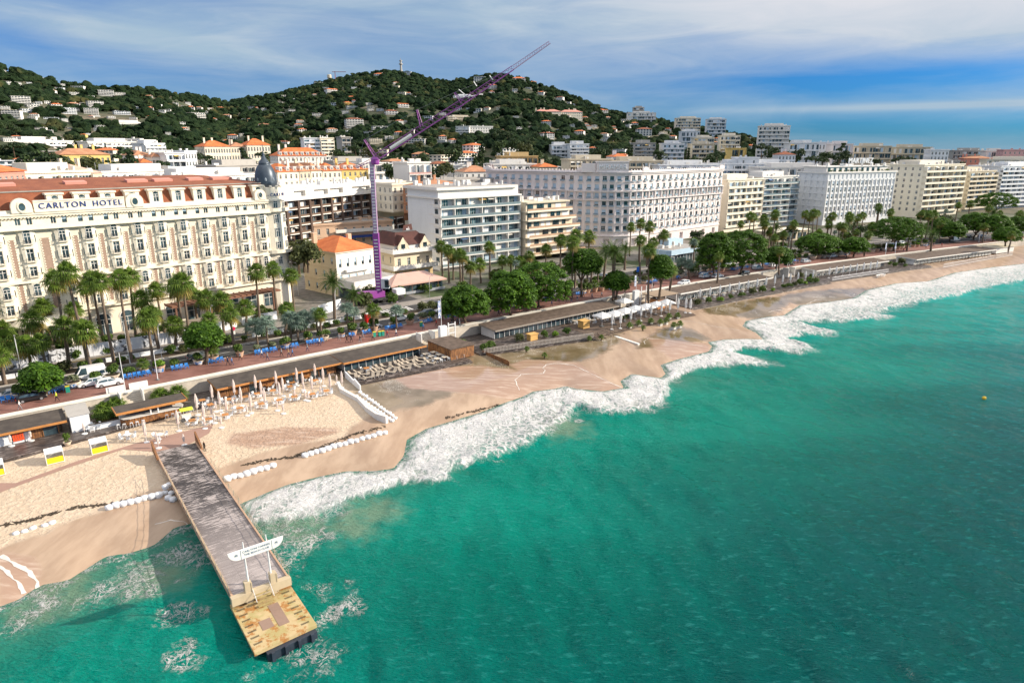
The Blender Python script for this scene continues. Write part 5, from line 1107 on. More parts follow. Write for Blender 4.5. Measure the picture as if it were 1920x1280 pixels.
# pink-roofed cafe and awnings by the crane
cf = thing('cafe', 'low corner cafe under a wide faded pink canopy roof', 'cafe', (-34,183,LV), R(40)); mb = MB(); mb.add([(0,0,3.3),(19,0,3.3),(19,12,3.3),(0,12,3.3),(5,5,5.6),(14,5,5.6)], [(0,1,5,4),(1,2,5),(2,3,4,5),(3,0,4),(3,2,1,0)]); mb.box(0,19,-.02,.0,2.9,3.3); mb.obj('canopy', facade_mat('faded_pink', (.56,.36,.30), .3), cf)
mb = MB(); mb.box(1, 18, 1, 11, 0, 3.2); mb.obj('wall', GLASS, cf); mb = MB(); [mb.tube([(x, .3, 0), (x, .3, 3.2)], .09, 6) for x in range(1, 19, 3)]; mb.obj('post', facade_mat('brown_post', (.2,.09,.05)), cf); mb = MB(); mb.box(.4, 18.4, .2, .3, .2, 1.0); mb.obj('terrace_rail', mat('grey_rail', (.3,.32,.35), .4), cf)
aw = thing('awning', 'cream green-edged awning beside the crane truck', 'awning', (-41,181,LV), R(40)); mb = MB(); mb.add([(0,0,2.6),(12,0,2.6),(12,4,3.7),(0,4,3.7)], [(0,1,2,3)]); mb.add([(0,0,2.52),(12,0,2.52),(12,4,3.62),(0,4,3.62)], [(3,2,1,0)]); mb.box(0,12,-.03,0,2.3,2.62); mb.obj('canvas', mat('cream_canvas', (.62,.60,.45), .8, .1), aw); mb = MB(); [mb.tube([(x,.2,0),(x,.2,2.6)], .06, 5) for x in (.5,4,8,11.5)]; mb.obj('post', METG, aw)
# ---------------------------------------------------------------- behind: brown balcony block, peach house, salmon roofs
def line(x0, y0, x1, y1, z): return P(x0, y0, z), P(x1, y1, z)
A, B = line(478, 354, 748, 336, 32.5)
br, W = building('balcony_block', 'brown block of white balconies under a broad white roof band with round holes', A, B); D = 16
balconies(br, 'front', W, D, -1.5, 8, 2.95, WH, GLASS, 1.6, mat('bronze_rail', (.16,.11,.08), .4, .2), 14, g=.3, top=.3, pier_w=.3, back=BROWN, ph=.8)
pm = MB()
for k in range(15): x = W*k/14; pm.box(x-.45, x+.45, -1.9, -.1, -2, 22.5)
pm.obj('pier', BROWN, br); body(br, W, D, 24.5, GREYP)
tb = MB(); holes = [(a, a+w_) for a, w_ in ((2, 6), (12.5, 8), (21.5, 8), (35, 12), (48, 9)) if a+w_ < W-1]; holes = [(a+14, b+14) for a, b in holes if b+14 < W-1]; tb.M = Matrix.Translation((0,-2.2,0)); wall_face(tb, W, 22.6, 26.9, holes, [(23.9, 25.9)], 1.5); tb.M = I4; tb.box(0, W, -2.2, D, 26.7, 27.2); tb.quad((0,-2.2,22.6),(W,-2.2,22.6),(W,0,22.6),(0,0,22.6)); tb.obj('roof_band', WH, br)
hh_ = MB()
for x in (24.5, 45.5): hh_.M = Matrix.Translation((x, -2.25, 24.9)) @ Matrix.Rotation(R(90), 4, 'X'); hh_.lathe([(1.15, -.02), (1.15, .06), (.95, .06)], 20); hh_.add([(.95*math.cos(k*.3927), .95*math.sin(k*.3927), .02) for k in range(16)], [tuple(range(16))], 1)
hh_.obj('round_opening', [WH, BROWN], br); flush_windows(br); clutter(br, W, D, 27.2, 60, 2)
A, B = line(588, 424, 735, 415, 17.5)
ph_ = win_block('peach end-walled house with white terraces behind the villa', A, B, 14, 17.5, 3, PEACH, 9, seed=2)
mb = MB(); W = math.dist(A, B); mb.box(8, W-.5, -1.6, -.14, 9.4, 9.9); mb.box(8, W-.5, -1.6, -1.4, 9.9, 10.7); mb.obj('terrace', WH, ph_); mb = MB(); mb.box(8.5, W-.8, -1.9, -.2, 7.2, 8.0); mb.obj('awning', mat('navy_awning', (.02,.05,.22), .7, .1), ph_)
MUR = NT('blue_mural'); n = MUR; v = n.pos(); n.set(n.mix(n.rng(n.noise(v, .25, 5, .6), .42, .5), (.20,.45,.62), (.60,.62,.62)), .8); mw = thing('painted_wall', 'wall with a big faded light-blue painted patch by the crane mast', 'wall', (*P(700,420,15),LV), R(40)); mb = MB(); mb.box(0, 10, 0, .4, 0, 12.5); mb.obj('wall', n.m, mw)
def cb(kind, label, x0, x1, yt, r, fl, material, **k):
    """a block placed by the columns of its roof edge, its distance and turn"""
    turn = k.pop('turn', 0.0); dd = k.pop('D', 14); p = at_r(x0, yt, r); q = at_r(x1, yt, r+turn); zt = (p[2]+q[2])/2; zg = min(hill(p[0], p[1]), hill(q[0], q[1]))-1.0; hgt = k.pop('hgt', None)
    zb = min(zt-fl*2.6, max(zg, zt-fl*3.6)); zb = min(zb, zg+1) if zb-zg < 14 else zb
    return (bal_block if kind == 'b' else win_block)(label, p[:2], q[:2], dd, zt, fl, material, z0=zb, seed=int(x0), **k)
cb('w', 'salmon pink house with an orange hipped roof behind the domed hotel', -30, 46, 322, 215, 4, SALM, nw=7, roof='hip', roofm=ORANGE, turn=14)
cb('b', 'cream rooftop block with a glass corner behind the red roof', 42, 170, 324, 232, 5, CREAM2, piers=4, turn=10)
cb('w', 'house with a faded pink pyramid roof', 140, 190, 325, 262, 4, BEIGE, nw=5, roof='hip', roofm=facade_mat('faded_roof', (.55,.38,.30)), turn=10)
cb('b', 'long white flat-roofed block crowded with rooftop units', 190, 345, 322, 280, 6, WH, piers=8, turn=20)
cb('b', 'long low white terraced block behind the red roof', 300, 500, 330, 262, 5, WH, piers=10, turn=24)
cb('b', 'grey-topped long white terraced block further back', 405, 512, 311, 330, 5, GREYP, piers=8, turn=20)
cb('w', 'row house with orange tiles left of the old tile roofs', 520, 560, 322, 318, 4, CREAM2, nw=4, roof='hip', roofm=ORANGE, turn=8, rh=3.6, dormers=3)
cb('w', 'row house with pale old tiles', 561, 582, 321, 326, 4, BEIGE, nw=3, roof='hip', roofm=OLDT, turn=5, rh=3.6, dormers=2)
cb('w', 'row house with brownish tiles between orange neighbours', 583, 604, 320, 331, 4, CREAM2, nw=3, roof='hip', roofm=OLDT, turn=5, rh=3.6, dormers=2)
cb('w', 'row house with orange tiles and arched dormers', 605, 640, 320, 336, 4, CREAM2, nw=4, roof='hip', roofm=ORANGE, turn=6, rh=3.6, dormers=3)
cb('w', 'row house with orange tiles beside the crane mast', 641, 690, 318, 344, 4, YELW, nw=5, roof='hip', roofm=ORANGE, turn=8, rh=3.6, dormers=4)
cb('b', 'low grey glassy block behind the orange row', 625, 700, 303, 400, 3, GREYP, piers=6, turn=12)
cb('b', 'white block with green-planted balconies behind the mast', 675, 728, 307, 380, 5, WH, piers=4, turn=8)
cb('b', 'pale square apartment house with one red awning', 764, 806, 306, 320, 7, WH, piers=3, turn=6, leftwin=False, rail=mat('pink_rail', (.5,.3,.27), .6))
cb('w', 'low ochre house with yellow awnings', 735, 800, 346, 275, 3, CREAM2, nw=6, turn=10)
cb('w', 'flat brown-tiled house behind the glass block', 800, 870, 348, 262, 3, OLDT, nw=6, roof='hip', roofm=OLDT, turn=14, rh=2)
cb('w', 'dark low roof with satellite dishes left of the curved hotel', 820, 925, 338, 300, 3, GREYP, nw=6, turn=14)
cb('w', 'house with a brown hipped roof beside the curved hotel', 870, 925, 322, 350, 3, WH, nw=5, roof='hip', roofm=OLDT, turn=6, rh=3)
cb('w', 'white villa with pale columns under the dark trees', 847, 880, 312, 400, 2, WH, nw=6, turn=4)
cb('b', 'ochre terraced block with square chimneys above the curved hotel', 940, 1008, 294, 420, 4, OCH, piers=7, turn=6)
cb('b', 'white flat-topped houses just behind the curved hotel', 925, 1005, 309, 360, 3, WH, piers=6, turn=8)
cb('w', 'small house with an orange roof behind the balustrade', 1012, 1045, 313, 356, 3, BEIGE, nw=3, roof='hip', roofm=ORANGE, turn=4, rh=2)
cb('b', 'old beige terraced block left of the name block', 1068, 1148, 300, 390, 5, BEIGE, piers=8, turn=10)
cb('w', 'small white house with a flat orange roof', 1150, 1178, 294, 420, 3, WH2, nw=4, roof='hip', roofm=ORANGE, turn=3, rh=2)
cb('b', 'brown-beige terraced block behind the name block', 1145, 1250, 303, 400, 4, BEIGE, piers=9, turn=12)
cb('b', 'long pale grey-blue flat roof behind the right wing', 1235, 1345, 310, 400, 3, WH2, piers=8, turn=18)
cb('b', 'long white roof with metal ducts', 1335, 1500, 308, 430, 4, WH2, piers=12, turn=26)
cb('w', 'plain white rooftop box', 1385, 1424, 297, 440, 5, WH2, nw=2, turn=4)
cb('b', 'white hotel wing with planted roof terraces', 1425, 1560, 315, 425, 6, WH, piers=10, turn=22)
cb('w', 'small white house with a red turret roof', 1460, 1492, 290, 480, 3, WH2, nw=5, roof='hip', roofm=RED, turn=3, rh=2)
cb('b', 'white apartment block on the low rise', 1481, 1536, 269, 600, 6, WH2, piers=4, turn=8, leftwin=False)
cb('w', 'blue-white house on the low rise', 1536, 1562, 268, 640, 5, WH2, nw=4, turn=4)
cb('b', 'pinkish balcony block on the low rise', 1562, 1600, 271, 620, 6, PINKW, piers=4, turn=6)
cb('b', 'long beige stepped block on the skyline, left part', 1602, 1672, 275, 640, 7, BEIGE, piers=6, turn=6)
cb('b', 'long beige stepped block on the skyline, right part', 1672, 1748, 277, 660, 7, BEIGE, piers=7, turn=8)
cb('w', 'white block with small square windows on the skyline', 1746, 1780, 282, 600, 6, WH2, nw=6, turn=4)
cb('b', 'dark stacked terraces on the skyline', 1788, 1852, 283, 800, 6, GREYP, piers=7, turn=8)
cb('w', 'pink tile-roofed house before the skyline', 1808, 1862, 297, 760, 5, SALM, nw=6, turn=8, roof='hip', roofm=OLDT, rh=2)
cb('b', 'pale long block at the far right skyline', 1850, 1886, 284, 780, 5, WH, piers=4, turn=5)
cb('w', 'pink tower house at the far right skyline', 1882, 1935, 282, 740, 6, facade_mat('rose_plaster', (.60,.36,.36), .15), nw=6, turn=8)
cb('w', 'low grey houses behind the rounded balcony block', 1700, 1800, 302, 600, 3, GREYP, nw=8, turn=12)
cb('b', 'cream low block behind the far palms', 1850, 1960, 300, 700, 5, CREAM2, piers=9, turn=16)
# second rank on the hill foot
cb('b', 'wide white stepped block with many terraces, far left', 26, 136, 265, 520, 7, WH, piers=8, turn=20)
cb('b', 'white block of staggered balconies left of the cedar', 164, 262, 267, 540, 7, WH, piers=12, turn=16, D=18)
cb('w', 'white tower end of the staggered balcony block', 262, 268, 262, 555, 8, WH, nw=2, turn=2)
cb('b', 'white stepped flats beside the staggered block', 270, 308, 270, 530, 5, WH2, piers=5, turn=8)
cb('b', 'blue-shaded white apartment house with balconies left', 309, 345, 288, 410, 6, WH2, piers=3, turn=4)
cb('w', 'white apartment wing with square windows', 346, 368, 285, 414, 6, WH2, nw=4, turn=5)
cb('w', 'yellow house with brown tiled roof behind the trees', 112, 206, 290, 400, 4, YELW, nw=9, roof='hip', roofm=OLDT, turn=10, rh=3)
cb('w', 'small white house with tiled roof left of the blue block', 252, 282, 291, 420, 3, WH, nw=4, roof='hip', roofm=OLDT, turn=4, rh=2.5)
cb('w', 'small cream house with an orange roof below the trees', 264, 284, 305, 400, 2, CREAM2, nw=3, roof='hip', roofm=ORANGE, turn=2, rh=2)
cb('w', 'small tile-roofed house beside the blue block', 284, 304, 294, 415, 3, WH, nw=3, roof='hip', roofm=OLDT, turn=2, rh=2)
cb('w', 'long pale yellow palace with orange roofs, left wing', 383, 432, 275, 500, 4, CREAM2, nw=10, roof='hip', roofm=ORANGE, turn=8, rh=4)
cb('w', 'pale yellow palace middle wing', 433, 462, 275, 512, 4, CREAM2, nw=6, roof='hip', roofm=OLDT, turn=3, rh=3)
cb('w', 'pale yellow palace right wing with orange roof', 463, 506, 272, 512, 4, CREAM2, nw=8, roof='hip', roofm=ORANGE, turn=6, rh=4.5)
cb('w', 'white terrace row with orange mansard roof and dormers', 521, 612, 292, 410, 3, WH, nw=12, roof='hip', roofm=ORANGE, turn=10, rh=4.5, dormers=9)
cb('b', 'green-glazed half of the tall flats', 569, 600, 260, 520, 7, WH2, glass=GLBLUE, piers=3, turn=2)
cb('b', 'yellow-cream half of the tall flats', 600, 625, 260, 520, 7, CREAM2, piers=2, turn=4)
cb('b', 'dark low flats beside the round green trees', 640, 656, 258, 560, 4, GREYP, piers=2, turn=2)
cb('b', 'curved white flats with many windows mid hill', 855, 880, 238, 700, 7, WH, piers=2, turn=-4)
cb('w', 'white flats wing with square windows mid hill', 881, 924, 238, 698, 7, WH, nw=9, turn=8)
cb('b', 'long grey-cream slab on the hill, left half', 840, 890, 220, 860, 5, BEIGE, piers=6, turn=10)
cb('b', 'long grey-cream slab on the hill, right half', 910, 988, 223, 850, 6, BEIGE, piers=8, turn=16)
cb('b', 'grey-cream slab link on the hill', 890, 911, 229, 864, 4, GREYP, piers=2, turn=4)
cb('w', 'ornate cream palace high on the hill', 1006, 1052, 209, 930, 5, CREAM2, nw=12, turn=10, roof='hip', roofm=SALM, rh=3)
cb('w', 'right wing of the ornate cream palace', 1053, 1092, 210, 945, 4, CREAM2, nw=10, turn=10, roof='hip', roofm=SALM, rh=3)
cb('b', 'white slab flats near the top, left part', 853, 892, 180, 1150, 4, WH2, piers=5, turn=8)
cb('b', 'white slab flats near the top, right part', 892, 929, 179, 1160, 5, WH, piers=5, turn=8)
cb('b', 'white flats with a stepped tower below the villas', 1068, 1104, 271, 540, 6, WH2, piers=3, turn=4)
cb('b', 'low white wing of the stepped flats', 1034, 1068, 273, 545, 3, WH2, piers=4, turn=4)
cb('b', 'grey flats in the row above the curved hotel', 1190, 1229, 269, 560, 6, GREYP, piers=3, turn=4)
cb('b', 'blue-grey flats in the row above the right wing', 1244, 1283, 270, 560, 6, WH2, glass=GLBLUE, piers=3, turn=4)
cb('b', 'beige flats with long balconies right of the blue-grey flats', 1298, 1339, 271, 570, 6, BEIGE, piers=3, turn=5)
cb('b', 'small yellow-cream flats at the right of the row', 1372, 1399, 279, 560, 4, YELW, piers=2, turn=4)
cb('b', 'big rounded white tower of stacked balconies', 1424, 1482, 237, 660, 10, WH, piers=9, turn=2, D=22)
cb('b', 'long white flats on the right ridge', 1178, 1230, 212, 1080, 3, WH, piers=6, turn=8)
cb('b', 'grey tower on the right ridge', 1188, 1208, 202, 1100, 5, GREYP, piers=2, turn=2)
cb('b', 'white flats breaking the skyline', 1268, 1314, 222, 980, 5, CREAM2, piers=5, turn=6)
cb('b', 'blue-white twin flats breaking the skyline', 1326, 1362, 224, 960, 5, WH2, piers=4, turn=4)
cb('b', 'white balcony flats below the skyline', 1278, 1312, 247, 760, 4, WH2, piers=4, turn=4)
cb('b', 'cream flats with a tiled top on the right slope', 1352, 1388, 255, 700, 5, CREAM2, piers=4, turn=4)
cb('b', 'white side-lit flats on the right slope', 1302, 1339, 259, 680, 4, CREAM2, piers=3, turn=4)
cb('b', 'white slab of long balconies low on the left hill', 215, 274, 231, 760, 6, WH, piers=4, turn=10)
# ---------------------------------------------------------------- villas on the hillside
VROOF = {'o': ORANGE, 'r': RED, 't': OLDT}
def villa_proto(kind):
    W, D, Hh = {'f': (14, 9, 6), 'l': (22, 10, 6.5), 'h': (11, 10, 7), 'm': (15, 11, 9.5), 't': (20, 12, 12)}[kind[0]]
    wm = {'w': WH, 'c': CREAM2, 'y': YELW, 'p': PEACH, 'b': WH2}[kind[1]]; rm = VROOF.get(kind[2]) if len(kind) > 2 else None
    o = thing('hillside_villa', 'villa', 'house'); mb = MB(); mb.box(0, W, 0, D, -4, Hh); mb.obj('wall', wm, o)
    fl = max(2, int(Hh/3)); fh = Hh/fl; g_ = MB(); b = MB()
    for i in range(fl):
        k = max(3, int(W/3)); st = W/k
        for q in range(k): g_.box(q*st+st*.2, q*st+st*.8, -.08, -.0, i*fh+.5, i*fh+fh*.82)
        for q in range(3): g_.box(-.08, 0, D*(q+.25)/3, D*(q+.7)/3, i*fh+.8, i*fh+fh*.8)
        if kind[0] in 'flt': b.box(-.3, W+.3, -1.7, -.1, i*fh-.25, i*fh); b.box(-.3, W+.3, -1.7, -1.55, i*fh, i*fh+.8)
    g_.obj('window', GLASS, o)
    if b.v: b.obj('balcony', wm, o)
    if rm: hip_roof(o, W, D, Hh, 2.4, rm, .6)
    else: mb = MB(); mb.box(-.5, W+.5, -.9, D+.5, Hh, Hh+.4); mb.obj('roof', wm, o)
    mb = MB(); mb.box(W*.7, W*.7+1, D*.5, D*.5+.8, Hh, Hh+(3.2 if rm else 1.6)); mb.obj('chimney', wm, o); return o
VLAB = {'f': 'small flat-roofed', 'l': 'long flat-roofed', 'h': 'compact', 'm': 'tall', 't': 'terraced'}; VCOL = {'w': 'white', 'c': 'cream', 'y': 'yellow', 'p': 'peach', 'b': 'bluish white'}; VRN = {'o': 'orange-tiled', 'r': 'red-roofed', 't': 'brown-tiled'}
VP = {}; HOUSES = []
def villa(x, y, wpx, kind):
    q = hp(x, y+2)
    if q is None: return
    X, Y, Z, r = q
    if kind not in VP: VP[kind] = villa_proto(kind)
    W = {'f': 14, 'l': 22, 'h': 11, 'm': 15, 't': 20}[kind[0]]; sc_ = wpx/F*r/W*.86; a = math.atan2(-X, Y)+R(rnd.uniform(-25, 30))
    lab = (VLAB[kind[0]]+' '+VCOL[kind[1]]+' '+(VRN[kind[2]]+' villa' if len(kind) > 2 else 'villa')).replace('flat-roofed '+VCOL[kind[1]]+' '+(VRN.get(kind[2:3] and kind[2]) or '~'), VCOL[kind[1]]+' '+(VRN.get(kind[2:3] and kind[2]) or ''))
    place(VP[kind], (X-math.cos(a)*W*sc_/2, Y-math.sin(a)*W*sc_/2, Z+.3), a, (sc_, sc_, sc_*.68), lab, 'villas on the wooded hills', 'hill'); HOUSES.append((X, Y, W*sc_))
VL = """71 149 18 lw;27 158 22 lw;116 160 10 fw;145 165 20 lw;95 173 14 fwt;112 168 12 fb;140 177 14 fw;168 182 16 lw;200 179 24 tw;226 177 16 lw;236 165 14 fwo;275 167 14 fw;304 168 12 fc;280 183 12 fwt;41 193 26 tw;107 200 16 fwo;141 199 18 fwt;181 200 24 tw;64 203 18 fw;234 202 12 fw;254 202 10 fb;272 198 10 fw;295 199 12 fb;282 206 12 hwo;130 213 24 tb;172 213 22 tw;180 219 14 lw;22 219 26 tw;54 212 18 fb;97 225 22 lb;230 214 26 lb;304 210 10 hw;315 208 9 hw;322 217 10 hw;357 206 14 hwo;372 204 12 fwt;345 200 10 fw;392 205 10 fw;414 204 12 fwo;372 223 28 tw;289 223 14 hyo;342 234 12 hw;321 238 9 fw;347 246 12 hwo;185 244 14 fb;77 245 16 fw;95 248 8 hw;155 256 10 hyo;425 219 14 fwt;391 192 10 hw;410 251 14 fwt;436 260 18 mwo;456 253 12 fw;6 133 8 fw;5 186 10 fw;17 268 14 mw;10 205 14 fw;60 222 12 fw;210 222 12 fw;250 224 12 fw;330 196 9 hw;385 212 9 hw
598 158 16 fw;626 172 28 lwo;624 198 14 hb;555 210 26 lw;526 217 14 hw;595 217 18 fw;535 182 14 fw;663 186 24 lwo;653 195 14 fyo;661 202 20 lw;692 197 14 fw;695 203 14 fc;711 143 20 fwo;764 139 14 mb;789 137 12 fb;756 201 24 fwo;753 177 16 fc;771 184 16 fb;735 215 24 fwr;751 232 16 mwo;802 226 20 mb;713 209 14 fb;666 236 34 twr;714 248 30 tw;624 248 20 fwt;650 251 20 fb;748 252 18 fwo;768 249 18 mw;527 271 28 lwr;563 229 14 fwt;495 238 20 fwt;471 228 14 hyt;514 245 10 fwt;443 259 6 hw;845 150 12 hw;900 152 22 mw;924 165 16 mwo;973 153 26 fwo;1000 156 14 fwo;984 191 26 lwr;1008 193 24 lw;1049 187 14 mwr;912 206 12 mcr;940 204 20 lc;895 210 16 hw;879 206 12 hw;1024 235 20 mwo;1029 259 26 mwr;1052 284 28 tw;650 266 20 tb;705 269 26 tc;779 270 40 lw;827 266 20 lb;863 318 30 mw;647 287 24 mwo;940 176 12 fw;860 205 12 hw;830 214 14 fb;800 250 16 hw;730 262 18 fw;690 252 16 mw;610 262 14 fw;580 250 12 fw
1049 187 12 mwr;1066 193 8 hw;1131 211 20 fwo;1116 215 12 hw;1138 224 18 fwt;1160 232 18 fc;1174 237 16 fb;1085 254 20 mwo;1104 241 14 mwr;1131 256 16 mwt;1208 254 30 mwr;1073 237 10 hw;1062 259 14 mb;1160 289 26 tb;1165 298 22 mwo;1250 245 12 hwo;1318 278 30 tw;1499 264 10 fco;1406 278 14 hwo;1351 243 10 fw;1190 235 14 hwo;1225 238 12 fw;1150 245 12 fwo;1095 222 12 fwo;1075 211 12 hwo;1115 238 10 hw;1260 258 14 fwo;1240 252 12 fw;1340 272 14 hwt;1405 262 12 hw;1440 283 16 fw;1180 262 14 fw;1145 270 16 fwo;1110 283 16 hwo;1225 292 20 lw;1270 296 20 lwo;1330 296 20 lw;1385 298 20 lw"""
for i in range(230):
    if len(HOUSES) > 120: break
    px = rnd.uniform(0, 1450); sk = lerp(SKYL, px); py = sk+8+(262-sk)*rnd.random()
    q = hp(px, py)
    if q and all(math.hypot(q[0]-h[0], q[1]-h[1]) > 16+h[2]*.6 for h in HOUSES): villa(px, py, rnd.uniform(6, 13)*(1.25 if py > 215 else 1), rnd.choice(['fw', 'fw', 'lw', 'fb', 'hw', 'hwo', 'fwt', 'fc', 'lwo', 'mw']))
for ln in VL.replace('\n', ';').split(';'):
    x, y, wp, k = ln.split(); villa(int(x), int(y), float(wp), k)

TOWN = []
for i in range(420):
    azd = rnd.uniform(-38, 27); r = rnd.uniform(262, 540); x, y = r*math.sin(R(azd)), r*math.cos(R(azd)); s_, n_ = SI(x, y)
    if n_ < 120 or len(TOWN) > 84: continue
    if any(math.hypot(x-a, y-b) < 17 for a, b in TOWN) or any(math.hypot(x-o.location.x, y-o.location.y) < 24 for o in C.objects if o.parent is None and o.name.startswith(('apartment', 'balcony_block', 'curved', 'white_hotel'))): continue
    if -20 < x < 115 and y < 352: continue
    k = rnd.choice(['mwt', 'mwo', 'tw', 'tc', 'mcr', 'tw', 'mw', 'mco', 'tb', 'mpt']); 
    if k not in VP: VP[k] = villa_proto(k)
    z = hill(x, y); top = H-8.5-(r-262)*.03; sz = min(2.0, max(.7, (top-z)/12.5)); W = 15 if k[0] == 'm' else 20; a = R(39)+rnd.choice([0, 0, -.6, .3])
    lab = VLAB[k[0]]+' '+VCOL[k[1]]+' town house'+(' with '+{'o': 'orange tiles', 'r': 'red roof', 't': 'brown tiles'}[k[2]] if len(k) > 2 else '')
    place(VP[k], (x-math.cos(a)*W/2, y-math.sin(a)*W/2, z), a, (rnd.uniform(.8, 1.1), 1, sz*rnd.uniform(.85, 1.05)), lab, 'town houses behind the hotels', 'hill'); TOWN.append((x, y))
# ---------------------------------------------------------------- trees on the hills
import bmesh
def ico(sub):
    b = bmesh.new(); bmesh.ops.create_icosphere(b, subdivisions=sub, radius=1); v = np.array([q.co[:] for q in b.verts]); f = np.array([[w_.index for w_ in q.verts] for q in b.faces]); b.free(); return v, f
IV, IF = ico(2)
def blob_variant(seed, kind):
    r = np.random.RandomState(seed); V = []; Fc = []; o = 0
    parts = {'round': [(0,0,.55,1,.75)], 'pine': [(0,0,.75,1.05,.42)], 'cyp': [(0,0,.9,.34,1.1)]}[kind]
    lobes = [(*r.uniform(-.45, .45, 2), r.uniform(.4, .8), r.uniform(.45, .65), .5) for _ in range(4 if kind == 'round' else (3 if kind == 'pine' else 0))]
    for (x, y, z, a, h) in parts+lobes:
        v = IV*(1+.22*r.randn(len(IV), 1)*.8); v = v*np.array([a, a, h])+np.array([x, y, z]); V.append(v); Fc.append(IF+o); o += len(IV)
    return np.concatenate(V), np.concatenate(Fc)
BV = [blob_variant(i, k) for i, k in enumerate(['round', 'round', 'pine', 'round', 'pine', 'round', 'round'])]
HN = NT('hill_tree'); n = HN; v = n.pos(); g_ = n.N.new('ShaderNodeNewGeometry')
a = n.math('ADD', n.math('MULTIPLY', n.noise(v, .05, 4, .7), .5), n.math('MULTIPLY', n.noise(v, .8, 4, .75), .5))
c = n.mix(n.rng(a, .38, .64), (.007,.018,.010), (.034,.056,.022)); c = n.mix(n.rng(n.noise(v, .025, 3), .58, .72), c, (.075,.075,.030)); HN = n.set(c, .95, n.bump(n.noise(v, 1.4, 5, .8), 1.0, .9), Specular_IOR_Level=.05)
rs2 = np.random.RandomState(11); hv = []; hf = []; off = 0
HA = np.array([(h[0], h[1], h[2]) for h in HOUSES]) if HOUSES else np.zeros((0, 3))
def clear_of(x, y, pad=4.0):
    """keep houses and the strip just in front of them free of trees"""
    r = math.hypot(x, y); ux, uy = x/r, y/r; d = (HA[:,0]-x)*ux+(HA[:,1]-y)*uy; l = abs((HA[:,0]-x)*uy-(HA[:,1]-y)*ux)
    return not np.any((l < HA[:,2]*.5+pad) & (d > -6) & (d < 26))
BLK = []   # footprints of the larger blocks
for o in list(C.objects):
    if o.name.startswith(('apartment_block', 'hillside', 'grand', 'white_hotel')) and o.parent is None and 'apartment' in o.name: BLK.append((o.location.x, o.location.y, o.rotation_euler.z, o))
BB = []
for x, y, rz, o in BLK:
    W = max([c_.dimensions.x if False else 0 for c_ in KIDS.get(o.name, [])]+[0]); ws = [max(v_.co.x for v_ in c_.data.vertices) for c_ in KIDS.get(o.name, []) if c_.name.startswith('roof') and c_.data]; W = max(ws or [12]); BB.append((x+math.cos(rz)*W/2, y+math.sin(rz)*W/2, W+4))
HA = np.concatenate([HA, np.array(BB)]) if len(BB) else HA
HA = np.concatenate([HA, np.array([[25.,300.,90.]]), np.array([(a, b, 14.) for a, b in TOWN])])
cnt = 0
while cnt < 11000:
    azd = rs2.uniform(-40.5, 38.5); r = 300+1500*rs2.rand()**.85; i = int((azd-AZ[0])/.3); px = az_px(azd); rd = lerp(RIDGE, px)
    if r > rd*1.04: continue
    x, y = r*math.sin(R(azd)), r*math.cos(R(azd)); z = hill(x, y)
    if z < LV+(6 if r < 600 else 3): continue
    if not clear_of(x, y): continue
    k = rs2.randint(len(BV)); V_, F_ = BV[k]; s_ = rs2.choice([rs2.uniform(2.4, 4.2), rs2.uniform(3.4, 6.4)])*(1.0 if r > 700 else .85); t = rs2.uniform(0, 6.28); co, si = math.cos(t), math.sin(t)
    W_ = np.stack([(V_[:,0]*co-V_[:,1]*si)*s_+x, (V_[:,0]*si+V_[:,1]*co)*s_+y, V_[:,2]*s_*rs2.uniform(.9, 1.3)+z-.8], 1); hv.append(W_); hf.append(F_+off); off += len(V_); cnt += 1
wd = link('woodland', npmesh('woodland', np.concatenate(hv), np.concatenate(hf), HN, smooth_=False)); tag(wd, 'dense dark green woods covering the hills behind the city', 'woodland', kind='stuff')
# individual trees at the foot of the hills and between the houses
def tree_proto(seed, kind):
    r = random.Random(seed)
    if kind == 'round': cen = [((r.uniform(-2,2), r.uniform(-2,2), r.uniform(3.5, 6.8)), r.uniform(1.3, 2.2)) for _ in range(9)]; m_ = L_HILL; h = 4
    elif kind == 'pine': cen = [((3.4*math.cos(a), 3.4*math.sin(a), 6.6+r.uniform(-.3, .5)), r.uniform(1.3, 1.8)) for a in [q*.9 for q in range(7)]]+[((0,0,7.4), 2.2)]; m_ = L_DARK; h = 6.5
    elif kind == 'cedar': cen = [((r.uniform(-1,1)*(4.2-q*.42), r.uniform(-1,1)*(4.2-q*.42), 2.2+q*1.0), 2.1-q*.16) for q in range(9)]; m_ = L_DARK; h = 8
    elif kind == 'cyp': cen = [((0,0,1.2+q*1.1), .95-q*.07) for q in range(9)]; m_ = L_DARK; h = 3
    else: cen = [((r.uniform(-2.4,2.4), r.uniform(-2.4,2.4), r.uniform(2.4, 5.5)), r.uniform(1.2, 2)) for _ in range(10)]; m_ = L_OLIVE; h = 3.5
    o = thing('tree', kind, 'tree'); leaves(r, cen, 70, .42, flat=.7 if kind in ('pine', 'cedar') else 1.0).obj('crown', m_, o); t = MB(); t.tube([(0,0,-1),(r.uniform(-.3,.3),0,h*.6),(0,0,h)], [.35,.26,.12], 6); t.obj('trunk', BARK, o); return o
TK = ['round', 'pine', 'cedar', 'cyp', 'olive']; TN = {'round': ('leafy_tree', 'rounded dark green tree'), 'pine': ('pine_tree', 'flat-topped dark pine'), 'cedar': ('cedar_tree', 'layered dark cedar'), 'cyp': ('cypress_tree', 'narrow dark cypress'), 'olive': ('olive_tree', 'olive-green bushy tree')}
TP = {k: [tree_proto(i*3+j, k) for j in range(2 if k != 'cyp' else 1)] for i, k in enumerate(TK)}
for k in TK:
    for p_ in TP[k]: p_.name = TN[k][0]
def tree(k, x, y, z, s_):
    place(rnd.choice(TP[k]), (x, y, z), rnd.uniform(0, 6.28), s_, TN[k][1], 'trees behind the seafront buildings', 'hill')
KIDS = {}
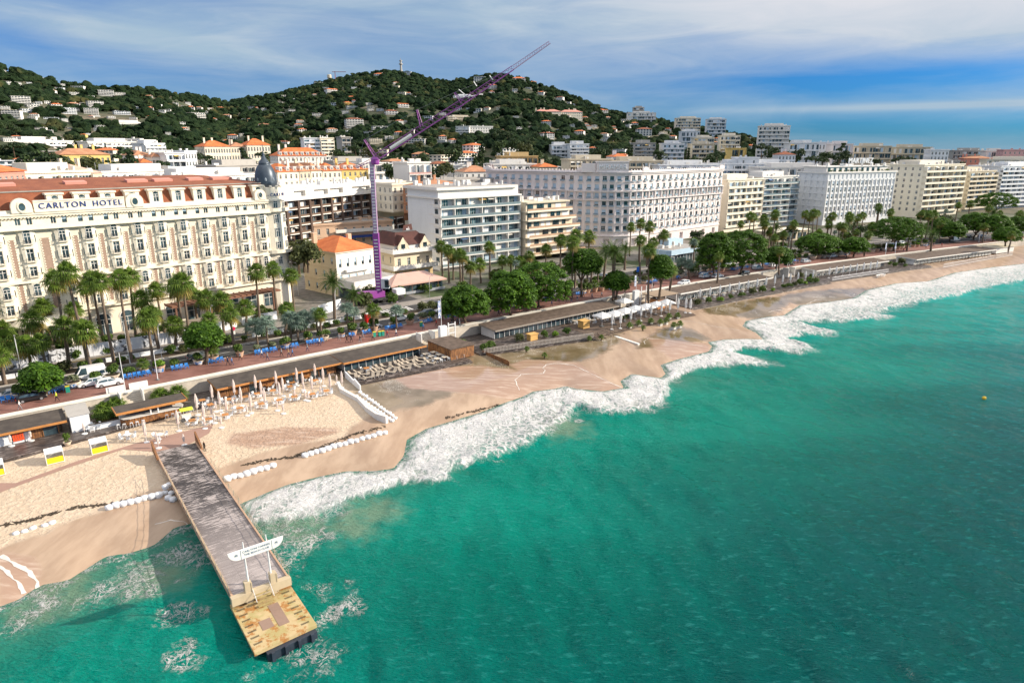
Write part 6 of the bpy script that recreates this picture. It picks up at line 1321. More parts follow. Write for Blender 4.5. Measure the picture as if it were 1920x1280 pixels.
for o in C.objects:
    if o.parent is not None: KIDS.setdefault(o.parent.name, []).append(o)
# landmark trees, by eye
for x, yt, r, k, s_ in [(95,285,395,'pine',1.5),(75,280,400,'round',1.4),(120,300,360,'olive',1.5),(60,300,330,'pine',1.2),(40,285,420,'round',1.6),(100,300,345,'round',1.3),(160,288,370,'olive',1.9),(178,296,355,'olive',1.7),(222,275,390,'cedar',1.9),(240,283,380,'cedar',1.8),(205,300,365,'cedar',1.2),(300,300,390,'pine',1.0),(374,286,430,'pine',1.4),(390,296,400,'round',1.3),(452,277,440,'cedar',1.7),(470,295,420,'round',1.2),(420,300,410,'olive',1.2),(495,283,460,'pine',1.3),(510,290,450,'round',1.3),(635,278,430,'round',1.3),(665,270,450,'pine',1.3),(690,272,440,'olive',1.4),(705,280,420,'olive',1.4),(733,305,350,'round',1.4),(745,310,345,'pine',1.2),(812,312,345,'cyp',1.2),(820,310,350,'cyp',1.3),(835,300,370,'olive',1.5),(790,285,400,'round',1.5),(850,278,420,'round',1.7),(905,270,450,'cedar',2.0),(890,290,400,'cedar',1.6),(930,262,470,'round',1.8),(960,258,500,'round',2.0),(985,268,480,'olive',1.9),(1000,280,440,'round',1.4),(1120,275,500,'round',1.8),(1148,268,520,'cedar',1.6),(1180,275,500,'cyp',1.8),(1185,270,510,'cyp',1.8),(1238,280,480,'round',1.4),(1292,276,500,'cyp',1.6),(1300,292,460,'round',1.3),(1335,290,480,'round',1.5),(1345,283,500,'pine',1.3),(1430,268,560,'pine',1.6),(1455,275,520,'round',1.9),(1470,282,500,'round',1.6),(1495,278,520,'round',1.6),(1580,268,520,'cedar',1.8),(1575,285,480,'pine',1.6),(1545,283,490,'round',1.5),(1530,290,470,'pine',1.4),(1690,293,640,'pine',1.6),(1705,294,650,'pine',1.5),(1642,297,560,'round',.9),(1800,302,640,'round',1.0),
        (565,440,190,'olive',1.3),(572,450,186,'olive',1.1),(556,455,192,'olive',1.2)]:
    X, Y, Z = at_r(x, yt, r); hgt = {'round': 8.5, 'pine': 9, 'cedar': 11, 'cyp': 11, 'olive': 7}[k]*s_; tree(k, X, Y, max(hill(X, Y), Z-hgt) if r < 250 else Z-hgt*.98, s_)
cnt = 0; tries = 0
while cnt < 215 and tries < 6000:
    tries += 1; azd = rs2.uniform(-39, 36); r = rs2.uniform(300, 640); x, y = r*math.sin(R(azd)), r*math.cos(R(azd)); z = hill(x, y); s_, n_ = SI(x, y)
    if z < LV+.5 or n_ < 130 or not clear_of(x, y, 3): continue
    tree(rnd.choice(['round', 'round', 'pine', 'olive', 'round', 'cedar', 'round', 'pine', 'olive', 'cyp']), x, y, z-.5, rnd.uniform(.8, 1.35)); cnt += 1
# hilltop tower, water tower and small crane on the skyline
def on_sky(x, y, r=None):
    r = r or lerp(RIDGE, x); return at_r(x, y, r)
X, Y, Z = on_sky(752, 133); o = thing('observation_tower', 'slim dark tower with platforms standing on the hilltop', 'tower', (X, Y, Z-6)); mb = MB(); mb.lathe([(3.6,0),(3.2,8),(2.4,8.2),(2.2,18),(4.2,18.4),(4.2,20.5),(2.2,20.8),(2.0,25),(3.2,25.3),(3.2,27),(.6,27.3),(.3,32)], 10); mb.obj('shaft', GREYP, o)
X, Y, Z = on_sky(618, 152); o = thing('water_tower', 'round beige water tower on the left shoulder of the hill', 'tower', (X, Y, Z-6)); mb = MB(); mb.lathe([(3.4,0),(3.2,10),(4.6,12),(4.6,17),(4.0,18.5),(.1,19)], 12); mb.obj('tank', BEIGE, o)
X, Y, Z = on_sky(622, 152); o = thing('site_crane', 'tiny red tower crane beside the round water tower', 'crane', (X+3, Y+20, Z-6)); mb = MB(); mb.box(-.5,.5,-.5,.5,0,27); mb.obj('mast', mat('crane_red', (.45,.08,.05), .5), o); mb = MB(); mb.box(-6,24,-.5,.5,25.5,26.5); mb.obj('jib', MATS['crane_red'], o)
# ---------------------------------------------------------------- the pier
WOODG = NT('weathered_planks'); n = WOODG; v = n.pos(True)
pl_ = n.N.new('ShaderNodeTexBrick'); pl_.inputs['Scale'].default_value = 1; pl_.inputs['Brick Width'].default_value = 2.4; pl_.inputs['Row Height'].default_value = .17; pl_.inputs['Mortar Size'].default_value = .008
pl_.inputs['Color1'].default_value = (.50,.44,.42,1); pl_.inputs['Color2'].default_value = (.40,.35,.335,1); pl_.inputs['Mortar'].default_value = (.05,.04,.04,1); n.lk(v, pl_.inputs[0])
st1 = n.noise(n.mapv(v, (.6,5.0,1)), 1.0, 4, .72); st2 = n.noise(v, .22, 3, .6); wetn = n.rng(n.math('ADD', n.math('MULTIPLY', st1, .75), n.math('MULTIPLY', st2, .45)), .55, .575)
gr_ = n.N.new('ShaderNodeSeparateXYZ'); n.lk(v, gr_.inputs[0]); lim = n.rng(gr_.outputs[1], 38, 14); wetn = n.math('MULTIPLY', wetn, n.math('ADD', .35, n.math('MULTIPLY', lim, .65)))
n.set(n.mix(wetn, pl_.outputs[0], (.035,.028,.028)), n.math('SUBTRACT', .8, n.math('MULTIPLY', wetn, .45)), n.bump(pl_.outputs['Fac'], .3, .02)); WOODG = n.m
YST = NT('yellow_concrete'); n = YST; v = n.pos(True); rst = n.math('MULTIPLY', n.rng(n.noise(v, .9, 6, .75), .50, .58), .9); grn = n.rng(n.noise(v, .6, 4, .6), .46, .62)
c = n.mix(n.noise(v, 2.5, 5, .6), (.44,.32,.15), (.58,.46,.26)); c = n.mix(n.math('MULTIPLY', grn, .6), c, (.34,.30,.10)); c = n.mix(rst, c, (.36,.15,.03)); n.set(c, .8, n.bump(n.noise(v, 4, 5), .4, .03)); YST = n.m
CONC = facade_mat('pier_concrete', (.52,.43,.29), .5); ROPE = mat('rope', (.45,.38,.25), .9)
pA, pB = P(290, 848, 2.4), P(368, 829, 2.4); pC, pD = P(436, 1126, 2.4), P(541, 1079, 2.4)
m0 = Vector(((pA[0]+pB[0])/2, (pA[1]+pB[1])/2)); m1 = Vector(((pC[0]+pD[0])/2, (pC[1]+pD[1])/2)); dv = (m1-m0); PLN = dv.length; dv.normalize(); PW = 5.7
pang = math.atan2(dv.y, dv.x)-math.pi/2        # local +Y runs out to sea, local +X to the left bank
pier = thing('pier', 'long weathered wooden pier running from the sand out over the sea', 'pier', (m0.x, m0.y, 2.4), pang)
mb = MB(); mb.box(-PW/2+.2, PW/2-.2, 0, PLN-.35, -.12, 0); mb.obj('deck', WOODG, pier)
for sx in (-1, 1): mb = MB(); mb.box(*(sorted((sx*PW/2, sx*(PW/2-.2)))), 0, PLN-.35, -.55, .16); mb.obj('edge_beam', facade_mat('pier_edge', (.50,.33,.22), .4), pier)
mb = MB(); mb.box(-PW/2-.1, PW/2+.1, PLN-.35, PLN+.3, -.75, .12); mb.obj('end_beam', CONC, pier)
for k in range(9):
    for sx in (-1, 1): mb = MB(); mb.tube([(sx*2.1, 2.5+k*4.7, -4), (sx*2.1, 2.5+k*4.7, -.12)], .22, 8); mb.obj('pile', CONC, pier)
for sx in (-1, 1):
    y0 = 8 if sx > 0 else 9
    for k in range(int((PLN-y0)/2.3)+1): mb = MB(); mb.tube([(sx*(PW/2+.04), y0+k*2.3, -.2), (sx*(PW/2+.04), y0+k*2.3, .95)], .035, 5); mb.obj('post', mat('post_steel', (.42,.40,.33), .5, .1, 2, .4), pier)
    mb = MB(); 
    for zz in (.9, .5): mb.tube([(sx*(PW/2+.04), y0+k*1.15, zz-(.06 if k % 2 else 0)) for k in range(int((PLN-y0)/1.15)+1)], .022, 4)
    mb.obj('rope', ROPE, pier)
WOODR = mat('brown_wood', (.24,.11,.045), .7, .3, 2); 
for sx in (-1, 1): mb = MB(); mb.add([(sx*2.95-.12,-.6,0),(sx*2.95+.12,-.6,0),(sx*2.95+.12,3.2,0),(sx*2.95-.12,3.2,0),(sx*2.95-.12,-.6,1.6),(sx*2.95+.12,-.6,1.6),(sx*2.95+.12,3.2,.5),(sx*2.95-.12,3.2,.5)], [(3,2,1,0),(4,5,6,7),(0,1,5,4),(1,2,6,5),(2,3,7,6),(3,0,4,7)]); mb.obj('side_board', WOODR, pier)
# steps and blocks at the head
mb = MB(); [mb.box(-.75, .75, PLN-.2+k*.3, PLN+.12+k*.3, -.05-k*.28, .0-k*.28) for k in range(5)]; mb.obj('stair', mat('rusty_tread', (.36,.28,.12), .8, .3), pier)
mb = MB(); [mb.tube([(sx*.85, PLN-.9, 0), (sx*.85, PLN-.8, .9), (sx*.85, PLN+1.3, -.5)], .03, 5) for sx in (-1, 1)]; mb.obj('handrail', METW, pier)
# board on its two poles
sb = thing('club_sign', 'white boat-shaped name board carried on two poles at the pier head', 'sign', (m1.x-dv.x*.2, m1.y-dv.y*.2, 2.4), pang, scale=.93)
for sx in (-1, 1): mb = MB(); mb.box(sx*1.35-.32, sx*1.35+.32, -.35, .35, -1.2, 1.3); mb.box(sx*1.35-.42, sx*1.35-.32, -.4, .4, -1.1, 1.2); mb.obj('block', CONC, sb); mb = MB(); mb.tube([(sx*1.2, 0, 1.3), (sx*1.2, -.3, 5.9)], [.11, .06], 8); mb.obj('pole', METW, sb)
pts = [(-2.9,.62),(2.9,.62)]+[(1.75+1.15*math.cos(t*math.pi/16), .62-1.12*math.sin(t*math.pi/16)) for t in range(1, 9)]+[(-1.75-1.15*math.cos(t*math.pi/16), .62-1.12*math.sin(t*math.pi/16)) for t in range(8, 0, -1)]
k = len(pts); mb = MB(); mb.M = Matrix.Translation((0, 0, 4.7)); mb.add([(x, .02, z) for x, z in pts]+[(x, .16, z) for x, z in pts], [tuple(range(k)), tuple(range(2*k-1, k-1, -1))]+[(i+k,(i+1)%k+k,(i+1)%k,i) for i in range(k)]); mb.obj('board', mat('board_white', (.80,.80,.77), .5, .05), sb)
LETS = mat('slate_letter', (.06,.12,.20), .5)
for t, z in (('CARLTON CANNES', 4.98), ('THE BEACH CLUB', 4.60)): o = link('lettering', text_mesh(t, .325, .01, LETS, spacing=1.0), sb, (0, .172, z)); o.rotation_euler = (R(90), 0, math.pi)
for sx in (-1, 1):
    mb = MB(); mb.box(sx*1.62-.02, sx*1.62+.02, .16, .175, 4.16, 5.3); c_ = sx*2.1
    for q in range(12): a = q*math.pi/6; mb.tube([(c_+.17*math.cos(a), .17, 4.83+.17*math.sin(a)), (c_+.17*math.cos(a+.6), .17, 4.83+.17*math.sin(a+.6))], .012, 3)
    mb.add([(c_-.09,.175,4.78),(c_+.09,.175,4.78),(c_+.1,.175,4.9),(c_,.175,4.95),(c_-.1,.175,4.9)], [(0,1,2,3,4)]); mb.obj('emblem', LETS, sb)
# floating platform
pf = [P(431,1133,1.1), P(541,1091,1.1), P(594,1170,1.1), P(477,1224,1.1)]; cx_, cy_ = sum(p[0] for p in pf)/4, sum(p[1] for p in pf)/4
plat = thing('floating_platform', 'rust-stained yellow landing platform below the pier head', 'platform', (0,0,0)); mb = MB(); mb.prism([pf[0], pf[3], pf[2], pf[1]][::-1] if False else pf[::-1], .75, 1.1); ob = mb.obj('deck', YST, plat)
e1 = (Vector(pf[3])-Vector(pf[0])); e0 = (Vector(pf[1])-Vector(pf[0])); base = Vector(pf[0])
mb = MB()
for side, u0 in ((0, .05), (1, .80)):
    for k in range(8):
        for q in range(8):
            p = base+e0*(u0+q*.017)+e1*(.06+k*.115); d0 = e0.normalized()*.035; d1 = e1.normalized()*.13; mb.quad(*[(w_.x, w_.y, 1.104) for w_ in (p-d0-d1, p+d0-d1, p+d0+d1, p-d0+d1)])
mb.obj('drain_slots', mat('slot_dark', (.06,.05,.03), .9), plat)
mb = MB()
for u, w_, v0, v1 in ((.50,.17,.30,.74),(.26,.18,.52,.70)):
    q_ = [base+e0*u+e1*v0, base+e0*(u+w_)+e1*v0, base+e0*(u+w_)+e1*v1, base+e0*u+e1*v1]; mb.prism([(w2.x, w2.y) for w2 in q_][::-1], 1.1, 1.13)
mb.obj('patch', facade_mat('worn_planks', (.30,.20,.15), .5), plat)
mb = MB(); f0, f1 = Vector(pf[3]), Vector(pf[2]); dd = (f1-f0).normalized(); nn_ = Vector((-dd.y, dd.x)); nn_ = nn_ if nn_.dot(e1) > 0 else -nn_; L_ = (f1-f0).length
q_ = [f0+dd*1.0, f1-dd*.2, f1-dd*.2+nn_*.5, f0+dd*1.0+nn_*.5]; mb.prism([(p.x, p.y) for p in q_], -.3, .72); mb.obj('bumper', mat('dark_rubber', (.03,.04,.06), .5, .3), plat)
for k in range(4): p = f0+dd*(1.3+k*(L_-2.2)/3); mb = MB(); mb.prism([(w2.x, w2.y) for w2 in (p+nn_*.5, p+dd*.3+nn_*.5, p+dd*.3+nn_*.75, p+nn_*.75)], -.5, .8); mb.obj('fender', MATS['dark_rubber'], plat)
mb = MB(); mb.prism([(w2.x, w2.y) for w2 in (base+e0*.05+e1*.05, base+e1*.9+e0*.05, base+e1*.9+e0*.95, base+e0*.95+e1*.05)], -1.2, .75); mb.obj('pontoon', mat('pontoon_dark', (.05,.05,.04), .8, .3), plat)
# ---------------------------------------------------------------- beach decks and pavilions
DK = NT('wet_dark_deck'); n = DK; v = n.pos(); a_ = n.mapv(v, (1,1,1), R(-40)); wv_ = n.N.new('ShaderNodeTexBrick'); wv_.inputs['Brick Width'].default_value = 2.2; wv_.inputs['Row Height'].default_value = .16; wv_.inputs['Mortar Size'].default_value = .01; wv_.inputs['Scale'].default_value = 1
wv_.inputs['Color1'].default_value = (.085,.065,.055,1); wv_.inputs['Color2'].default_value = (.055,.042,.038,1); wv_.inputs['Mortar'].default_value = (.01,.01,.01,1); n.lk(a_, wv_.inputs[0])
n.set(n.mix(n.rng(n.noise(n.mapv(a_, (.4,2.5,1)), 1.2, 5, .7), .52, .62), wv_.outputs[0], (.26,.22,.20)), .45); DK = n.m
ROOFD = NT('dark_felt_roof'); n = ROOFD; v = n.pos(); n.set(n.mix(n.rng(n.noise(v, .5, 6, .7), .35, .65), (.050,.040,.034), (.085,.070,.058)), .9, n.bump(n.noise(v, 9, 3), .2, .02)); ROOFD = n.m
TRIMW = mat('orange_wood_trim', (.46,.20,.06), .6, .2, 1.5); ROOF2 = NT('brown_board_roof'); n = ROOF2; v = n.pos(); n.set(n.mix(n.rng(n.noise(n.mapv(v, (1,1,1), R(-36)), .8, 6, .7), .35, .65), (.075,.052,.038), (.14,.10,.075)), .85); ROOF2 = n.m
PLANKW = NT('vertical_boards'); n = PLANKW; v = n.pos(True); w5 = n.N.new('ShaderNodeTexWave'); w5.inputs['Scale'].default_value = 3.2; n.lk(v, w5.inputs[0]); n.set(n.mix(n.rng(n.noise(n.mapv(v, (3,3,.6)), 1.5, 4), .35, .65), n.mix(w5.outputs['Fac'], (.20,.085,.03), (.42,.19,.06)), (.12,.05,.02)), .7); PLANKW = n.m
ZD = 2.4
def deck(name, label, s0, s1, n0, n1, z=ZD, m_=None, steps=2, step_=6):
    t = thing(name, label, 'deck', (0,0,0)); mb = MB(); k = max(2, int((s1-s0)/step_)); fn = n1 if callable(n1) else (lambda s: n1)
    A_ = []; B_ = []
    for i in range(k+1): s = s0+(s1-s0)*i/k; A_.append(S(s, n0)); B_.append(S(s, fn(s)))
    vs = [(p[0], p[1], z) for p in A_]+[(p[0], p[1], z) for p in B_]+[(p[0], p[1], z-2.5) for p in B_]; q = k+1
    fs = [(i+q, i+q+1, i+1, i) for i in range(k)]+[(i+2*q, i+2*q+1, i+q+1, i+q) for i in range(k)]+[(0, q, 2*q), (k, 2*q+k, q+k)][:0]; mb.add(vs, fs)
    for sd in (0, k): a, b = A_[sd], B_[sd]; mb.quad((a[0],a[1],z),(b[0],b[1],z),(b[0],b[1],z-2.5),(a[0],a[1],z-2.5))
    mb.obj('planking', m_ or DK, t)
    for j in range(1, steps+1):
        mb = MB(); C_ = [S(s0+(s1-s0)*i/k, fn(s0+(s1-s0)*i/k)-.05-.42*(j-1)) for i in range(k+1)]; E_ = [S(s0+(s1-s0)*i/k, fn(s0+(s1-s0)*i/k)-.42*j) for i in range(k+1)]; zz = z-.17*j
        mb.add([(p[0],p[1],zz) for p in C_]+[(p[0],p[1],zz) for p in E_]+[(p[0],p[1],zz-.15) for p in E_], [(i+q,i+q+1,i+1,i) for i in range(k)]+[(i+2*q,i+2*q+1,i+q+1,i+q) for i in range(k)]); mb.obj('step', m_ or DK, t)
    return t
deck('beach_deck', 'dark wet timber deck along the beach left of the groyne', -30, 52.5, -.4, lambda s: -12.3+6.0*min(1, max(0, (s+2)/40)))
deck('beach_deck', 'dark timber deck crowded with loungers right of the groyne', 53.5, 79, -.4, lambda s: -14.0-2.2*(s-53)/25)
deck('beach_deck', 'brown deck behind the grey railing before the second pavilion', 83, 113, -.4, lambda s: -14-6*(s-83)/30, z=2.3)
deck('beach_deck', 'storm-damaged plank terrace under white square parasols', 113.5, 152, -.4, -19.0, z=2.2, m_=ROOF2)
deck('beach_deck', 'grey plank terrace of the third pavilion', 156, 200, -.4, -15.0, z=2.3)
deck('beach_deck', 'white edged terrace with planters past the third pavilion', 200.5, 226, -.4, -15.0, z=2.3)
deck('beach_deck', 'narrow far terrace behind a white fence', 226.5, 290, -.4, -13.5, z=2.3)
mb = MB()
mb.add([(*P(x, y, bz(*P(x, y, 2.2))+.05), bz(*P(x, y, 2.2))+.06) for x, y in [(30,905),(150,862),(250,832),(330,812),(400,795),(392,812),(350,835),(310,848),(230,842),(140,872),(20,915),(-40,940),(-40,905)]], [tuple(range(13))[::-1]]); o = mb.obj('sand_mat', facade_mat('red_walkway', (.34,.21,.165), .3)); struct(o)
def pavilion(label, s0, s1, n0, n1, z, front='glass', roofm=None, trimm=None, over=.7, z0=ZD, cell=2.0, h=.28, side=True, zf=None):
    t = thing('beach_pavilion', label, 'pavilion', (0,0,0)); k = max(1, int((s1-s0)/8)); rf_ = MB(); tr_ = MB(); zf = z-.35 if zf is None else zf
    for i in range(k):
        a, b = s0+(s1-s0)*i/k, s0+(s1-s0)*(i+1)/k; p = [S(a, n0), S(b, n0), S(b, n1), S(a, n1)]
        rf_.add([(p[0][0],p[0][1],z),(p[1][0],p[1][1],z),(p[2][0],p[2][1],zf),(p[3][0],p[3][1],zf)], [(3,2,1,0)]); rf_.add([(p[0][0],p[0][1],z-h),(p[1][0],p[1][1],z-h),(p[2][0],p[2][1],zf-h),(p[3][0],p[3][1],zf-h)], [(0,1,2,3)])
        q = [S(a, n1-.06), S(b, n1-.06)]; tr_.add([(q[0][0],q[0][1],zf+.04),(q[1][0],q[1][1],zf+.04),(p[2][0],p[2][1],zf+.04),(p[3][0],p[3][1],zf+.04),(q[0][0],q[0][1],zf-h-.05),(q[1][0],q[1][1],zf-h-.05),(p[2][0],p[2][1],zf-h-.05),(p[3][0],p[3][1],zf-h-.05)], [(0,1,2,3),(4,5,1,0),(7,6,5,4)])
    for s_ in (s0, s1): a, b = S(s_, n0), S(s_, n1-.06); tr_.quad((a[0],a[1],z+.03),(b[0],b[1],zf+.04),(b[0],b[1],zf-h-.05),(a[0],a[1],z-h-.05)); 
    rf_.obj('roof', roofm or ROOFD, t); tr_.obj('fascia', trimm or TRIMW, t)
    gl_ = MB(); fr_ = MB(); wd_ = MB(); s = s0+over; nn_ = n1+over+.6; i = 0; r_ = random.Random(int(s0))
    while s+cell < s1-over+.01:
        a, b = S(s, nn_), S(s+cell, nn_); wdn = front == 'wood' and r_.random() < .55; tgt = wd_ if wdn else gl_; tgt.quad((a[0],a[1],z0),(b[0],b[1],z0),(b[0],b[1],zf-h-.02),(a[0],a[1],z-h-.1))
        a2 = S(s, nn_-.05); fr_.tube([(a2[0],a2[1],z0),(a2[0],a2[1],zf-h)], .07, 4); s += cell; i += 1
    a2 = S(s, nn_-.05); fr_.tube([(a2[0],a2[1],z0),(a2[0],a2[1],zf-h)], .07, 4)
    gl_.v and gl_.obj('glazing', GLASS, t); wd_.v and wd_.obj('board_wall', PLANKW, t); fr_.obj('frame', METW if front != 'wood' else PLANKW, t)
    for s_, nm in ((s0+over, 0), (s1-over, 1)): a, b = S(s_, n0-.1), S(s_, nn_); mb = MB(); mb.quad(*[(a[0],a[1],z0),(b[0],b[1],z0),(b[0],b[1],zf-h),(a[0],a[1],z-h)][::1 if nm else -1]); mb.obj('side_wall', PLANKW if front == 'wood' else WH, t)
    return t
lf = pavilion('dark-roofed shower and store pavilion at the left edge', -14, 7.9, -1.6, -7.0, 5.0, 'wood', z0=ZD)
mb = MB(); a = S(-2, -5.9); mb.M = Matrix.Translation((a[0], a[1], ZD)) @ Matrix.Rotation(a[2], 4, 'Z'); mb.box(-10, 5, -.25, -.1, 0, 1.5); mb.obj('white_counter', WH2, lf)
kx = thing('kiosk', 'small white service kiosk with a sloping roof', 'kiosk', (*S(9.6, -4.4)[:2], ZD), S(9.6)[2]); mb = MB(); mb.box(-1.3,1.3,-2.6,2.2,0,2.7); mb.obj('wall', WH2, kx); mb = MB(); mb.add([(-1.5,-2.8,2.7),(1.5,-2.8,2.7),(1.5,2.4,3.0),(-1.5,2.4,3.0)], [(0,1,2,3)]); mb.obj('roof', GREYP, kx)
bar = thing('beach_bar', 'small wooden bar with a flat dark roof and curved counter', 'bar', (*S(19.4, -8.2)[:2], ZD), S(19.4)[2]); mb = MB(); mb.box(-5.2,5.2,-1.9,1.9,2.45,2.65); mb.obj('roof', ROOFD, bar); mb = MB(); [mb.box(*b_) for b_ in ((-5.3,5.3,-2.0,-1.9,2.32,2.7),(-5.3,-5.2,-1.9,1.9,2.32,2.7),(5.2,5.3,-1.9,1.9,2.32,2.7))]; mb.obj('fascia', TRIMW, bar)
mb = MB(); mb.prism([(-4.4,1.6),(-4.6,0),(-4.2,-1.0),(-3.4,-1.3),(3.6,-1.3),(4.4,-.9),(4.7,0),(4.5,1.6)], 0, 1.15); mb.obj('counter', PLANKW, bar); mb = MB(); mb.prism([(-4.5,1.6),(-4.75,0),(-4.35,-1.15),(-3.4,-1.5),(3.7,-1.5),(4.6,-1.0),(4.9,0),(4.6,1.6)], 1.15, 1.25); mb.obj('counter_top', WH, bar); mb = MB(); mb.box(-3.6,3.8,.6,.8,1.25,2.45); mb.obj('back_wall', PLANKW, bar)
mb = MB(); [mb.box(x-.1,x+.1,-1.45,-1.25,1.25,2.45) for x in (-.3,.8)]; mb.obj('post', METW, bar)
hb = leaves(random.Random(5), [((random.Random(i).uniform(-3, 3), 0, .4+random.Random(i+9).uniform(0, .6)), .8) for i in range(12)], 60, .2); h = hb.obj('hedge', L_SHRUB, None, (*S(14.2, -4.2)[:2], ZD), S(14)[2]); tag(h, 'dark leafy hedge between the white kiosk and the wooden bar', 'hedge')
tb_ = thing('planter_box', 'long white planter box left of the wooden bar', 'planter', (*S(12.8, -7.6)[:2], ZD), S(14)[2]); mb = MB(); mb.box(-2.4,2.4,-.3,.3,0,.85); mb.obj('box', WH2, tb_); mb = MB(); mb.box(-2.3,2.3,-.2,.2,.85,.9); mb.obj('soil', SOIL, tb_)
for s_, n_, h_ in ((13.2,-3.2,1.4),(15.3,-3.0,1.5),(22.4,-2.3,1.2),(24.6,-2.6,1.6)): X, Y, a = S(s_, n_); palm('fan', X, Y, ZD, h_, .8, 'short bushy fan palm by the sea wall', 'beach')
pavilion('long dark-roofed wooden pavilion behind the closed parasols', 30.2, 54.0, -1.2, -7.0, 4.9, 'wood', cell=1.7)
pavilion('glass-fronted half of the long dark-roofed pavilion', 54.05, 73.5, -1.2, -7.6, 4.9, 'glass', ROOFD, TRIMW, cell=1.6)
pavilion('second long brown-roofed pavilion behind the railing', 92, 134, -1.4, -8.0, 5.1, 'glass', ROOF2, facade_mat('grey_fascia', (.30,.26,.22)), cell=1.5)
pavilion('third long brown-roofed pavilion with pale posts', 160, 205, -1.3, -7.4, 5.1, 'glass', ROOF2, WH, cell=1.8)
pavilion('fourth brown-roofed pavilion with white columns', 229, 272, -1.2, -7.6, 5.1, 'glass', ROOF2, WH, cell=2.2)
pavilion('far brown-roofed pavilion near the end of the beach', 285, 342, -2, -10.5, 5.0, 'glass', ROOF2, WH, cell=2.4)
w1 = thing('beach_kiosk', 'last small white-roofed kiosk on the far beach', 'kiosk', (*S(352, -6)[:2], ZD), S(352)[2]); mb = MB(); mb.box(-7,7,-3,3,0,2.4); mb.obj('wall', WH, w1); mb = MB(); mb.box(-7.5,7.5,-3.5,3.5,2.4,2.7); mb.obj('roof', BEIGE, w1)
# open arches wall at the far end, fences and wooden screens
def railing(label, s0, s1, n0, n1, z, m_, h=1.0, gap=.5, name='railing', top=True, solid=False):
    t = thing(name, label, 'fence', (0,0,0)); mb = MB(); L = s1-s0; k = int(L/gap)
    for i in range(k+1): s = s0+L*i/k; p = S(s, n0+(n1-n0)*i/k); mb.tube([(p[0],p[1],z),(p[0],p[1],z+h)], .05 if gap > .4 else .07, 4)
    for zz in ((h, .15) if top else (h,)):
        j = max(2, int(L/6)); mb.tube([(*S(s0+L*i/j, n0+(n1-n0)*i/j)[:2], z+zz) for i in range(j+1)], .06, 4)
    mb.obj('bars', m_, t); return t
railing('grey slatted railing between the brown deck and the flooded sand', 84, 112, -14.4, -20.2, 2.3, mat('grey_wood', (.36,.33,.30), .8, .2), 1.1, .35)
railing('long white picket fence before the far terrace', 229, 262, -13.8, -13.8, 2.3, METW, 1.1, .5)
railing('white fence along the last far terrace', 292, 350, -17, -13, 1.9, METW, 1.3, .7)
sc_ = thing('wooden_screen', 'brown slatted wooden screen standing in the flooded sand', 'fence', (0,0,0)); a, b = PB(905, 662), PB(955, 686); a = (a[0], a[1], 1.2); mb = MB(); k = 26
d_ = Vector((b[0]-a[0], b[1]-a[1])); dl_ = d_.length; dn = d_.normalized()
for i in range(k): p = Vector(a[:2])+d_*(i/k); mb.M = Matrix.Translation((p.x, p.y, .8)) @ Matrix.Rotation(math.atan2(dn.y, dn.x), 4, 'Z'); mb.box(0, dl_/k*.92, -.03, .03, 0, 1.9-(.15 if i == k-1 else 0))
mb.box(-dl_+dl_/k, dl_/k, .03, .08, 1.4, 1.5); mb.obj('slats', PLANKW, sc_)
for lab, s_, n_, w_, d2, h_, m_, z_ in (('open-topped wooden shed clad in orange boards by the screen', 78.5, -9.5, 6, 9, 2.4, PLANKW, 2.3), ('yellow plywood box on the brown deck', 117, -12, 2.2, 2, 1.8, mat('plywood', (.60,.36,.12), .8), 2.3), ('orange wall panel at the end of the plank terrace', 149, -8.5, 3, 3, 2.6, mat('orange_wall', (.55,.24,.09), .8), 2.3), ('wooden box beside the small palm on the brown deck', 99.5, -12.5, 2.2, 1.4, 1.4, mat('plywood', (.60,.36,.12)), 2.3)):
    o = thing('wooden_shed', lab, 'shed', (*S(s_, n_)[:2], z_), S(s_)[2]); mb = MB(); mb.box(-w_/2,w_/2,-d2/2,d2/2,0,h_); mb.obj('wall', m_, o); mb = MB(); mb.box(-w_/2-.2,w_/2+.2,-d2/2-.2,d2/2+.2,h_,h_+.12); mb.obj('roof', ROOF2 if d2 > 2 else m_, o)
pnl = thing('stair_tower', 'white stair head tower with square frame at the beach steps', 'stairs', (*S(80.5, -3.4)[:2], 2.3), S(80)[2]); mb = MB(); mb.box(-.9,.9,-.5,.5,0,4.6); mb.obj('wall', WH2, pnl); mb = MB(); [mb.box(*b_) for b_ in ((1.2,1.45,-.5,-.3,0,5.2),(3.0,3.25,-.5,-.3,0,5.2),(1.45,3.0,-.5,-.3,2.6,2.8),(1.45,3.0,-.5,-.3,4.6,4.8))]; mb.obj('frame', METW, pnl)
pn2 = thing('stair_tower', 'white stair head tower by the square parasols', 'stairs', (*S(146.5, -3.0)[:2], 2.3), S(146)[2]); mb = MB(); mb.box(-1.6,.3,-.5,.5,0,4.4); mb.obj('wall', WH2, pn2); mb = MB(); [mb.box(*b_) for b_ in ((1.0,1.25,-.5,-.3,0,5.4),(3.0,3.25,-.5,-.3,0,5.4),(1.25,3.0,-.5,-.3,2.6,2.8))]; mb.obj('frame', METW, pn2)
gz = thing('brown_roof', 'low sloping brown roof beside the white stair tower', 'shelter', (*S(153, -6)[:2], 2.3), S(153)[2]); mb = MB(); mb.box(-5,4,-3,3,3.1,3.3); mb.obj('roof', facade_mat('tan_roof', (.36,.27,.19)), gz); mb = MB(); [mb.box(x-.1,x+.1,-2.8,-2.6,0,3.1) for x in (-4.8,-1,3.6)]; mb.obj('post', METW, gz)
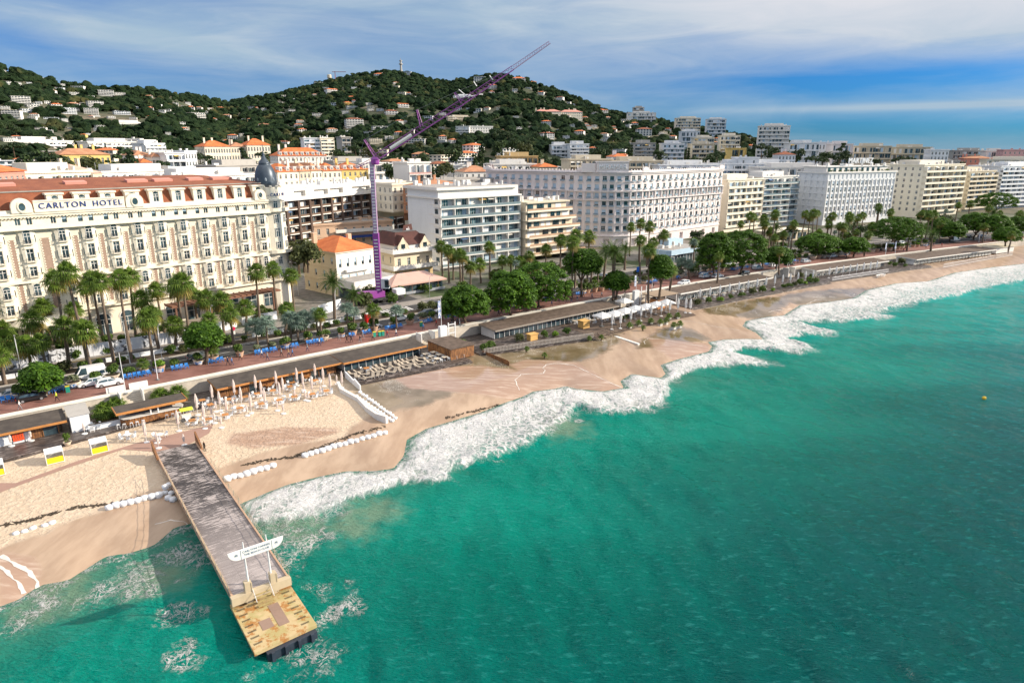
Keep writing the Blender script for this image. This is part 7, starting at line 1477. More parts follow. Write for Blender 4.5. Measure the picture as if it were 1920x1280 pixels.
# steps down from the promenade
for s_, lab in ((17.8, 'cream stone steps down to the small bar'), (77, 'cream steps beside the long glass-fronted pavilion'), (142, 'brown-railed steps by the square parasols'), (222, 'white steps by the fourth pavilion')):
    o = thing('beach_steps', lab, 'stairs', (*S(s_, -.4)[:2], ZD), S(s_)[2]); mb = MB()
    for i in range(9): mb.box(-1.6+0, 1.6, -2.4+i*.26, -2.14+i*.26 if i < 8 else 0, 0, .3+i*.29)
    mb.obj('treads', WALLM, o); mb = MB(); mb.box(-1.8,-1.6,-2.4,0,0,3.3); mb.box(1.6,1.8,-2.4,0,0,3.3); mb.obj('side_wall', WH, o)
gw = thing('white_bench_wall', 'pair of low cream walls on the promenade edge above the bar', 'wall', (*S(17.8, .9)[:2], LV), S(17.8)[2]); mb = MB(); mb.box(-3.2,-.3,0,.35,.16,1.1); mb.box(.3,3.2,0,.35,.16,1.1); mb.obj('wall', WH, gw)
# groyne and its wall
gr0 = [PB(634,722), PB(640,735), PB(672,752), PB(690,772), PB(708,786), PB(726,793)]
gy = thing('groyne_wall', 'long white groyne wall curving down the sand', 'wall', (0,0,0)); mb = MB()
for a, b in zip(gr0, gr0[1:]):
    d = Vector((b[0]-a[0], b[1]-a[1])); n_ = Vector((-d.y, d.x)).normalized()*.28; za, zb = max(a[2], 1.6), max(b[2], 1.6); q = [(a[0]+n_.x,a[1]+n_.y), (a[0]-n_.x,a[1]-n_.y), (b[0]-n_.x,b[1]-n_.y), (b[0]+n_.x,b[1]+n_.y)]
    mb.add([(x,y,0) for x,y in q]+[(q[0][0],q[0][1],za+.8),(q[1][0],q[1][1],za+.8),(q[2][0],q[2][1],zb+.75),(q[3][0],q[3][1],zb+.75)], [(4,5,6,7),(0,1,5,4),(1,2,6,5),(2,3,7,6),(3,0,4,7)])
mb.obj('wall', WH, gy); g2 = [PB(648,708), PB(665,722), PB(676,732)]; mb = MB()
for a, b in zip(g2, g2[1:]):
    d = Vector((b[0]-a[0], b[1]-a[1])); n_ = Vector((-d.y, d.x)).normalized()*.12; mb.add([(a[0]+n_.x,a[1]+n_.y,1),(a[0]-n_.x,a[1]-n_.y,1),(b[0]-n_.x,b[1]-n_.y,1),(b[0]+n_.x,b[1]+n_.y,1),(a[0]+n_.x,a[1]+n_.y,3.4),(a[0]-n_.x,a[1]-n_.y,3.4),(b[0]-n_.x,b[1]-n_.y,2.9),(b[0]+n_.x,b[1]+n_.y,2.9)], [(4,5,6,7),(0,1,5,4),(1,2,6,5),(2,3,7,6),(3,0,4,7)])
o = mb.obj('white_panel_wall', WH2); tag(o, 'short white panel wall at the top of the groyne', 'wall')
# sandbags
BAGM = [mat('sandbag_white', (.70,.71,.73), .8, .12, 3), mat('sandbag_grey', (.52,.50,.47), .85, .2, 3)]
def bag_mesh(seed, m_):
    r = np.random.RandomState(seed); V = IV.copy(); q_ = np.maximum(np.hypot(V[:,0], V[:,1]), 1e-6)[:,None]; V[:,:2] *= q_**-.45; V[:,2] = np.sign(V[:,2])*np.abs(V[:,2])**.4*.40; V = V*np.array([.62,.60,1.0])*(1+.05*r.randn(len(V), 1)); V[:,2] += .36
    me = npmesh('sandbag', V, IF, m_); return me
BG = [bag_mesh(i, BAGM[i % 2 if i > 2 else 0]) for i in range(4)]
def bag(px, py, s_=1.0, dz=0.0, base='white sandbag', z=None):
    X, Y, Z = PB(px, py); o = link('sandbag', rnd.choice(BG[:3] if 'white' in base else BG), None, (X, Y, (Z if z is None else z)-.08+dz), rnd.uniform(0, 6.28), s_*rnd.uniform(.78, .95)); tag(o, base, 'sandbag', 'sandbags on the sand', 'beach')
def bagrow(x0, y0, x1, y1, n_, s_=1.0, base='white big sandbag'):
    for i in range(n_): t = i/(n_-1); bag(x0+(x1-x0)*t, y0+(y1-y0)*t+rnd.uniform(-1, 1), s_, 0, base)
bagrow(426, 900, 512, 875, 8, 1.0, 'white sandbag beside the pier'); bagrow(572, 855, 722, 812, 15, .95, 'white sandbag in the slanting row')
bagrow(205, 953, 298, 930, 8, 1.0, 'white sandbag half buried in sand')
for x, y, dz in ((310,925,0),(316,935,0),(322,926,0),(312,922,.6),(319,918,.6),(325,938,0)): bag(x, y, .85, dz, 'white sandbag piled against the pier')
for x, y in ((30,1000),(46,996),(62,990),(84,985),(98,980)): bag(x, y, .7, -.15, 'flat sunken white sandbag')
for j in range(2): bagrow(668+j*7, 744-j*7, 735+j*6, 790-j*6, 13, .72, 'grey-white bag along the groyne')
ln = MB()
def debris(px, seed, label):
    mb = MB(); r = random.Random(seed)
    for (x0, y0), (x1, y1) in zip(px, px[1:]):
        for i in range(int(math.hypot(x1-x0, y1-y0)/1.6)):
            t = r.random(); X, Y, Z = PB(x0+(x1-x0)*t+r.gauss(0, 1), y0+(y1-y0)*t+r.gauss(0, 1.2)); a = r.uniform(0, 3.14); l = r.uniform(.1, .45); mb.M = Matrix.Translation((X, Y, Z)) @ Matrix.Rotation(a, 4, 'Z'); mb.box(-l, l, -.05, .05, 0, .07)
    o = mb.obj('washed_up_debris', mat('driftwood', (.06,.045,.03), .9)); tag(o, label, 'debris', kind='stuff')
debris([(455,873),(500,862),(545,858),(580,845),(625,830),(660,815),(720,800)], 1, 'dark line of washed-up twigs along the upper sand')
debris([(0,985),(60,975),(120,955),(200,945),(290,928)], 2, 'line of washed-up twigs above the left sandbags'); debris([(835,785),(870,775),(900,768),(935,760)], 3, 'specks of seaweed on the wet sand ridge')
# ---------------------------------------------------------------- parasols, tables and chairs on the beach
PINKC = mat('pale_pink_canvas', (.68,.58,.53), .85, .14, 2.5, obj=True); WHC = mat('white_canvas', (.78,.77,.75), .8, .06, 2)
def closed_parasol(nm, label, h, rmax, m_, base=True):
    o = thing(nm, label, 'parasol'); mb = MB(); mb.tube([(0,0,0),(0,0,h)], .035*max(.5, h/3.6), 6); mb.obj('pole', METW, o)
    mb = MB(); n_ = 16; prof = [(.35*rmax, h*.30), (.9*rmax, h*.38), (.75*rmax, h*.5), (rmax, h*.66), (.8*rmax, h*.82), (.35*rmax, h*.95), (.03, h)]
    vs = []
    for j, (r_, z) in enumerate(prof):
        for i in range(n_): a = 2*math.pi*i/n_+j*.12; q = r_*(1 if i % 2 else .68); vs.append((q*math.cos(a), q*math.sin(a), z))
    mb.add(vs, [(j*n_+i, j*n_+(i+1)%n_, (j+1)*n_+(i+1)%n_, (j+1)*n_+i) for j in range(len(prof)-1) for i in range(n_)]); mb.obj('canopy', m_, o)
    if base: mb = MB(); mb.lathe([(.42,0),(.42,.09),(.08,.13)], 14); mb.obj('base', METW, o)
    return o
LPAR = closed_parasol('closed_parasol', 'tall closed pale pink parasol', 3.75, .27, PINKC); SPAR = closed_parasol('small_parasol', 'small closed pale pink parasol', 1.9, .19, PINKC); WPAR = closed_parasol('white_closed_parasol', 'tall closed white parasol', 4.2, .36, WHC)
def PZ(px, py):
    """point on the deck or, past its edge, on the sand"""
    X, Y = P(px, py, ZD); s_, n_ = SI(X, Y); lim = -12.3+6.0*min(1, max(0, (s_+2)/40)) if s_ < 53 else -20
    if n_ > lim: return (X, Y, ZD)
    return PB(px, py)
def c2(x, y): return (320+x/5.334, 600+y/5.334)
for x, y in [(85,1108),(272,948),(345,1045),(425,838),(500,905),(570,965),(645,790),(713,858),(810,932),(858,742),(915,800),(950,880),(1063,700),(1130,758),(1098,812),(1268,655),(1328,700),(1420,750),(1450,610),(1532,660),(1602,728)]:
    place(LPAR, PZ(*c2(x, y)), rnd.uniform(0, 6), rnd.uniform(.96, 1.04), None, 'closed pink parasols on the beach', 'beach')
place(LPAR, PZ(275, 829), .4, .95, None, 'closed pink parasols on the beach', 'beach'); place(LPAR, PZ(642, 727), .4, .9, None, 'closed pink parasols on the beach', 'beach')
for q in [(22,836),(59,826),(159,813),(295,830),(298,840)]+[c2(*p) for p in [(455,915),(625,880),(412,965),(442,1030),(510,1075),(770,955),(1070,905),(1130,935),(1245,795),(1350,802),(1380,810),(1502,752),(1335,718),(1663,640),(345,1085),(138,1250)]]: place(SPAR, PZ(*q), rnd.uniform(0, 6), 1, None, 'small closed parasols on the beach', 'beach')
def c5(x, y): return (1060+x/5.817, 480+y/5.817)
for x, y in [(508,800),(600,790),(712,745),(822,705),(932,680),(1045,655),(1135,640),(1225,622),(1310,618),(1360,622)]: place(WPAR, (*P(*c5(x, y), 2.25), 2.25), rnd.uniform(0, 6), 1, None, 'closed white parasols on the plank terrace', 'beach')
for s in [165+i*4.6 for i in range(9)]+[206+i*4.2 for i in range(5)]+[232+i*4 for i in range(8)]: x, y, a = S(s, -10.5); place(WPAR, (x, y, 2.35), a, .92, None, 'closed white parasols on the far terraces', 'beach')
def open_parasol():
    o = thing('square_parasol', 'open white square parasol', 'parasol'); mb = MB(); w_ = 2.0
    mb.add([(-w_,-w_,2.75),(w_,-w_,2.75),(w_,w_,2.75),(-w_,w_,2.75),(0,0,3.75),(0,-w_,2.85),(w_,0,2.85),(0,w_,2.85),(-w_,0,2.85)], [(0,5,4),(5,1,4),(1,6,4),(6,2,4),(2,7,4),(7,3,4),(3,8,4),(8,0,4)]); mb.add([(-w_,-w_,2.5),(w_,-w_,2.5),(w_,w_,2.5),(-w_,w_,2.5),(-w_,-w_,2.75),(w_,-w_,2.75),(w_,w_,2.75),(-w_,w_,2.75)], [(0,1,5,4),(1,2,6,5),(2,3,7,6),(3,0,4,7)]); mb.obj('canopy', WHC, o)
    mb = MB(); mb.tube([(0,0,0),(0,0,3.7)], .06, 6); mb.obj('pole', METW, o); mb = MB(); mb.box(-.5,.5,-.5,.5,0,.12); mb.obj('base', METG, o); return o
OPP = open_parasol()
for x, y in [(405,612),(540,592),(655,562),(765,538),(885,517),(995,493),(1105,470),(645,455)]:
    X, Y = P(*c5(x, y), 5.9); place(OPP, (X, Y, 2.25), S(SI(X, Y)[0])[2], (.93, .93, 1.0), None, 'open white parasols over the plank terrace', 'beach')
TABW = mat('table_orange', (.50,.22,.07), .6, .15, 3); CHW = mat('chair_white', (.70,.72,.74), .5, .08, 3)
def make_table(nm, label, m_, r_=.5, square=False):
    o = thing(nm, label, 'table'); mb = MB()
    mb.box(-r_,r_,-r_,r_,.72,.76) if square else mb.lathe([(r_,.72),(r_,.76)], 14); mb.obj('table_top', m_, o); mb = MB(); mb.tube([(0,0,0),(0,0,.72)], .05, 6); mb.lathe([(.28,0),(.28,.04)], 10); mb.obj('leg', METW, o); return o
TAB = make_table('cafe_table', 'orange-brown square cafe table', TABW, .48, True); TABR = make_table('round_table', 'small round white table', CHW, .5)
WCH = make_chair('cafe_chair', 'white cafe chair', CHW)
def set_at(q, n_ch=4, tab=None, grp='orange cafe tables on the beach'):
    X, Y, Z = q; a = S(SI(X, Y)[0])[2]+rnd.uniform(-.2, .2); place(tab or TAB, (X, Y, Z), a, 1.1, None, grp, 'beach')
    for k in range(n_ch):
        t = a+k*2*math.pi/n_ch+rnd.uniform(-.2, .2)+.4; d = .95; x, y = X+d*math.cos(t), Y+d*math.sin(t); place(WCH, (x, y, Z), t-math.pi/2, 1.0, None, 'white cafe chairs round the beach tables', 'beach')
for x, y in [(220,1045),(385,1030),(400,885),(550,988),(695,922),(870,772),(910,877),(750,805),(1025,742),(980,690),(1090,840),(1195,702),(1240,803),(1220,662),(1420,778),(1365,606),(1450,640),(1560,745),(320,840),(610,826)]: set_at(PZ(*c2(x, y)))
set_at((*S(31, -9.5)[:2], ZD)); set_at((*S(58, -9.5)[:2], ZD), 3)
set_at(PZ(175, 805), 6, TABR, 'round white tables'); set_at(PZ(240, 823), 6, TABR, 'round white tables'); set_at(PZ(300, 823), 3, TABR, 'round white tables')
STL = thing('bar_stool', 'white bar stool', 'stool'); mb = MB(); mb.box(-.2,.2,-.2,.2,.7,.75); mb.obj('seat', CHW, STL)
for sx, sy in ((-1,-1),(1,-1),(1,1),(-1,1)): mb = MB(); mb.tube([(sx*.24,sy*.24,0),(sx*.17,sy*.17,.7)], .025, 4); mb.obj('leg', CHW, STL)
for x in (-5.2,-4.4,-3.4,-2.6,-1.7,1.8,2.7,3.7,4.6,5.4,5.8): p = bar.matrix_basis @ Vector((x, -2.1+.08*max(0, abs(x)-4)*6, 0)); place(STL, (p.x, p.y, ZD), rnd.uniform(0, 1), 1, None, 'white stools along the bar', 'beach')
def lounger():
    o = thing('sun_lounger', 'beige sun lounger', 'lounger'); m_ = mat('lounger_beige', (.34,.29,.23), .8, .15, 3); mb = MB(); mb.box(-.35,.35,-.2,1.25,.32,.42); mb.obj('mattress', m_, o); mb = MB(); mb.add([(-.35,-.2,.32),(.35,-.2,.32),(.35,-.85,.8),(-.35,-.85,.8),(-.35,-.2,.42),(.35,-.2,.42),(.35,-.8,.9),(-.35,-.8,.9)], [(0,1,2,3),(7,6,5,4),(0,4,5,1),(1,5,6,2),(2,6,7,3),(3,7,4,0)]); mb.obj('backrest', m_, o)
    for sx in (-1, 1):
        for y in (-.5, 1.1): mb = MB(); mb.tube([(sx*.3,y,0),(sx*.3,y,.32)], .03, 4); mb.obj('leg', METW, o)
    return o
LNG = lounger(); GTB = make_table('green_table', 'square table with a green cloth', mat('green_cloth', (.14,.42,.28), .7, .1), .6, True); BTB = make_table('beige_table', 'square beige table', mat('beige_cloth', (.55,.48,.38), .7, .1), .55, True)
for i in range(15):
    for j in range(3): x, y, a = S(54.8+i*1.22+rnd.uniform(-.3, .3), -8.9-j*2.0-rnd.uniform(0, .6)); place(LNG, (x, y, ZD), a+rnd.uniform(-1.1, 1.1)+3.3, .88, None, 'beige loungers on the dark deck', 'beach')
for i in range(4):
    for j in range(3): x, y, a = S(72.5+i*1.9, -8.8-j*2.2); place(GTB if i > 1 and j < 2 else BTB, (x, y, ZD), a, 1.1, None, 'square tables on the dark deck', 'beach'); place(WCH, (x+.9, y, ZD), 1.5, 1, None, 'white cafe chairs round the beach tables', 'beach'); place(WCH, (x-.8, y-.4, ZD), 4.6, 1, None, 'white cafe chairs round the beach tables', 'beach')
for i in range(7):
    for j in range(2): x, y, a = S(118+i*4.2, -7.6-j*2.6); set_at((x, y, 2.22), 3, BTB, 'square tables on the plank terrace')
for i in range(8): x, y, a = S(164+i*4.6, -9.6); set_at((x, y, 2.33), 2, BTB, 'square tables on the far terraces')
# white troughs with small palms, potted trees standing in the flooded sand
TRO = mat('white_trough', (.68,.66,.62), .7, .12)
for x, y in [(700,790),(800,765),(932,740),(1035,752),(1098,738),(1130,690),(1182,788),(1248,772),(1222,680),(660,680)]:
    X, Y = P(*c5(x, y), 1.9); o = thing('planter_trough', 'white square pot with a young palm', 'planter', (X, Y, 1.75), rnd.uniform(-.2,.2)+.6, 'white pots with palms by the plank terrace', 'beach'); mb = MB(); mb.box(-.42,.42,-.42,.42,0,.75); mb.box(-.36,.36,-.36,.36,.75,.77,1); mb.obj('pot', [TRO, SOIL], o); link('foliage', SMALLP, o, (0,0,1.0), rnd.uniform(0, 6), .95)
for x, y, dz in [(1021,672,0),(988,660,0),(1105,640,0),(1127,638,-.5),(1206,620,-.6),(1170,600,-.2)]: X, Y, Z = PB(x, y); o = thing('young_palm', 'tiny palm standing in the flooded sand', 'palm tree', (X, Y, Z), rnd.uniform(0, 6), 'tiny palms in the flooded sand', 'beach'); link('trunk', TR_S, o, (0,0,-.1), 0, (.8,.8,.9)); link('foliage', SMALLP, o, (0,0,.8), 0, .72)
lf2 = [(85,-12.5),(88,-11.5),(96,-12),(103,-12.8),(106,-13.6),(109,-14.2),(83,-7)]+[(160+i*5.2,-13.6) for i in range(8)]+[(203+i*3,-13) for i in range(7)]+[(224,-5),(226,-8),(222,-10),(275,-8),(279,-10),(283,-6),(277,-5),(346,-6)]
for i, (s_, n_) in enumerate(lf2): x, y, a = S(s_, n_); k = [0,1,4,2,5][i % 5]; o = link('terrace_shrub', SHR[k], None, (x, y, 2.3), rnd.uniform(0, 6), rnd.uniform(.9, 1.5)); tag(o, ['leafy green shrub', 'spreading green shrub', 'tall green shrub', '', 'olive shrub', 'bright low shrub'][k]+' on the terrace', 'shrub', 'shrubs on the beach terraces', 'beach')
# wrecked wall of the plank terrace
wr = thing('broken_wall', 'broken white terrace wall tipped onto the sand by the storm', 'wall', (0,0,0)); a, b = PB(1145, 628), PB(1196, 647); mb = MB(); d = Vector((b[0]-a[0], b[1]-a[1])); nn_ = Vector((-d.y, d.x)).normalized(); mb.prism([(a[0],a[1]),(b[0],b[1]),(b[0]+nn_.x*.6,b[1]+nn_.y*.6),(a[0]+nn_.x*.9,a[1]+nn_.y*.9)], .9, 1.75); mb.obj('slab', WH, wr)
mb = MB(); r_ = random.Random(3)
for i in range(60): s_, n_ = r_.uniform(112, 122), r_.uniform(-21.5, -16.5); x, y, a_ = S(s_, n_); mb.M = Matrix.Translation((x, y, r_.uniform(1.2, 2.4))) @ Matrix.Rotation(r_.uniform(0, 3), 4, 'Z') @ Matrix.Rotation(r_.uniform(-.5, .8), 4, 'Y'); mb.box(-r_.uniform(.3, 1.4), r_.uniform(.3, 1.2), -.1, .1, 0, .07)
o = mb.obj('storm_debris', facade_mat('broken_timber', (.24,.18,.13), .5)); tag(o, 'heap of broken boards at the corner of the plank terrace', 'debris', kind='stuff')
# yellow cabanas
YCL = mat('yellow_canvas', (.80,.60,.015), .7, .08, 2)
CAB = thing('beach_cabana', 'white-framed cabana with a bright yellow lower panel', 'cabana'); mb = MB()
for x, y in ((-1.25,-.9),(1.25,-.9),(1.25,.9),(-1.25,.9)): mb.box(x-.05,x+.05,y-.05,y+.05,0,2.3 if y > 0 else 1.95)
mb.box(-1.2,1.2,-.95,-.85,.05,.15); mb.box(-1.2,1.2,-.95,-.85,1.9,2.0); mb.obj('frame', METW, CAB); mb = MB(); mb.add([(-1.3,-.95,2.0),(1.3,-.95,2.0),(1.3,.95,2.35),(-1.3,.95,2.35),(-1.3,-.95,1.94),(1.3,-.95,1.94),(1.3,.95,2.29),(-1.3,.95,2.29)], [(0,1,2,3),(7,6,5,4),(4,5,1,0),(5,6,2,1),(6,7,3,2),(7,4,0,3)]); mb.obj('roof', WHC, CAB)
mb = MB(); mb.box(-1.2,1.2,-.9,-.8,.15,1.15); mb.obj('front_panel', YCL, CAB); mb = MB(); mb.box(-1.2,-1.15,-.8,.85,.15,1.9); mb.box(1.15,1.2,-.8,.85,.15,1.9); mb.box(-1.15,1.15,.8,.85,.15,2.2); mb.obj('side_panel', WHC, CAB)
for px, py in ((104,865),(187,846),(-8,890)): X, Y, Z = PB(px, py); place(CAB, (X, Y, Z), S(SI(X, Y)[0])[2], .84, None, 'yellow cabanas', 'beach')
o = thing('topiary_pot', 'clipped dark green bush in a white pot on the dark deck', 'planter', (*P(127,833,ZD), ZD)); link('pot', POTS[1], o, (0,0,0), 0, .6); link('foliage', SHR[2], o, (0,0,.45), 0, (.6,.6,.95))
o = thing('life_jackets', 'rack of bright orange life jackets under the left pavilion', 'rack', (*S(1.6, -6.2)[:2], ZD), S(2)[2]); mb = MB(); [mb.box(-.7+k*.28, -.48+k*.28, -.15, .15, .4, 1.6) for k in range(5)]; mb.obj('jacket', mat('hi_vis_orange', (.75,.09,.02), .6), o); mb = MB(); mb.tube([(-.8,0,0),(-.8,0,1.75),(.75,0,1.75),(.75,0,0)], .04, 5); mb.obj('frame', METG, o)
X, Y = P(1845, 748, 0); o = thing('buoy', 'small yellow buoy floating out on the sea', 'buoy', (X, Y, .1)); mb = MB(); mb.lathe([(.05,-.4),(.3,-.1),(.38,.15),(.28,.36),(.1,.45),(.02,.5)], 12); mb.obj('float', mat('buoy_yellow', (.75,.45,.03), .5), o)
bike = thing('bicycle', 'white delivery tricycle under a yellow-green awning by the bar', 'tricycle', (*PZ(352, 788),), .6); mb = MB(); mb.add([(-1,-.6,1.9),(1,-.6,1.9),(1,.6,2.1),(-1,.6,2.1)], [(0,1,2,3)]); mb.obj('awning', mat('lime_canvas', (.50,.60,.05), .7), bike); mb = MB(); mb.box(-.8,.6,-.4,.4,.4,1.1); mb.obj('box', WH, bike); 
for x in (-.7, .8): mb = MB(); mb.M = Matrix.Translation((x, -.45, .38)) @ Matrix.Rotation(R(90), 4, 'X'); mb.lathe([(.30,-.03),(.38,-.03),(.38,.03),(.30,.03),(.30,-.03)], 14); mb.obj('wheel', METG, bike)
# ---------------------------------------------------------------- purple mobile tower crane
PUR = mat('crane_purple', (.27,.06,.30), .4, .12, .8); PUR2 = mat('crane_violet_grey', (.40,.27,.42), .45, .12, .8)
cx0, cy0 = P(712, 566, LV); ctop = H-cy0*math.tan(math.atan((300-640)/F)+PT); cr = thing('mobile_crane', 'tall purple mobile tower crane with a long raised lattice jib', 'crane', (cx0, cy0, LV)); hz_ = ctop-LV
bx_, by_ = P(701, 575, LV)
mb = MB(); hb = hz_*.5; mb.box(-.75,.75,-.75,.75,3.0,hb); mb.obj('mast', PUR, cr); mb = MB(); mb.box(-.55,.55,-.55,.55,hb,hz_-.6); mb.obj('upper_mast', PUR2, cr)
mb = MB(); [mb.box(-.5, .5, -.80, -.76, 3.4+k*.9, 3.7+k*.9) for k in range(int((hb-4)/.9))]; [mb.box(-.4, .4, -.60, -.56, hb+k*.8, hb+k*.8+.3) for k in range(int((hz_-1-hb)/.8))]; mb.obj('ladder', METW, cr)
def lattice(p, q, w0, w1, n_, chord=.09, brace=.045, up=Vector((0,0,1))):
    mb = MB(); p, q = Vector(p), Vector(q); d = (q-p).normalized(); sd_ = d.cross(up).normalized(); u = sd_.cross(d)
    def tri(t): w_ = w0+(w1-w0)*t; c_ = p+(q-p)*t; return [c_+sd_*w_/2-u*w_*.35, c_-sd_*w_/2-u*w_*.35, c_+u*w_*.55]
    prev = tri(0)
    for i in range(1, n_+1):
        cur = tri(i/n_)
        for k in range(3): mb.tube([prev[k], cur[k]], chord, 4, 0, False); mb.tube([prev[k], cur[(k+1) % 3]], brace, 3, 0, False)
        mb.tube([cur[0], cur[1]], brace, 3, 0, False); prev = cur
    return mb
def rel(px, py, dy=0.0):   # point in the crane's plane seen at px, py
    d = ray(px, py); k = (cy0+dy)/d.y; return Vector((d.x*k-cx0, dy, H+d.z*k-LV))
T0 = rel(703, 297); J = [rel(706, 296), rel(868, 192), rel(962, 128), rel(1031, 80)]
lattice(J[0], J[1], 1.7, 1.5, 22, .085, .045).obj('jib_section', PUR, cr); lattice(J[1], J[2], 1.4, 1.1, 16, .08, .04).obj('jib_section', PUR, cr); lattice(J[2], J[3], 1.0, .7, 16, .07, .04).obj('jib_section', PUR2, cr)
for a, b in ((rel(704,294), rel(683,262)), (rel(790,238), rel(782,206)), (rel(866,192), rel(852,174))): lattice(a, b, .8, .35, 6, .07, .04).obj('strut', PUR, cr)
lattice(rel(702,298), rel(668,314), .8, .4, 6, .07, .04).obj('counter_arm', PUR, cr)
mb = MB(); 
for a, b in ((rel(683,262), rel(724,240)), (rel(683,262), rel(668,314)), (rel(782,206), rel(683,262)), (rel(782,206), rel(852,174)), (rel(852,174), rel(962,128)), (rel(683,262), rel(740,258))): mb.tube([a, b], .035, 3)
mb.obj('cable', METG, cr); mb = MB()
for a, b in ((rel(874,180), rel(860,168)), (rel(894,162), rel(888,153)), (rel(924,150), rel(918,142))): mb.tube([a, b], .12, 4)
mb.obj('jib_light', METW, cr)
mb = MB(); mb.M = Matrix.Translation(T0); mb.lathe([(.9,-1.6),(1.1,-1.2),(1.1,-.2),(.6,.4)], 10); mb.obj('slewing_head', PUR, cr)
mb = MB(); d = (J[1]-J[0]).normalized(); a = J[0]+d*4.5; b = J[0]+d*11; mb.tube([a+Vector((0,-.9,0)), b+Vector((0,-.9,0))], .45, 4); mb.obj('jib_panel', WH, cr)
mb = MB(); mb.box(.9, 3.0, -1.4, .6, 4.0, 6.6); mb.obj('cab', mat('cab_grey', (.55,.58,.62), .4), cr); mb = MB(); mb.box(1.9, 3.03, -1.43, .3, 4.3, 6.3); mb.obj('cab_window', GLASS, cr)
mb = MB(); mb.M = Matrix.Rotation(R(38), 4, 'Z'); mb.box(-7.5, 7.0, -1.3, 1.3, .7, 1.4); mb.obj('chassis', mat('chassis_dark', (.05,.05,.055), .6), cr); mb = MB(); mb.M = Matrix.Rotation(R(38), 4, 'Z'); mb.box(-6.5, -1.2, -1.3, 1.3, 1.5, 3.4); mb.add([(-1.2,-1.1,1.5),(1.2,-1.1,1.5),(1.2,-1.1,3.1),(-1.2,-1.1,3.4),(-1.2,1.1,1.5),(1.2,1.1,1.5),(1.2,1.1,3.1),(-1.2,1.1,3.4)], [(0,1,2,3),(7,6,5,4),(3,2,6,7),(1,5,6,2)]); mb.obj('engine_housing', PUR, cr)
mb = MB(); mb.M = Matrix.Rotation(R(38), 4, 'Z'); mb.box(4.6, 7.4, -1.3, 1.3, 1.45, 3.0); mb.obj('truck_cab', WH2, cr)
for k in range(6):
    for sy in (-1.35, 1.05): mb = MB(); mb.M = Matrix.Rotation(R(38), 4, 'Z') @ Matrix.Translation((-6.4+k*2.4, sy+.15, .55)) @ Matrix.Rotation(R(90), 4, 'X'); mb.lathe([(.2,-.15),(.55,-.15),(.55,.15),(.2,.15)], 14); mb.obj('wheel', mat('tyre', (.02,.02,.02), .85), cr)
for x, y in ((-4,-3),(-4,3),(3.5,-3),(3.5,3)): mb = MB(); mb.M = Matrix.Rotation(R(38), 4, 'Z'); mb.box(x-.15,x+.15,min(0,y),max(0,y),.8,1.0); mb.box(x-.4,x+.4,y-.4,y+.4,0,.12); mb.tube([(x,y,.1),(x,y,1.0)], .1, 6); mb.obj('outrigger', PUR2, cr)

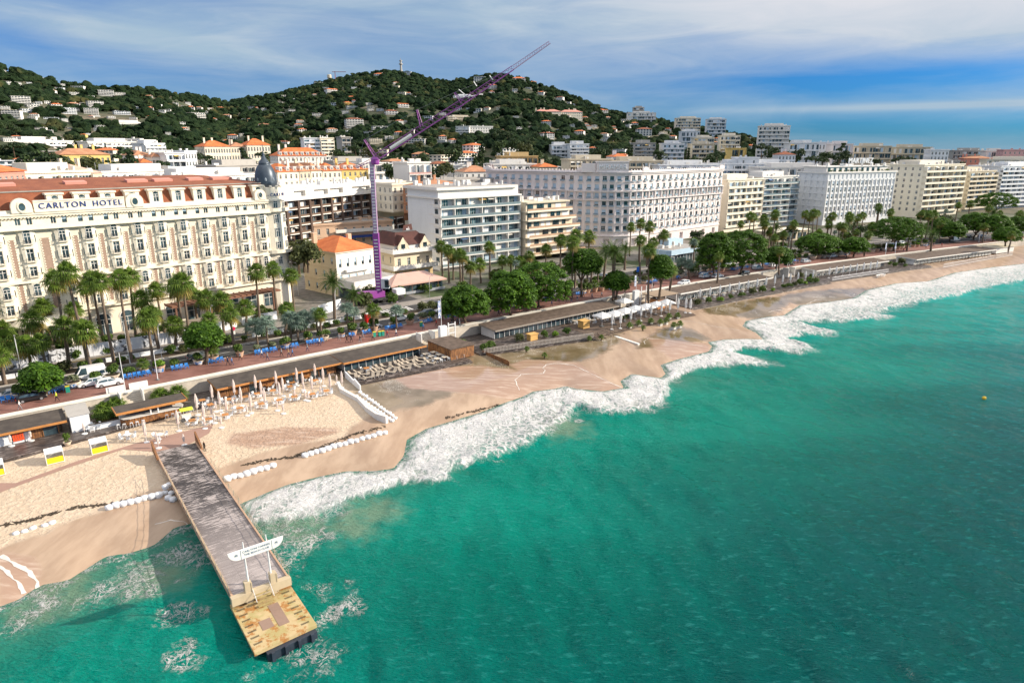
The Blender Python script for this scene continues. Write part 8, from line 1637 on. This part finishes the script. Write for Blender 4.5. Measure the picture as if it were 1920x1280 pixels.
# ---------------------------------------------------------------- vehicles
CARP = {k: mat('car_paint_'+k, c_, .25, .03, 1, 0, spec=.6) for k, c_ in {'white': (.72,.73,.74), 'silver': (.42,.44,.46), 'grey': (.13,.135,.14), 'navy': (.02,.04,.08), 'black': (.015,.015,.017), 'red': (.35,.02,.02), 'blue': (.04,.14,.35)}.items()}
TYRE = mat('tyre', (.02,.02,.02), .85); HUB = mat('hub', (.45,.46,.48), .35, .1, 2, .6); LAMP = mat('lamp_glass', (.7,.7,.66), .2); TAIL = mat('tail_lamp', (.4,.02,.02), .3)
def car_mesh(col, L=4.3, W=1.76, Hh=1.46, van=False):
    prof = [(-L/2,.32),(-L/2,.72),(-L/2+.12,.86),(-L*.42,.9)]
    low = [(-L/2+.02,.30),(-L/2,.55),(-L/2+.10,.82),(-L*.30,.92),(L*.28,.92),(L/2-.35,.82),(L/2-.04,.66),(L/2,.42),(L/2-.05,.30)]
    cab = [(-L*.46,.90),(-L*.38,1.36),(-L*.18,Hh),(L*.08,Hh-.02),(L*.27,.92)] if not van else [(-L*.49,.90),(-L*.485,Hh-.1),(-L*.4,Hh),(L*.22,Hh),(L*.40,.95)]
    mb = MB(); secs = [(-W/2, .94), (-W/2+.06, 1.0), (W/2-.06, 1.0), (W/2, .94)]; k = len(low)
    vs = [(x*f_, y, z if f_ == 1 else z*.99+.004) for y, f_ in secs for x, z in low]; mb.add(vs, [(j*k+i, (j+1)*k+i, (j+1)*k+(i+1) % k, j*k+(i+1) % k) for j in range(3) for i in range(k)]+[tuple(range(k)), tuple(range(4*k-1, 3*k-1, -1))])
    y0, y1 = W/2-.08, W/2-.26; n_ = len(cab); top = lambda y, z: y0-(y0-y1)*min(1, (z-.9)/(Hh-.9))
    vs = [(x, -top(y0, z), z) for x, z in cab]+[(x, top(y0, z), z) for x, z in cab]; mb.add(vs, [(i, n_+i, n_+i+1, i+1) for i in range(n_-1)]+[tuple(range(n_))[::1], tuple(range(2*n_-1, n_-1, -1))]); body_ = mb.mesh('body', col)
    gl = MB(); e = .012
    def sidew(pts):
        for sg in (-1, 1): q = [(x, sg*(top(0, z)+e), z) for x, z in pts]; gl.add(q, [tuple(range(len(q))) if sg < 0 else tuple(range(len(q)))[::-1]])
    c_ = cab; wz = .99
    if not van: sidew([(-L*.40,wz),(-L*.34,1.30),(-L*.17,Hh-.07),(-L*.05,Hh-.08),(-L*.05,wz)]); sidew([(-L*.03,wz),(-L*.03,Hh-.08),(L*.07,Hh-.09),(L*.22,wz)])
    else: sidew([(L*.06,wz),(L*.06,Hh-.12),(L*.20,Hh-.12),(L*.34,wz)])
    for (a, b) in ((c_[-1], c_[-2]), (c_[0], c_[1])):
        t0, t1 = .12, .9; p = (a[0]+(b[0]-a[0])*t0, a[1]+(b[1]-a[1])*t0); q = (a[0]+(b[0]-a[0])*t1, a[1]+(b[1]-a[1])*t1); sg = .014 if a[0] > 0 else -.014
        gl.add([(p[0]+sg, -top(0,p[1])+.06, p[1]+.01), (p[0]+sg, top(0,p[1])-.06, p[1]+.01), (q[0]+sg, top(0,q[1])-.06, q[1]+.01), (q[0]+sg, -top(0,q[1])+.06, q[1]+.01)], [(0,1,2,3)])
    return body_, gl.mesh('window', GLASS)
WHM = MB(); WHM.M = Matrix.Rotation(R(90), 4, 'X'); WHM.lathe([(.12,-.11),(.33,-.11),(.35,0),(.33,.11),(.12,.11)], 16, mi=0); WHM.lathe([(.20,-.12),(.20,.12)], 12, mi=1); WHM = WHM.mesh('wheel', [TYRE, HUB])
CARS = {}
def car(kind, col, X, Y, rz, label, zone='street'):
    k = (kind, col)
    if k not in CARS:
        L, W_, Hh = {'car': (4.3,1.76,1.46), 'suv': (4.5,1.86,1.68), 'van': (5.4,2.0,2.3)}[kind]; b, g_ = car_mesh(CARP[col], L, W_, Hh, kind == 'van'); o = thing('parked_car' if kind != 'van' else 'parked_van', label, 'car' if kind != 'van' else 'van'); link('body', b, o); link('window', g_, o)
        for sx in (-1, 1):
            for sy in (-1, 1): link('wheel', WHM, o, (sx*L*.30, sy*(W_/2-.08), .34))
            mb = MB(); mb.box(L/2-.16, L/2-.02, sx*W_*.38-.16, sx*W_*.38+.16, .58, .72); mb.obj('headlight', LAMP, o); mb = MB(); mb.box(-L/2-.015, -L/2+.1, sx*W_*.38-.14, sx*W_*.38+.14, .66, .8); mb.obj('tail_light', TAIL, o)
        CARS[k] = o
    place(CARS[k], (X, Y, LV-.04), rz, None, label, 'cars along the seafront road', zone)
NM = {'car': 'car', 'suv': 'tall car', 'van': 'van'}
def car_px(kind, col, x, y, flip=0, da=0.0):
    X, Y = P(x, y, LV); a = S(SI(X, Y)[0])[2]; car(kind, col, X, Y, a+flip*math.pi+da, col+' '+NM[kind]+' on the seafront road')
for a in [('car','navy',108,733),('car','silver',20,745,1),('suv','white',200,705),('car','white',205,722,0,.0),('van','white',168,708,1),('car','white',172,722,1),('car','grey',372,672),('car','black',60,765-15),('suv','white',750,600),('car','white',1282,533,1),('suv','white',1322,545-25),('car','grey',905,572),('car','red',925,568),('car','white',980,560),('car','black',1010,556),('car','silver',1046,552),('car','white',1345,520),('car','black',1395,515,1),('suv','silver',1420,505),('van','white',1600,455),('car','blue',1620,472),('car','grey',1660,466),('car','white',1450,500),('car','black',1480,497),('car','silver',1510,492),('suv','white',1690,458),('car','black',1720,455),('car','grey',1752,450),('van','white',1790,452),('car','navy',1840,445),('car','white',1560,482),('suv','black',1645,470),('car','grey',800,590,1),('car','silver',830,585,1)]: car_px(*a)
# bus-sized storage, hoarding, barriers, booths
HO = NT('hoarding_panel'); n = HO; v = n.pos(True); sp_ = n.N.new('ShaderNodeSeparateXYZ'); n.lk(v, sp_.inputs[0]); cell_ = n.math('FLOOR', n.math('DIVIDE', sp_.outputs[0], 3.0)); wn_ = n.N.new('ShaderNodeTexWhiteNoise'); wn_.noise_dimensions = '1D'; n.lk(cell_, wn_.inputs['W'])
pic = n.math('MULTIPLY', n.rng(n.noise(v, 1.1, 5, .65), .50, .56), n.math('GREATER_THAN', wn_.outputs['Value'], .58)); n.set(n.mix(pic, (.64,.66,.70), (.06,.065,.075)), .6); HO = n.m
X, Y, a = S(1.5, 27.4); L_ = math.dist(S(1.5, 27.4)[:2], S(35, 27.6)[:2]); X2, Y2, _ = S(35, 27.6); o = thing('site_hoarding', 'long white site hoarding with black-and-white pictures before the hotel garden', 'hoarding', (X, Y, LV+.1), math.atan2(Y2-Y, X2-X)); k = int(L_/3)
for i in range(k): mb = MB(); mb.box(i*3, i*3+2.94, -.06, .06, 0, 2.5); p_ = mb.obj('panel', HO, o)
mb = MB(); [mb.box(i*3-.05, i*3-.0, -.1, .1, 0, 2.6) for i in range(1, k+1)]; mb.obj('post', METW, o)
for lab, (x0, y0), (x1, y1), h_ in (('grey white hoarding beside the garden ramp', (400,628), (445,612), 2.4), ('white hoarding right of the villa palms', (598,592), (640,578), 2.6), ('white hoarding below the domed corner', (455,610), (520,598), 2.0), ('low white wall by the hotel ramp', (425,590), (465,612), 1.6)):
    a, b = P(x0, y0, LV), P(x1, y1, LV); o = thing('site_hoarding', lab, 'hoarding', (*a, LV), math.atan2(b[1]-a[1], b[0]-a[0])); mb = MB(); mb.box(0, math.dist(a, b), -.06, .06, 0, h_); mb.obj('panel', WH2, o)
BARM = mat('barrier_white', (.70,.72,.74), .6, .08); BAR = thing('road_barrier', 'white plastic road barrier', 'barrier'); mb = MB(); mb.add([(-.95,-.25,0),(.95,-.25,0),(.95,.25,0),(-.95,.25,0),(-.95,-.09,.9),(.95,-.09,.9),(.95,.09,.9),(-.95,.09,.9),(-.95,-.12,.35),(.95,-.12,.35),(.95,.12,.35),(-.95,.12,.35)], [(0,1,9,8),(8,9,5,4),(2,3,11,10),(10,11,7,6),(4,5,6,7),(1,2,10,9),(9,10,6,5),(3,0,8,11),(11,8,4,7)]); mb.obj('shell', BARM, BAR)
for s in [s for s in np.arange(-8, 75, 2.05) if not (12 < s < 17 or 43 < s < 46)]: x, y, a = S(s, 21.4); place(BAR, (x, y, LV-.03), a, None, None, 'white barriers along the median', 'street')
o = thing('phone_booth', 'bright red booth with a white top by the crane truck', 'booth', (*P(690,606,LV), LV), R(40)); mb = MB(); mb.box(-.55,.55,-.55,.55,0,2.3); mb.obj('cabin', mat('booth_red', (.55,.01,.01), .4, .05), o); mb = MB(); mb.box(-.45,.45,-.45,.45,2.3,2.5); mb.obj('top', WH, o); mb = MB(); mb.box(-.4,.4,-.56,-.55,1.3,2.1); mb.obj('window', mat('booth_dark', (.25,.02,.02), .3), o)
def sign(px, py, lab, m_, h=2.6, r_=.42, kind='round'):
    X, Y = P(px, py, LV); o = thing('road_sign', lab, 'road sign', (X, Y, LV), S(SI(X, Y)[0])[2]); mb = MB(); mb.tube([(0,0,0),(0,0,h)], .05, 5); mb.obj('pole', METG, o); mb = MB(); mb.M = Matrix.Translation((0,-.06,h)) @ Matrix.Rotation(R(90), 4, 'X')
    if kind == 'round': mb.lathe([(.01,-.02),(r_,-.02),(r_,.02),(.01,.02)], 18); mb.obj('disc', m_, o); mb = MB(); mb.box(-.3,.3,-.1,-.05,h-1.3,h-.6); mb.obj('plate', WH, o)
    else: mb.box(-r_,r_,-r_*1.4,r_*1.4,-.03,.03); mb.obj('plate', m_, o)
sign(440, 637, 'round red parking sign over white plates', mat('sign_red', (.6,.02,.08), .4)); sign(823, 590, 'small blue sign on a grey post', mat('sign_blue', (.02,.12,.5), .4), 2.4, .4, 'sq'); sign(1195, 522, 'blue and red parking sign on the side street', mat('sign_blue', (.02,.12,.5)), 3, .6, 'sq'); sign(1140, 540, 'plain blue panel sign by the palms', mat('sign_blue', (.02,.12,.5)), 2.6, .7, 'sq')
BIN = thing('litter_bin', 'small recycling bin', 'bin'); mb = MB(); mb.box(-.3,.3,-.25,.25,0,1.05); mb.obj('bin_body', mat('bin_green', (.02,.28,.2), .5), BIN); mb = MB(); mb.box(-.33,.33,-.28,.28,1.05,1.15); mb.obj('lid', mat('bin_yellow', (.7,.55,.03), .5), BIN)
for x, y in ((128,735),(712,630),(718,629),(702,631),(790,612),(1365,507)): place(BIN, (*P(x, y, LV), LV), .6, None, None, 'bins on the promenade', 'street')
# scaffold at the domed corner, garden hedges, ramp
sc2 = thing('scaffold', 'grey scaffold against the right side of the domed hotel', 'scaffold', (hot.matrix_basis @ Vector((TX+5.2, 6, 0))), hot.rotation_euler.z); mb = MB()
for i in range(3):
    for j in range(4): mb.tube([(i*1.3, j*2.4, 0), (i*1.3, j*2.4, 12)], .05, 4)
for z in range(1, 7):
    for i in range(3): mb.tube([(i*1.3, 0, z*1.9), (i*1.3, 7.2, z*1.9)], .04, 4)
    for j in range(4): mb.tube([(0, j*2.4, z*1.9), (2.6, j*2.4, z*1.9)], .04, 4); 
    mb.tube([(0, 0, z*1.9-1.9), (0, 7.2, z*1.9)], .04, 4)
mb.obj('tubes', mat('galvanised', (.5,.52,.54), .4, .1, 2, .5), sc2)
can = thing('terrace_canopy', 'long rusty-brown pergola roof at the foot of the domed hotel', 'canopy', (hot.matrix_basis @ Vector((54, -7.5, 0))), hot.rotation_euler.z); mb = MB(); mb.box(-8, 19, 0, 4.4, 5.2, 5.6); [mb.box(-8+k*1.5, -7.8+k*1.5, -.3, 4.6, 5.6, 5.75) for k in range(18)]; mb.obj('roof', facade_mat('rust_brown', (.22,.10,.06), .4), can); mb = MB(); [mb.box(x-.2,x+.2,.2,.6,0,5.2) for x in (-7,1,9,17)]; mb.obj('post', facade_mat('rust_post', (.18,.09,.06)), can)
gt = thing('garden_terrace', 'pale paved terrace between the domed hotel and its garden', 'terrace', (hot.matrix_basis @ Vector((0, 0, 0))), hot.rotation_euler.z); mb = MB(); mb.box(-20, 76, -7.5, -1.3, 0, .5); mb.obj('paving', facade_mat('terrace_stone', (.42,.37,.31), .3), gt)
mb = MB(); mb.M = hot.matrix_basis.copy(); mb.box(-20, 44, -14.5, -8.2, -.02, .06); o = mb.obj('lawn', mat('lawn', (.035,.075,.015), .95, .3, 2)); tag(o, 'strip of green lawn in the hotel garden', 'lawn', kind='stuff')
r_ = random.Random(8)
for i in range(34):
    p = hot.matrix_basis @ Vector((r_.uniform(-8, 74), r_.choice([-8.6, -9.4, -13.8, -15.5]), 0)); k = r_.choice([0, 1, 2, 4]); o = link('garden_shrub', SHR[k], None, (p.x, p.y, LV), r_.uniform(0, 6), r_.uniform(1.1, 1.9)); tag(o, ['round green bush', 'wide green bush', 'tall green bush', '', 'olive bush'][k]+' in the hotel garden', 'bush', 'bushes in the hotel garden', 'street')
for i in range(46):
    s = r_.choice([r_.uniform(74, 112), r_.uniform(118, 165), r_.uniform(175, 300)]); x, y, a = S(s, r_.uniform(30, 42)); k = r_.choice([0, 1, 2, 4]); o = link('roadside_shrub', SHR[k], None, (x, y, LV), r_.uniform(0, 6), r_.uniform(1.3, 2.6)); tag(o, ['round green bush', 'wide green bush', 'tall green bush', '', 'olive bush'][k]+' beyond the road', 'bush', 'bushes beyond the road', 'street')
for s_ in (215, 235, 262, 290, 320, 345, 370, 392, 410):
    for q in range(3): x, y, a = S(s_+r_.uniform(-8, 8), r_.uniform(24, 52)); tree(r_.choice(['round', 'olive', 'round']), x, y, LV, r_.uniform(.7, 1.1))
# ---------------------------------------------------------------- people
SKIN = mat('skin', (.50,.30,.21), .6, .05)
def person_mesh(seed, top, legs, hair, stride=.32, lean=0.0, bag_=None):
    r = random.Random(seed); me = bpy.data.meshes.new('person'); a = stride
    J = {'pel': (0,0,.95), 'sp': (0,lean*.5,1.15), 'ch': (0,lean,1.38), 'nk': (0,lean*1.1,1.50), 'hd': (0,lean*1.2,1.62), 'ht': (0,lean*1.2,1.74), 'lh': (-.10,0,.90), 'lk': (-.10,-a*.55,.50), 'la': (-.10,-a*.75,.09), 'lt': (-.10,-a*.75-.17,.04), 'rh': (.10,0,.90), 'rk': (.10,a*.30,.50), 'ra': (.10,a*1.0,.12), 'rt': (.10,a*1.0-.15,.04),
         'ls': (-.19,lean,1.42), 'le': (-.25,lean+a*.35,1.14), 'lw': (-.24,lean+a*.25-.1,.90), 'lf': (-.24,lean+a*.2-.14,.80), 'rs': (.19,lean,1.42), 're': (.25,lean-a*.3,1.14), 'rw': (.24,lean-a*.6-.06,.93), 'rf': (.24,lean-a*.65-.1,.84)}
    E = [('pel','sp'),('sp','ch'),('ch','nk'),('nk','hd'),('hd','ht'),('pel','lh'),('lh','lk'),('lk','la'),('la','lt'),('pel','rh'),('rh','rk'),('rk','ra'),('ra','rt'),('ch','ls'),('ls','le'),('le','lw'),('lw','lf'),('ch','rs'),('rs','re'),('re','rw'),('rw','rf')]
    Rr = dict(pel=.135, sp=.125, ch=.15, nk=.06, hd=.095, ht=.07, lh=.09, lk=.06, la=.045, lt=.04, rh=.09, rk=.06, ra=.045, rt=.04, ls=.065, le=.045, lw=.032, lf=.035, rs=.065, re=.045, rw=.032, rf=.035)
    ks = list(J); me.from_pydata([J[k] for k in ks], [(ks.index(a_), ks.index(b_)) for a_, b_ in E], []); o = bpy.data.objects.new('person', me); C.objects.link(o); m_ = o.modifiers.new('s', 'SKIN')
    for i, k in enumerate(ks): me.skin_vertices[0].data[i].radius = (Rr[k], Rr[k]*.8 if k in ('pel', 'sp', 'ch') else Rr[k]); me.skin_vertices[0].data[i].use_root = (k == 'pel')
    o.modifiers.new('u', 'SUBSURF').levels = 1; dg = bpy.context.evaluated_depsgraph_get(); nm = bpy.data.meshes.new_from_object(o.evaluated_get(dg)); bpy.data.objects.remove(o); nm.name = 'person'; nm.materials.clear()
    for q in (legs, top, SKIN, hair): nm.materials.append(q)
    for p in nm.polygons:
        c_ = p.center; p.material_index = 3 if c_.z > 1.68 or (c_.z > 1.56 and c_.y > lean*1.2+.03) else 2 if (c_.z > 1.5 or (abs(c_.x) > .2 and c_.z < .93)) else 1 if c_.z > .95 else 0
    nm.polygons.foreach_set('use_smooth', [True]*len(nm.polygons)); return nm
CL = {k: mat('cloth_'+k, c_, .85, .1, 5) for k, c_ in {'white': (.7,.7,.7), 'black': (.02,.02,.022), 'navy': (.03,.05,.12), 'red': (.4,.03,.03), 'tan': (.4,.25,.12), 'blue': (.08,.2,.45), 'lime': (.55,.65,.05), 'grey': (.25,.26,.28)}.items()}; HAIR = mat('hair_dark', (.03,.02,.015), .7)
PC = {}
def person(x, y, z, rz, top, legs, act, zone='street', stride=.32, place_='on the promenade'):
    k = (top, legs, stride)
    if k not in PC: PC[k] = person_mesh(len(PC), CL[top], CL[legs], HAIR, stride, -.03)
    o = link('person', PC[k], None, (x, y, z), rz, rnd.uniform(.96, 1.04)); tag(o, 'person in %s top, %s trousers, %s' % (top, legs, act), 'person', 'people on the seafront', zone)
for x, y, tp, lg, act in [(38,768,'white','grey','walking'),(108,752,'lime','black','striding'),(528,668,'grey','black','walking'),(542,669,'tan','navy','walking'),(549,668,'blue','navy','walking'),(757,636,'white','navy','walking'),(1065,570,'black','black','walking'),(1072,568,'black','navy','walking'),(1083,566,'navy','grey','walking'),(940,590,'black','black','walking'),(935,592,'navy','black','walking'),(952,588,'grey','black','walking'),(1185,553,'red','black','standing'),(818,612,'red','black','standing'),(1040,576,'blue','black','walking'),(1226,541,'black','grey','walking'),(1390,513,'tan','black','walking'),(1590,487,'black','black','walking'),(1110,560,'grey','navy','walking'),(1094,557,'tan','black','walking'),(1130,558,'white','black','walking'),(400,708-12,'navy','black','walking')][:21]:
    X, Y = P(x, y, LV); s_, n_ = SI(X, Y); X, Y, a = S(s_, min(6.6, max(1.6, n_))); person(X, Y, LV+.01, a+(math.pi/2 if rnd.random() < .5 else -math.pi/2), tp, lg, act)
X, Y, Z = PB(377, 843); person(X, Y, Z, 2.2, 'grey', 'navy', 'standing', 'beach', .08, 'at the pier side board'); X, Y, Z = PB(384, 846); person(X, Y, Z, 2.6, 'black', 'black', 'standing', 'beach', .08, 'at the pier side board')
# side street by the crane with a zebra crossing, small boat, extra beach clutter
mb = MB(); a, b, c_, d = S(84, 27), S(95, 27), S(98, 75), S(87, 75); mb.quad(*[(p[0], p[1], LV-.04) for p in (a, b, c_, d)]); struct(mb.obj('side_road', ASPH))
mb = MB(); mb.M = Matrix.Identity(4)
for k in range(9):
    a, b, c_, d = S(80+k*.95, 22), S(80.5+k*.95, 22), S(80.5+k*.95, 26), S(80+k*.95, 26); mb.quad(*[(p[0], p[1], LV-.042) for p in (a, b, c_, d)])
struct(mb.obj('zebra_crossing', WHITE))
X, Y, Z = PB(1652, 520); o = thing('small_boat', 'small white boat hauled onto the sand at the far terrace', 'boat', (X, Y, Z), .6); mb = MB(); k = 9
sec = [(t, .85*math.sin(math.pi*min(1, .18+t*.82))**.6) for t in [i/(k-1) for i in range(k)]]; mb.add([(t*5.5-2.7, -w_, .9+.25*t) for t, w_ in sec]+[(t*5.5-2.7, 0, .1) for t, w_ in sec]+[(t*5.5-2.7, w_, .9+.25*t) for t, w_ in sec], [(i, k+i, k+i+1, i+1) for i in range(k-1)]+[(k+i, 2*k+i, 2*k+i+1, k+i+1) for i in range(k-1)]+[(0, 2*k, k)]); mb.obj('hull', WH, o); mb = MB(); mb.box(-1.2, -.8, -.6, .6, .75, .82); mb.box(.4, .8, -.6, .6, .8, .87); mb.obj('thwart', WOODR, o)

# more walkers and cars further along the seafront
CK = ['white', 'black', 'navy', 'red', 'tan', 'blue', 'grey']
for i in range(34):
    s_ = rnd.choice([rnd.uniform(-5, 120), rnd.uniform(90, 330)]); x, y, a = S(s_, rnd.uniform(1.6, 6.4)); tp = rnd.choice(CK); lg = rnd.choice(['black', 'navy', 'grey'])
    person(x, y, LV+.01, a+rnd.choice([1, -1])*math.pi/2+rnd.uniform(-.3, .3), tp, lg, 'walking')
for i in range(30):
    s_ = rnd.uniform(62, 380); n_ = rnd.choice([10.9, 15.6, 15.7, 22.4, 25.6]); x, y, a = S(s_, n_)
    if all(math.dist((x, y), (o.location.x, o.location.y)) > 5.5 for o, b, z in THINGS if o.name.startswith(('parked', 'mobile'))):
        k, c_ = rnd.choice([('car', 'white'), ('car', 'silver'), ('car', 'grey'), ('car', 'black'), ('suv', 'white'), ('suv', 'grey'), ('car', 'navy'), ('suv', 'silver'), ('van', 'white')]); car(k, c_, x, y, a+(math.pi if n_ > 20 else 0), c_+' '+NM[k]+' on the seafront road')
# ---------------------------------------------------------------- every label made to single its thing out
bpy.context.view_layer.update()
_ORD = 'leftmost,second,third,fourth,fifth,sixth,seventh,eighth,ninth,tenth,eleventh,twelfth,thirteenth,fourteenth,fifteenth,sixteenth,seventeenth,eighteenth,nineteenth,twentieth'.split(',')
def ordn(i):
    if i < 20: return _ORD[i]
    return {2: 'twenty', 3: 'thirty', 4: 'forty', 5: 'fifty', 6: 'sixty'}[(i+1)//10]+('-'+['', 'first', 'second', 'third', 'fourth', 'fifth', 'sixth', 'seventh', 'eighth', 'ninth'][(i+1) % 10] if (i+1) % 10 else 'th')
ZN = {'street': [(-9e9,150,'left of the tallest near palms'),(150,330,'before the domed hotel front'),(330,470,'before the domed hotel right half'),(470,600,'before the grey-domed corner'),(600,720,'before the orange-roofed villa'),(720,850,'before the castle-like house'),(850,1060,'before the blue glass block'),(1060,1250,'before the curved hotel corner'),(1250,1420,'before the curved hotel right wing'),(1420,1560,'left of the white hotel'),(1560,1700,'before the white hotel'),(1700,1800,'before the rounded cream block'),(1800,9e9,'near the right edge')],
      'hill': [(-9e9,90,'far left'),(90,180,'above the hotel sign'),(180,280,'on left hill'),(280,380,'right part of left hill'),(380,480,'at valley end'),(480,600,'left slope of main hill'),(600,700,'left of summit tower'),(700,800,'below summit tower'),(800,900,'along the crane jib'),(900,1000,'left of cream palace'),(1000,1100,'around cream palace'),(1100,1200,'right slope'),(1200,1320,'right slope, farther right'),(1320,1480,'around rounded white tower'),(1480,9e9,'right skyline')],
      'beach': [(-9e9,200,'left of the pier'),(200,330,'at the small bar'),(330,400,'right of the small bar'),(400,470,'before the long pavilion'),(470,540,'middle of the long pavilion'),(540,600,'right part of the pavilion'),(600,680,'by the white groyne'),(680,800,'on the dark right deck'),(800,960,'by the wooden screen'),(960,1150,'before the second pavilion'),(1150,1300,'by the white square parasols'),(1300,1500,'at the third pavilion'),(1500,9e9,'at the far pavilions')]}
def rootpx(o):
    p = o.location; return Q(p.x, p.y, p.z)
_g = {}
for o, base, zone in THINGS:
    x, y = rootpx(o); z = next(t for a, b, t in ZN[zone] if a <= x < b)
    if zone == 'hill': r = math.hypot(o.location.x, o.location.y); z = ('high up ' if y < 180 else 'midway up ' if y < 235 else 'low ')+z if not z.startswith(('far', 'right sky')) else z+(' up high' if y < 180 else ' midway up' if y < 235 else ' low down')
    _g.setdefault((base, z), []).append((x, o))
for (base, z), L in _g.items():
    L.sort(key=lambda t: t[0])
    for i, (x, o) in enumerate(L):
        e = '' if len(L) == 1 else (', '+ordn(i)+(' from left' if i else '')); e = ', rightmost' if len(L) > 1 and i == len(L)-1 else e; o['label'] = base+' '+z+e
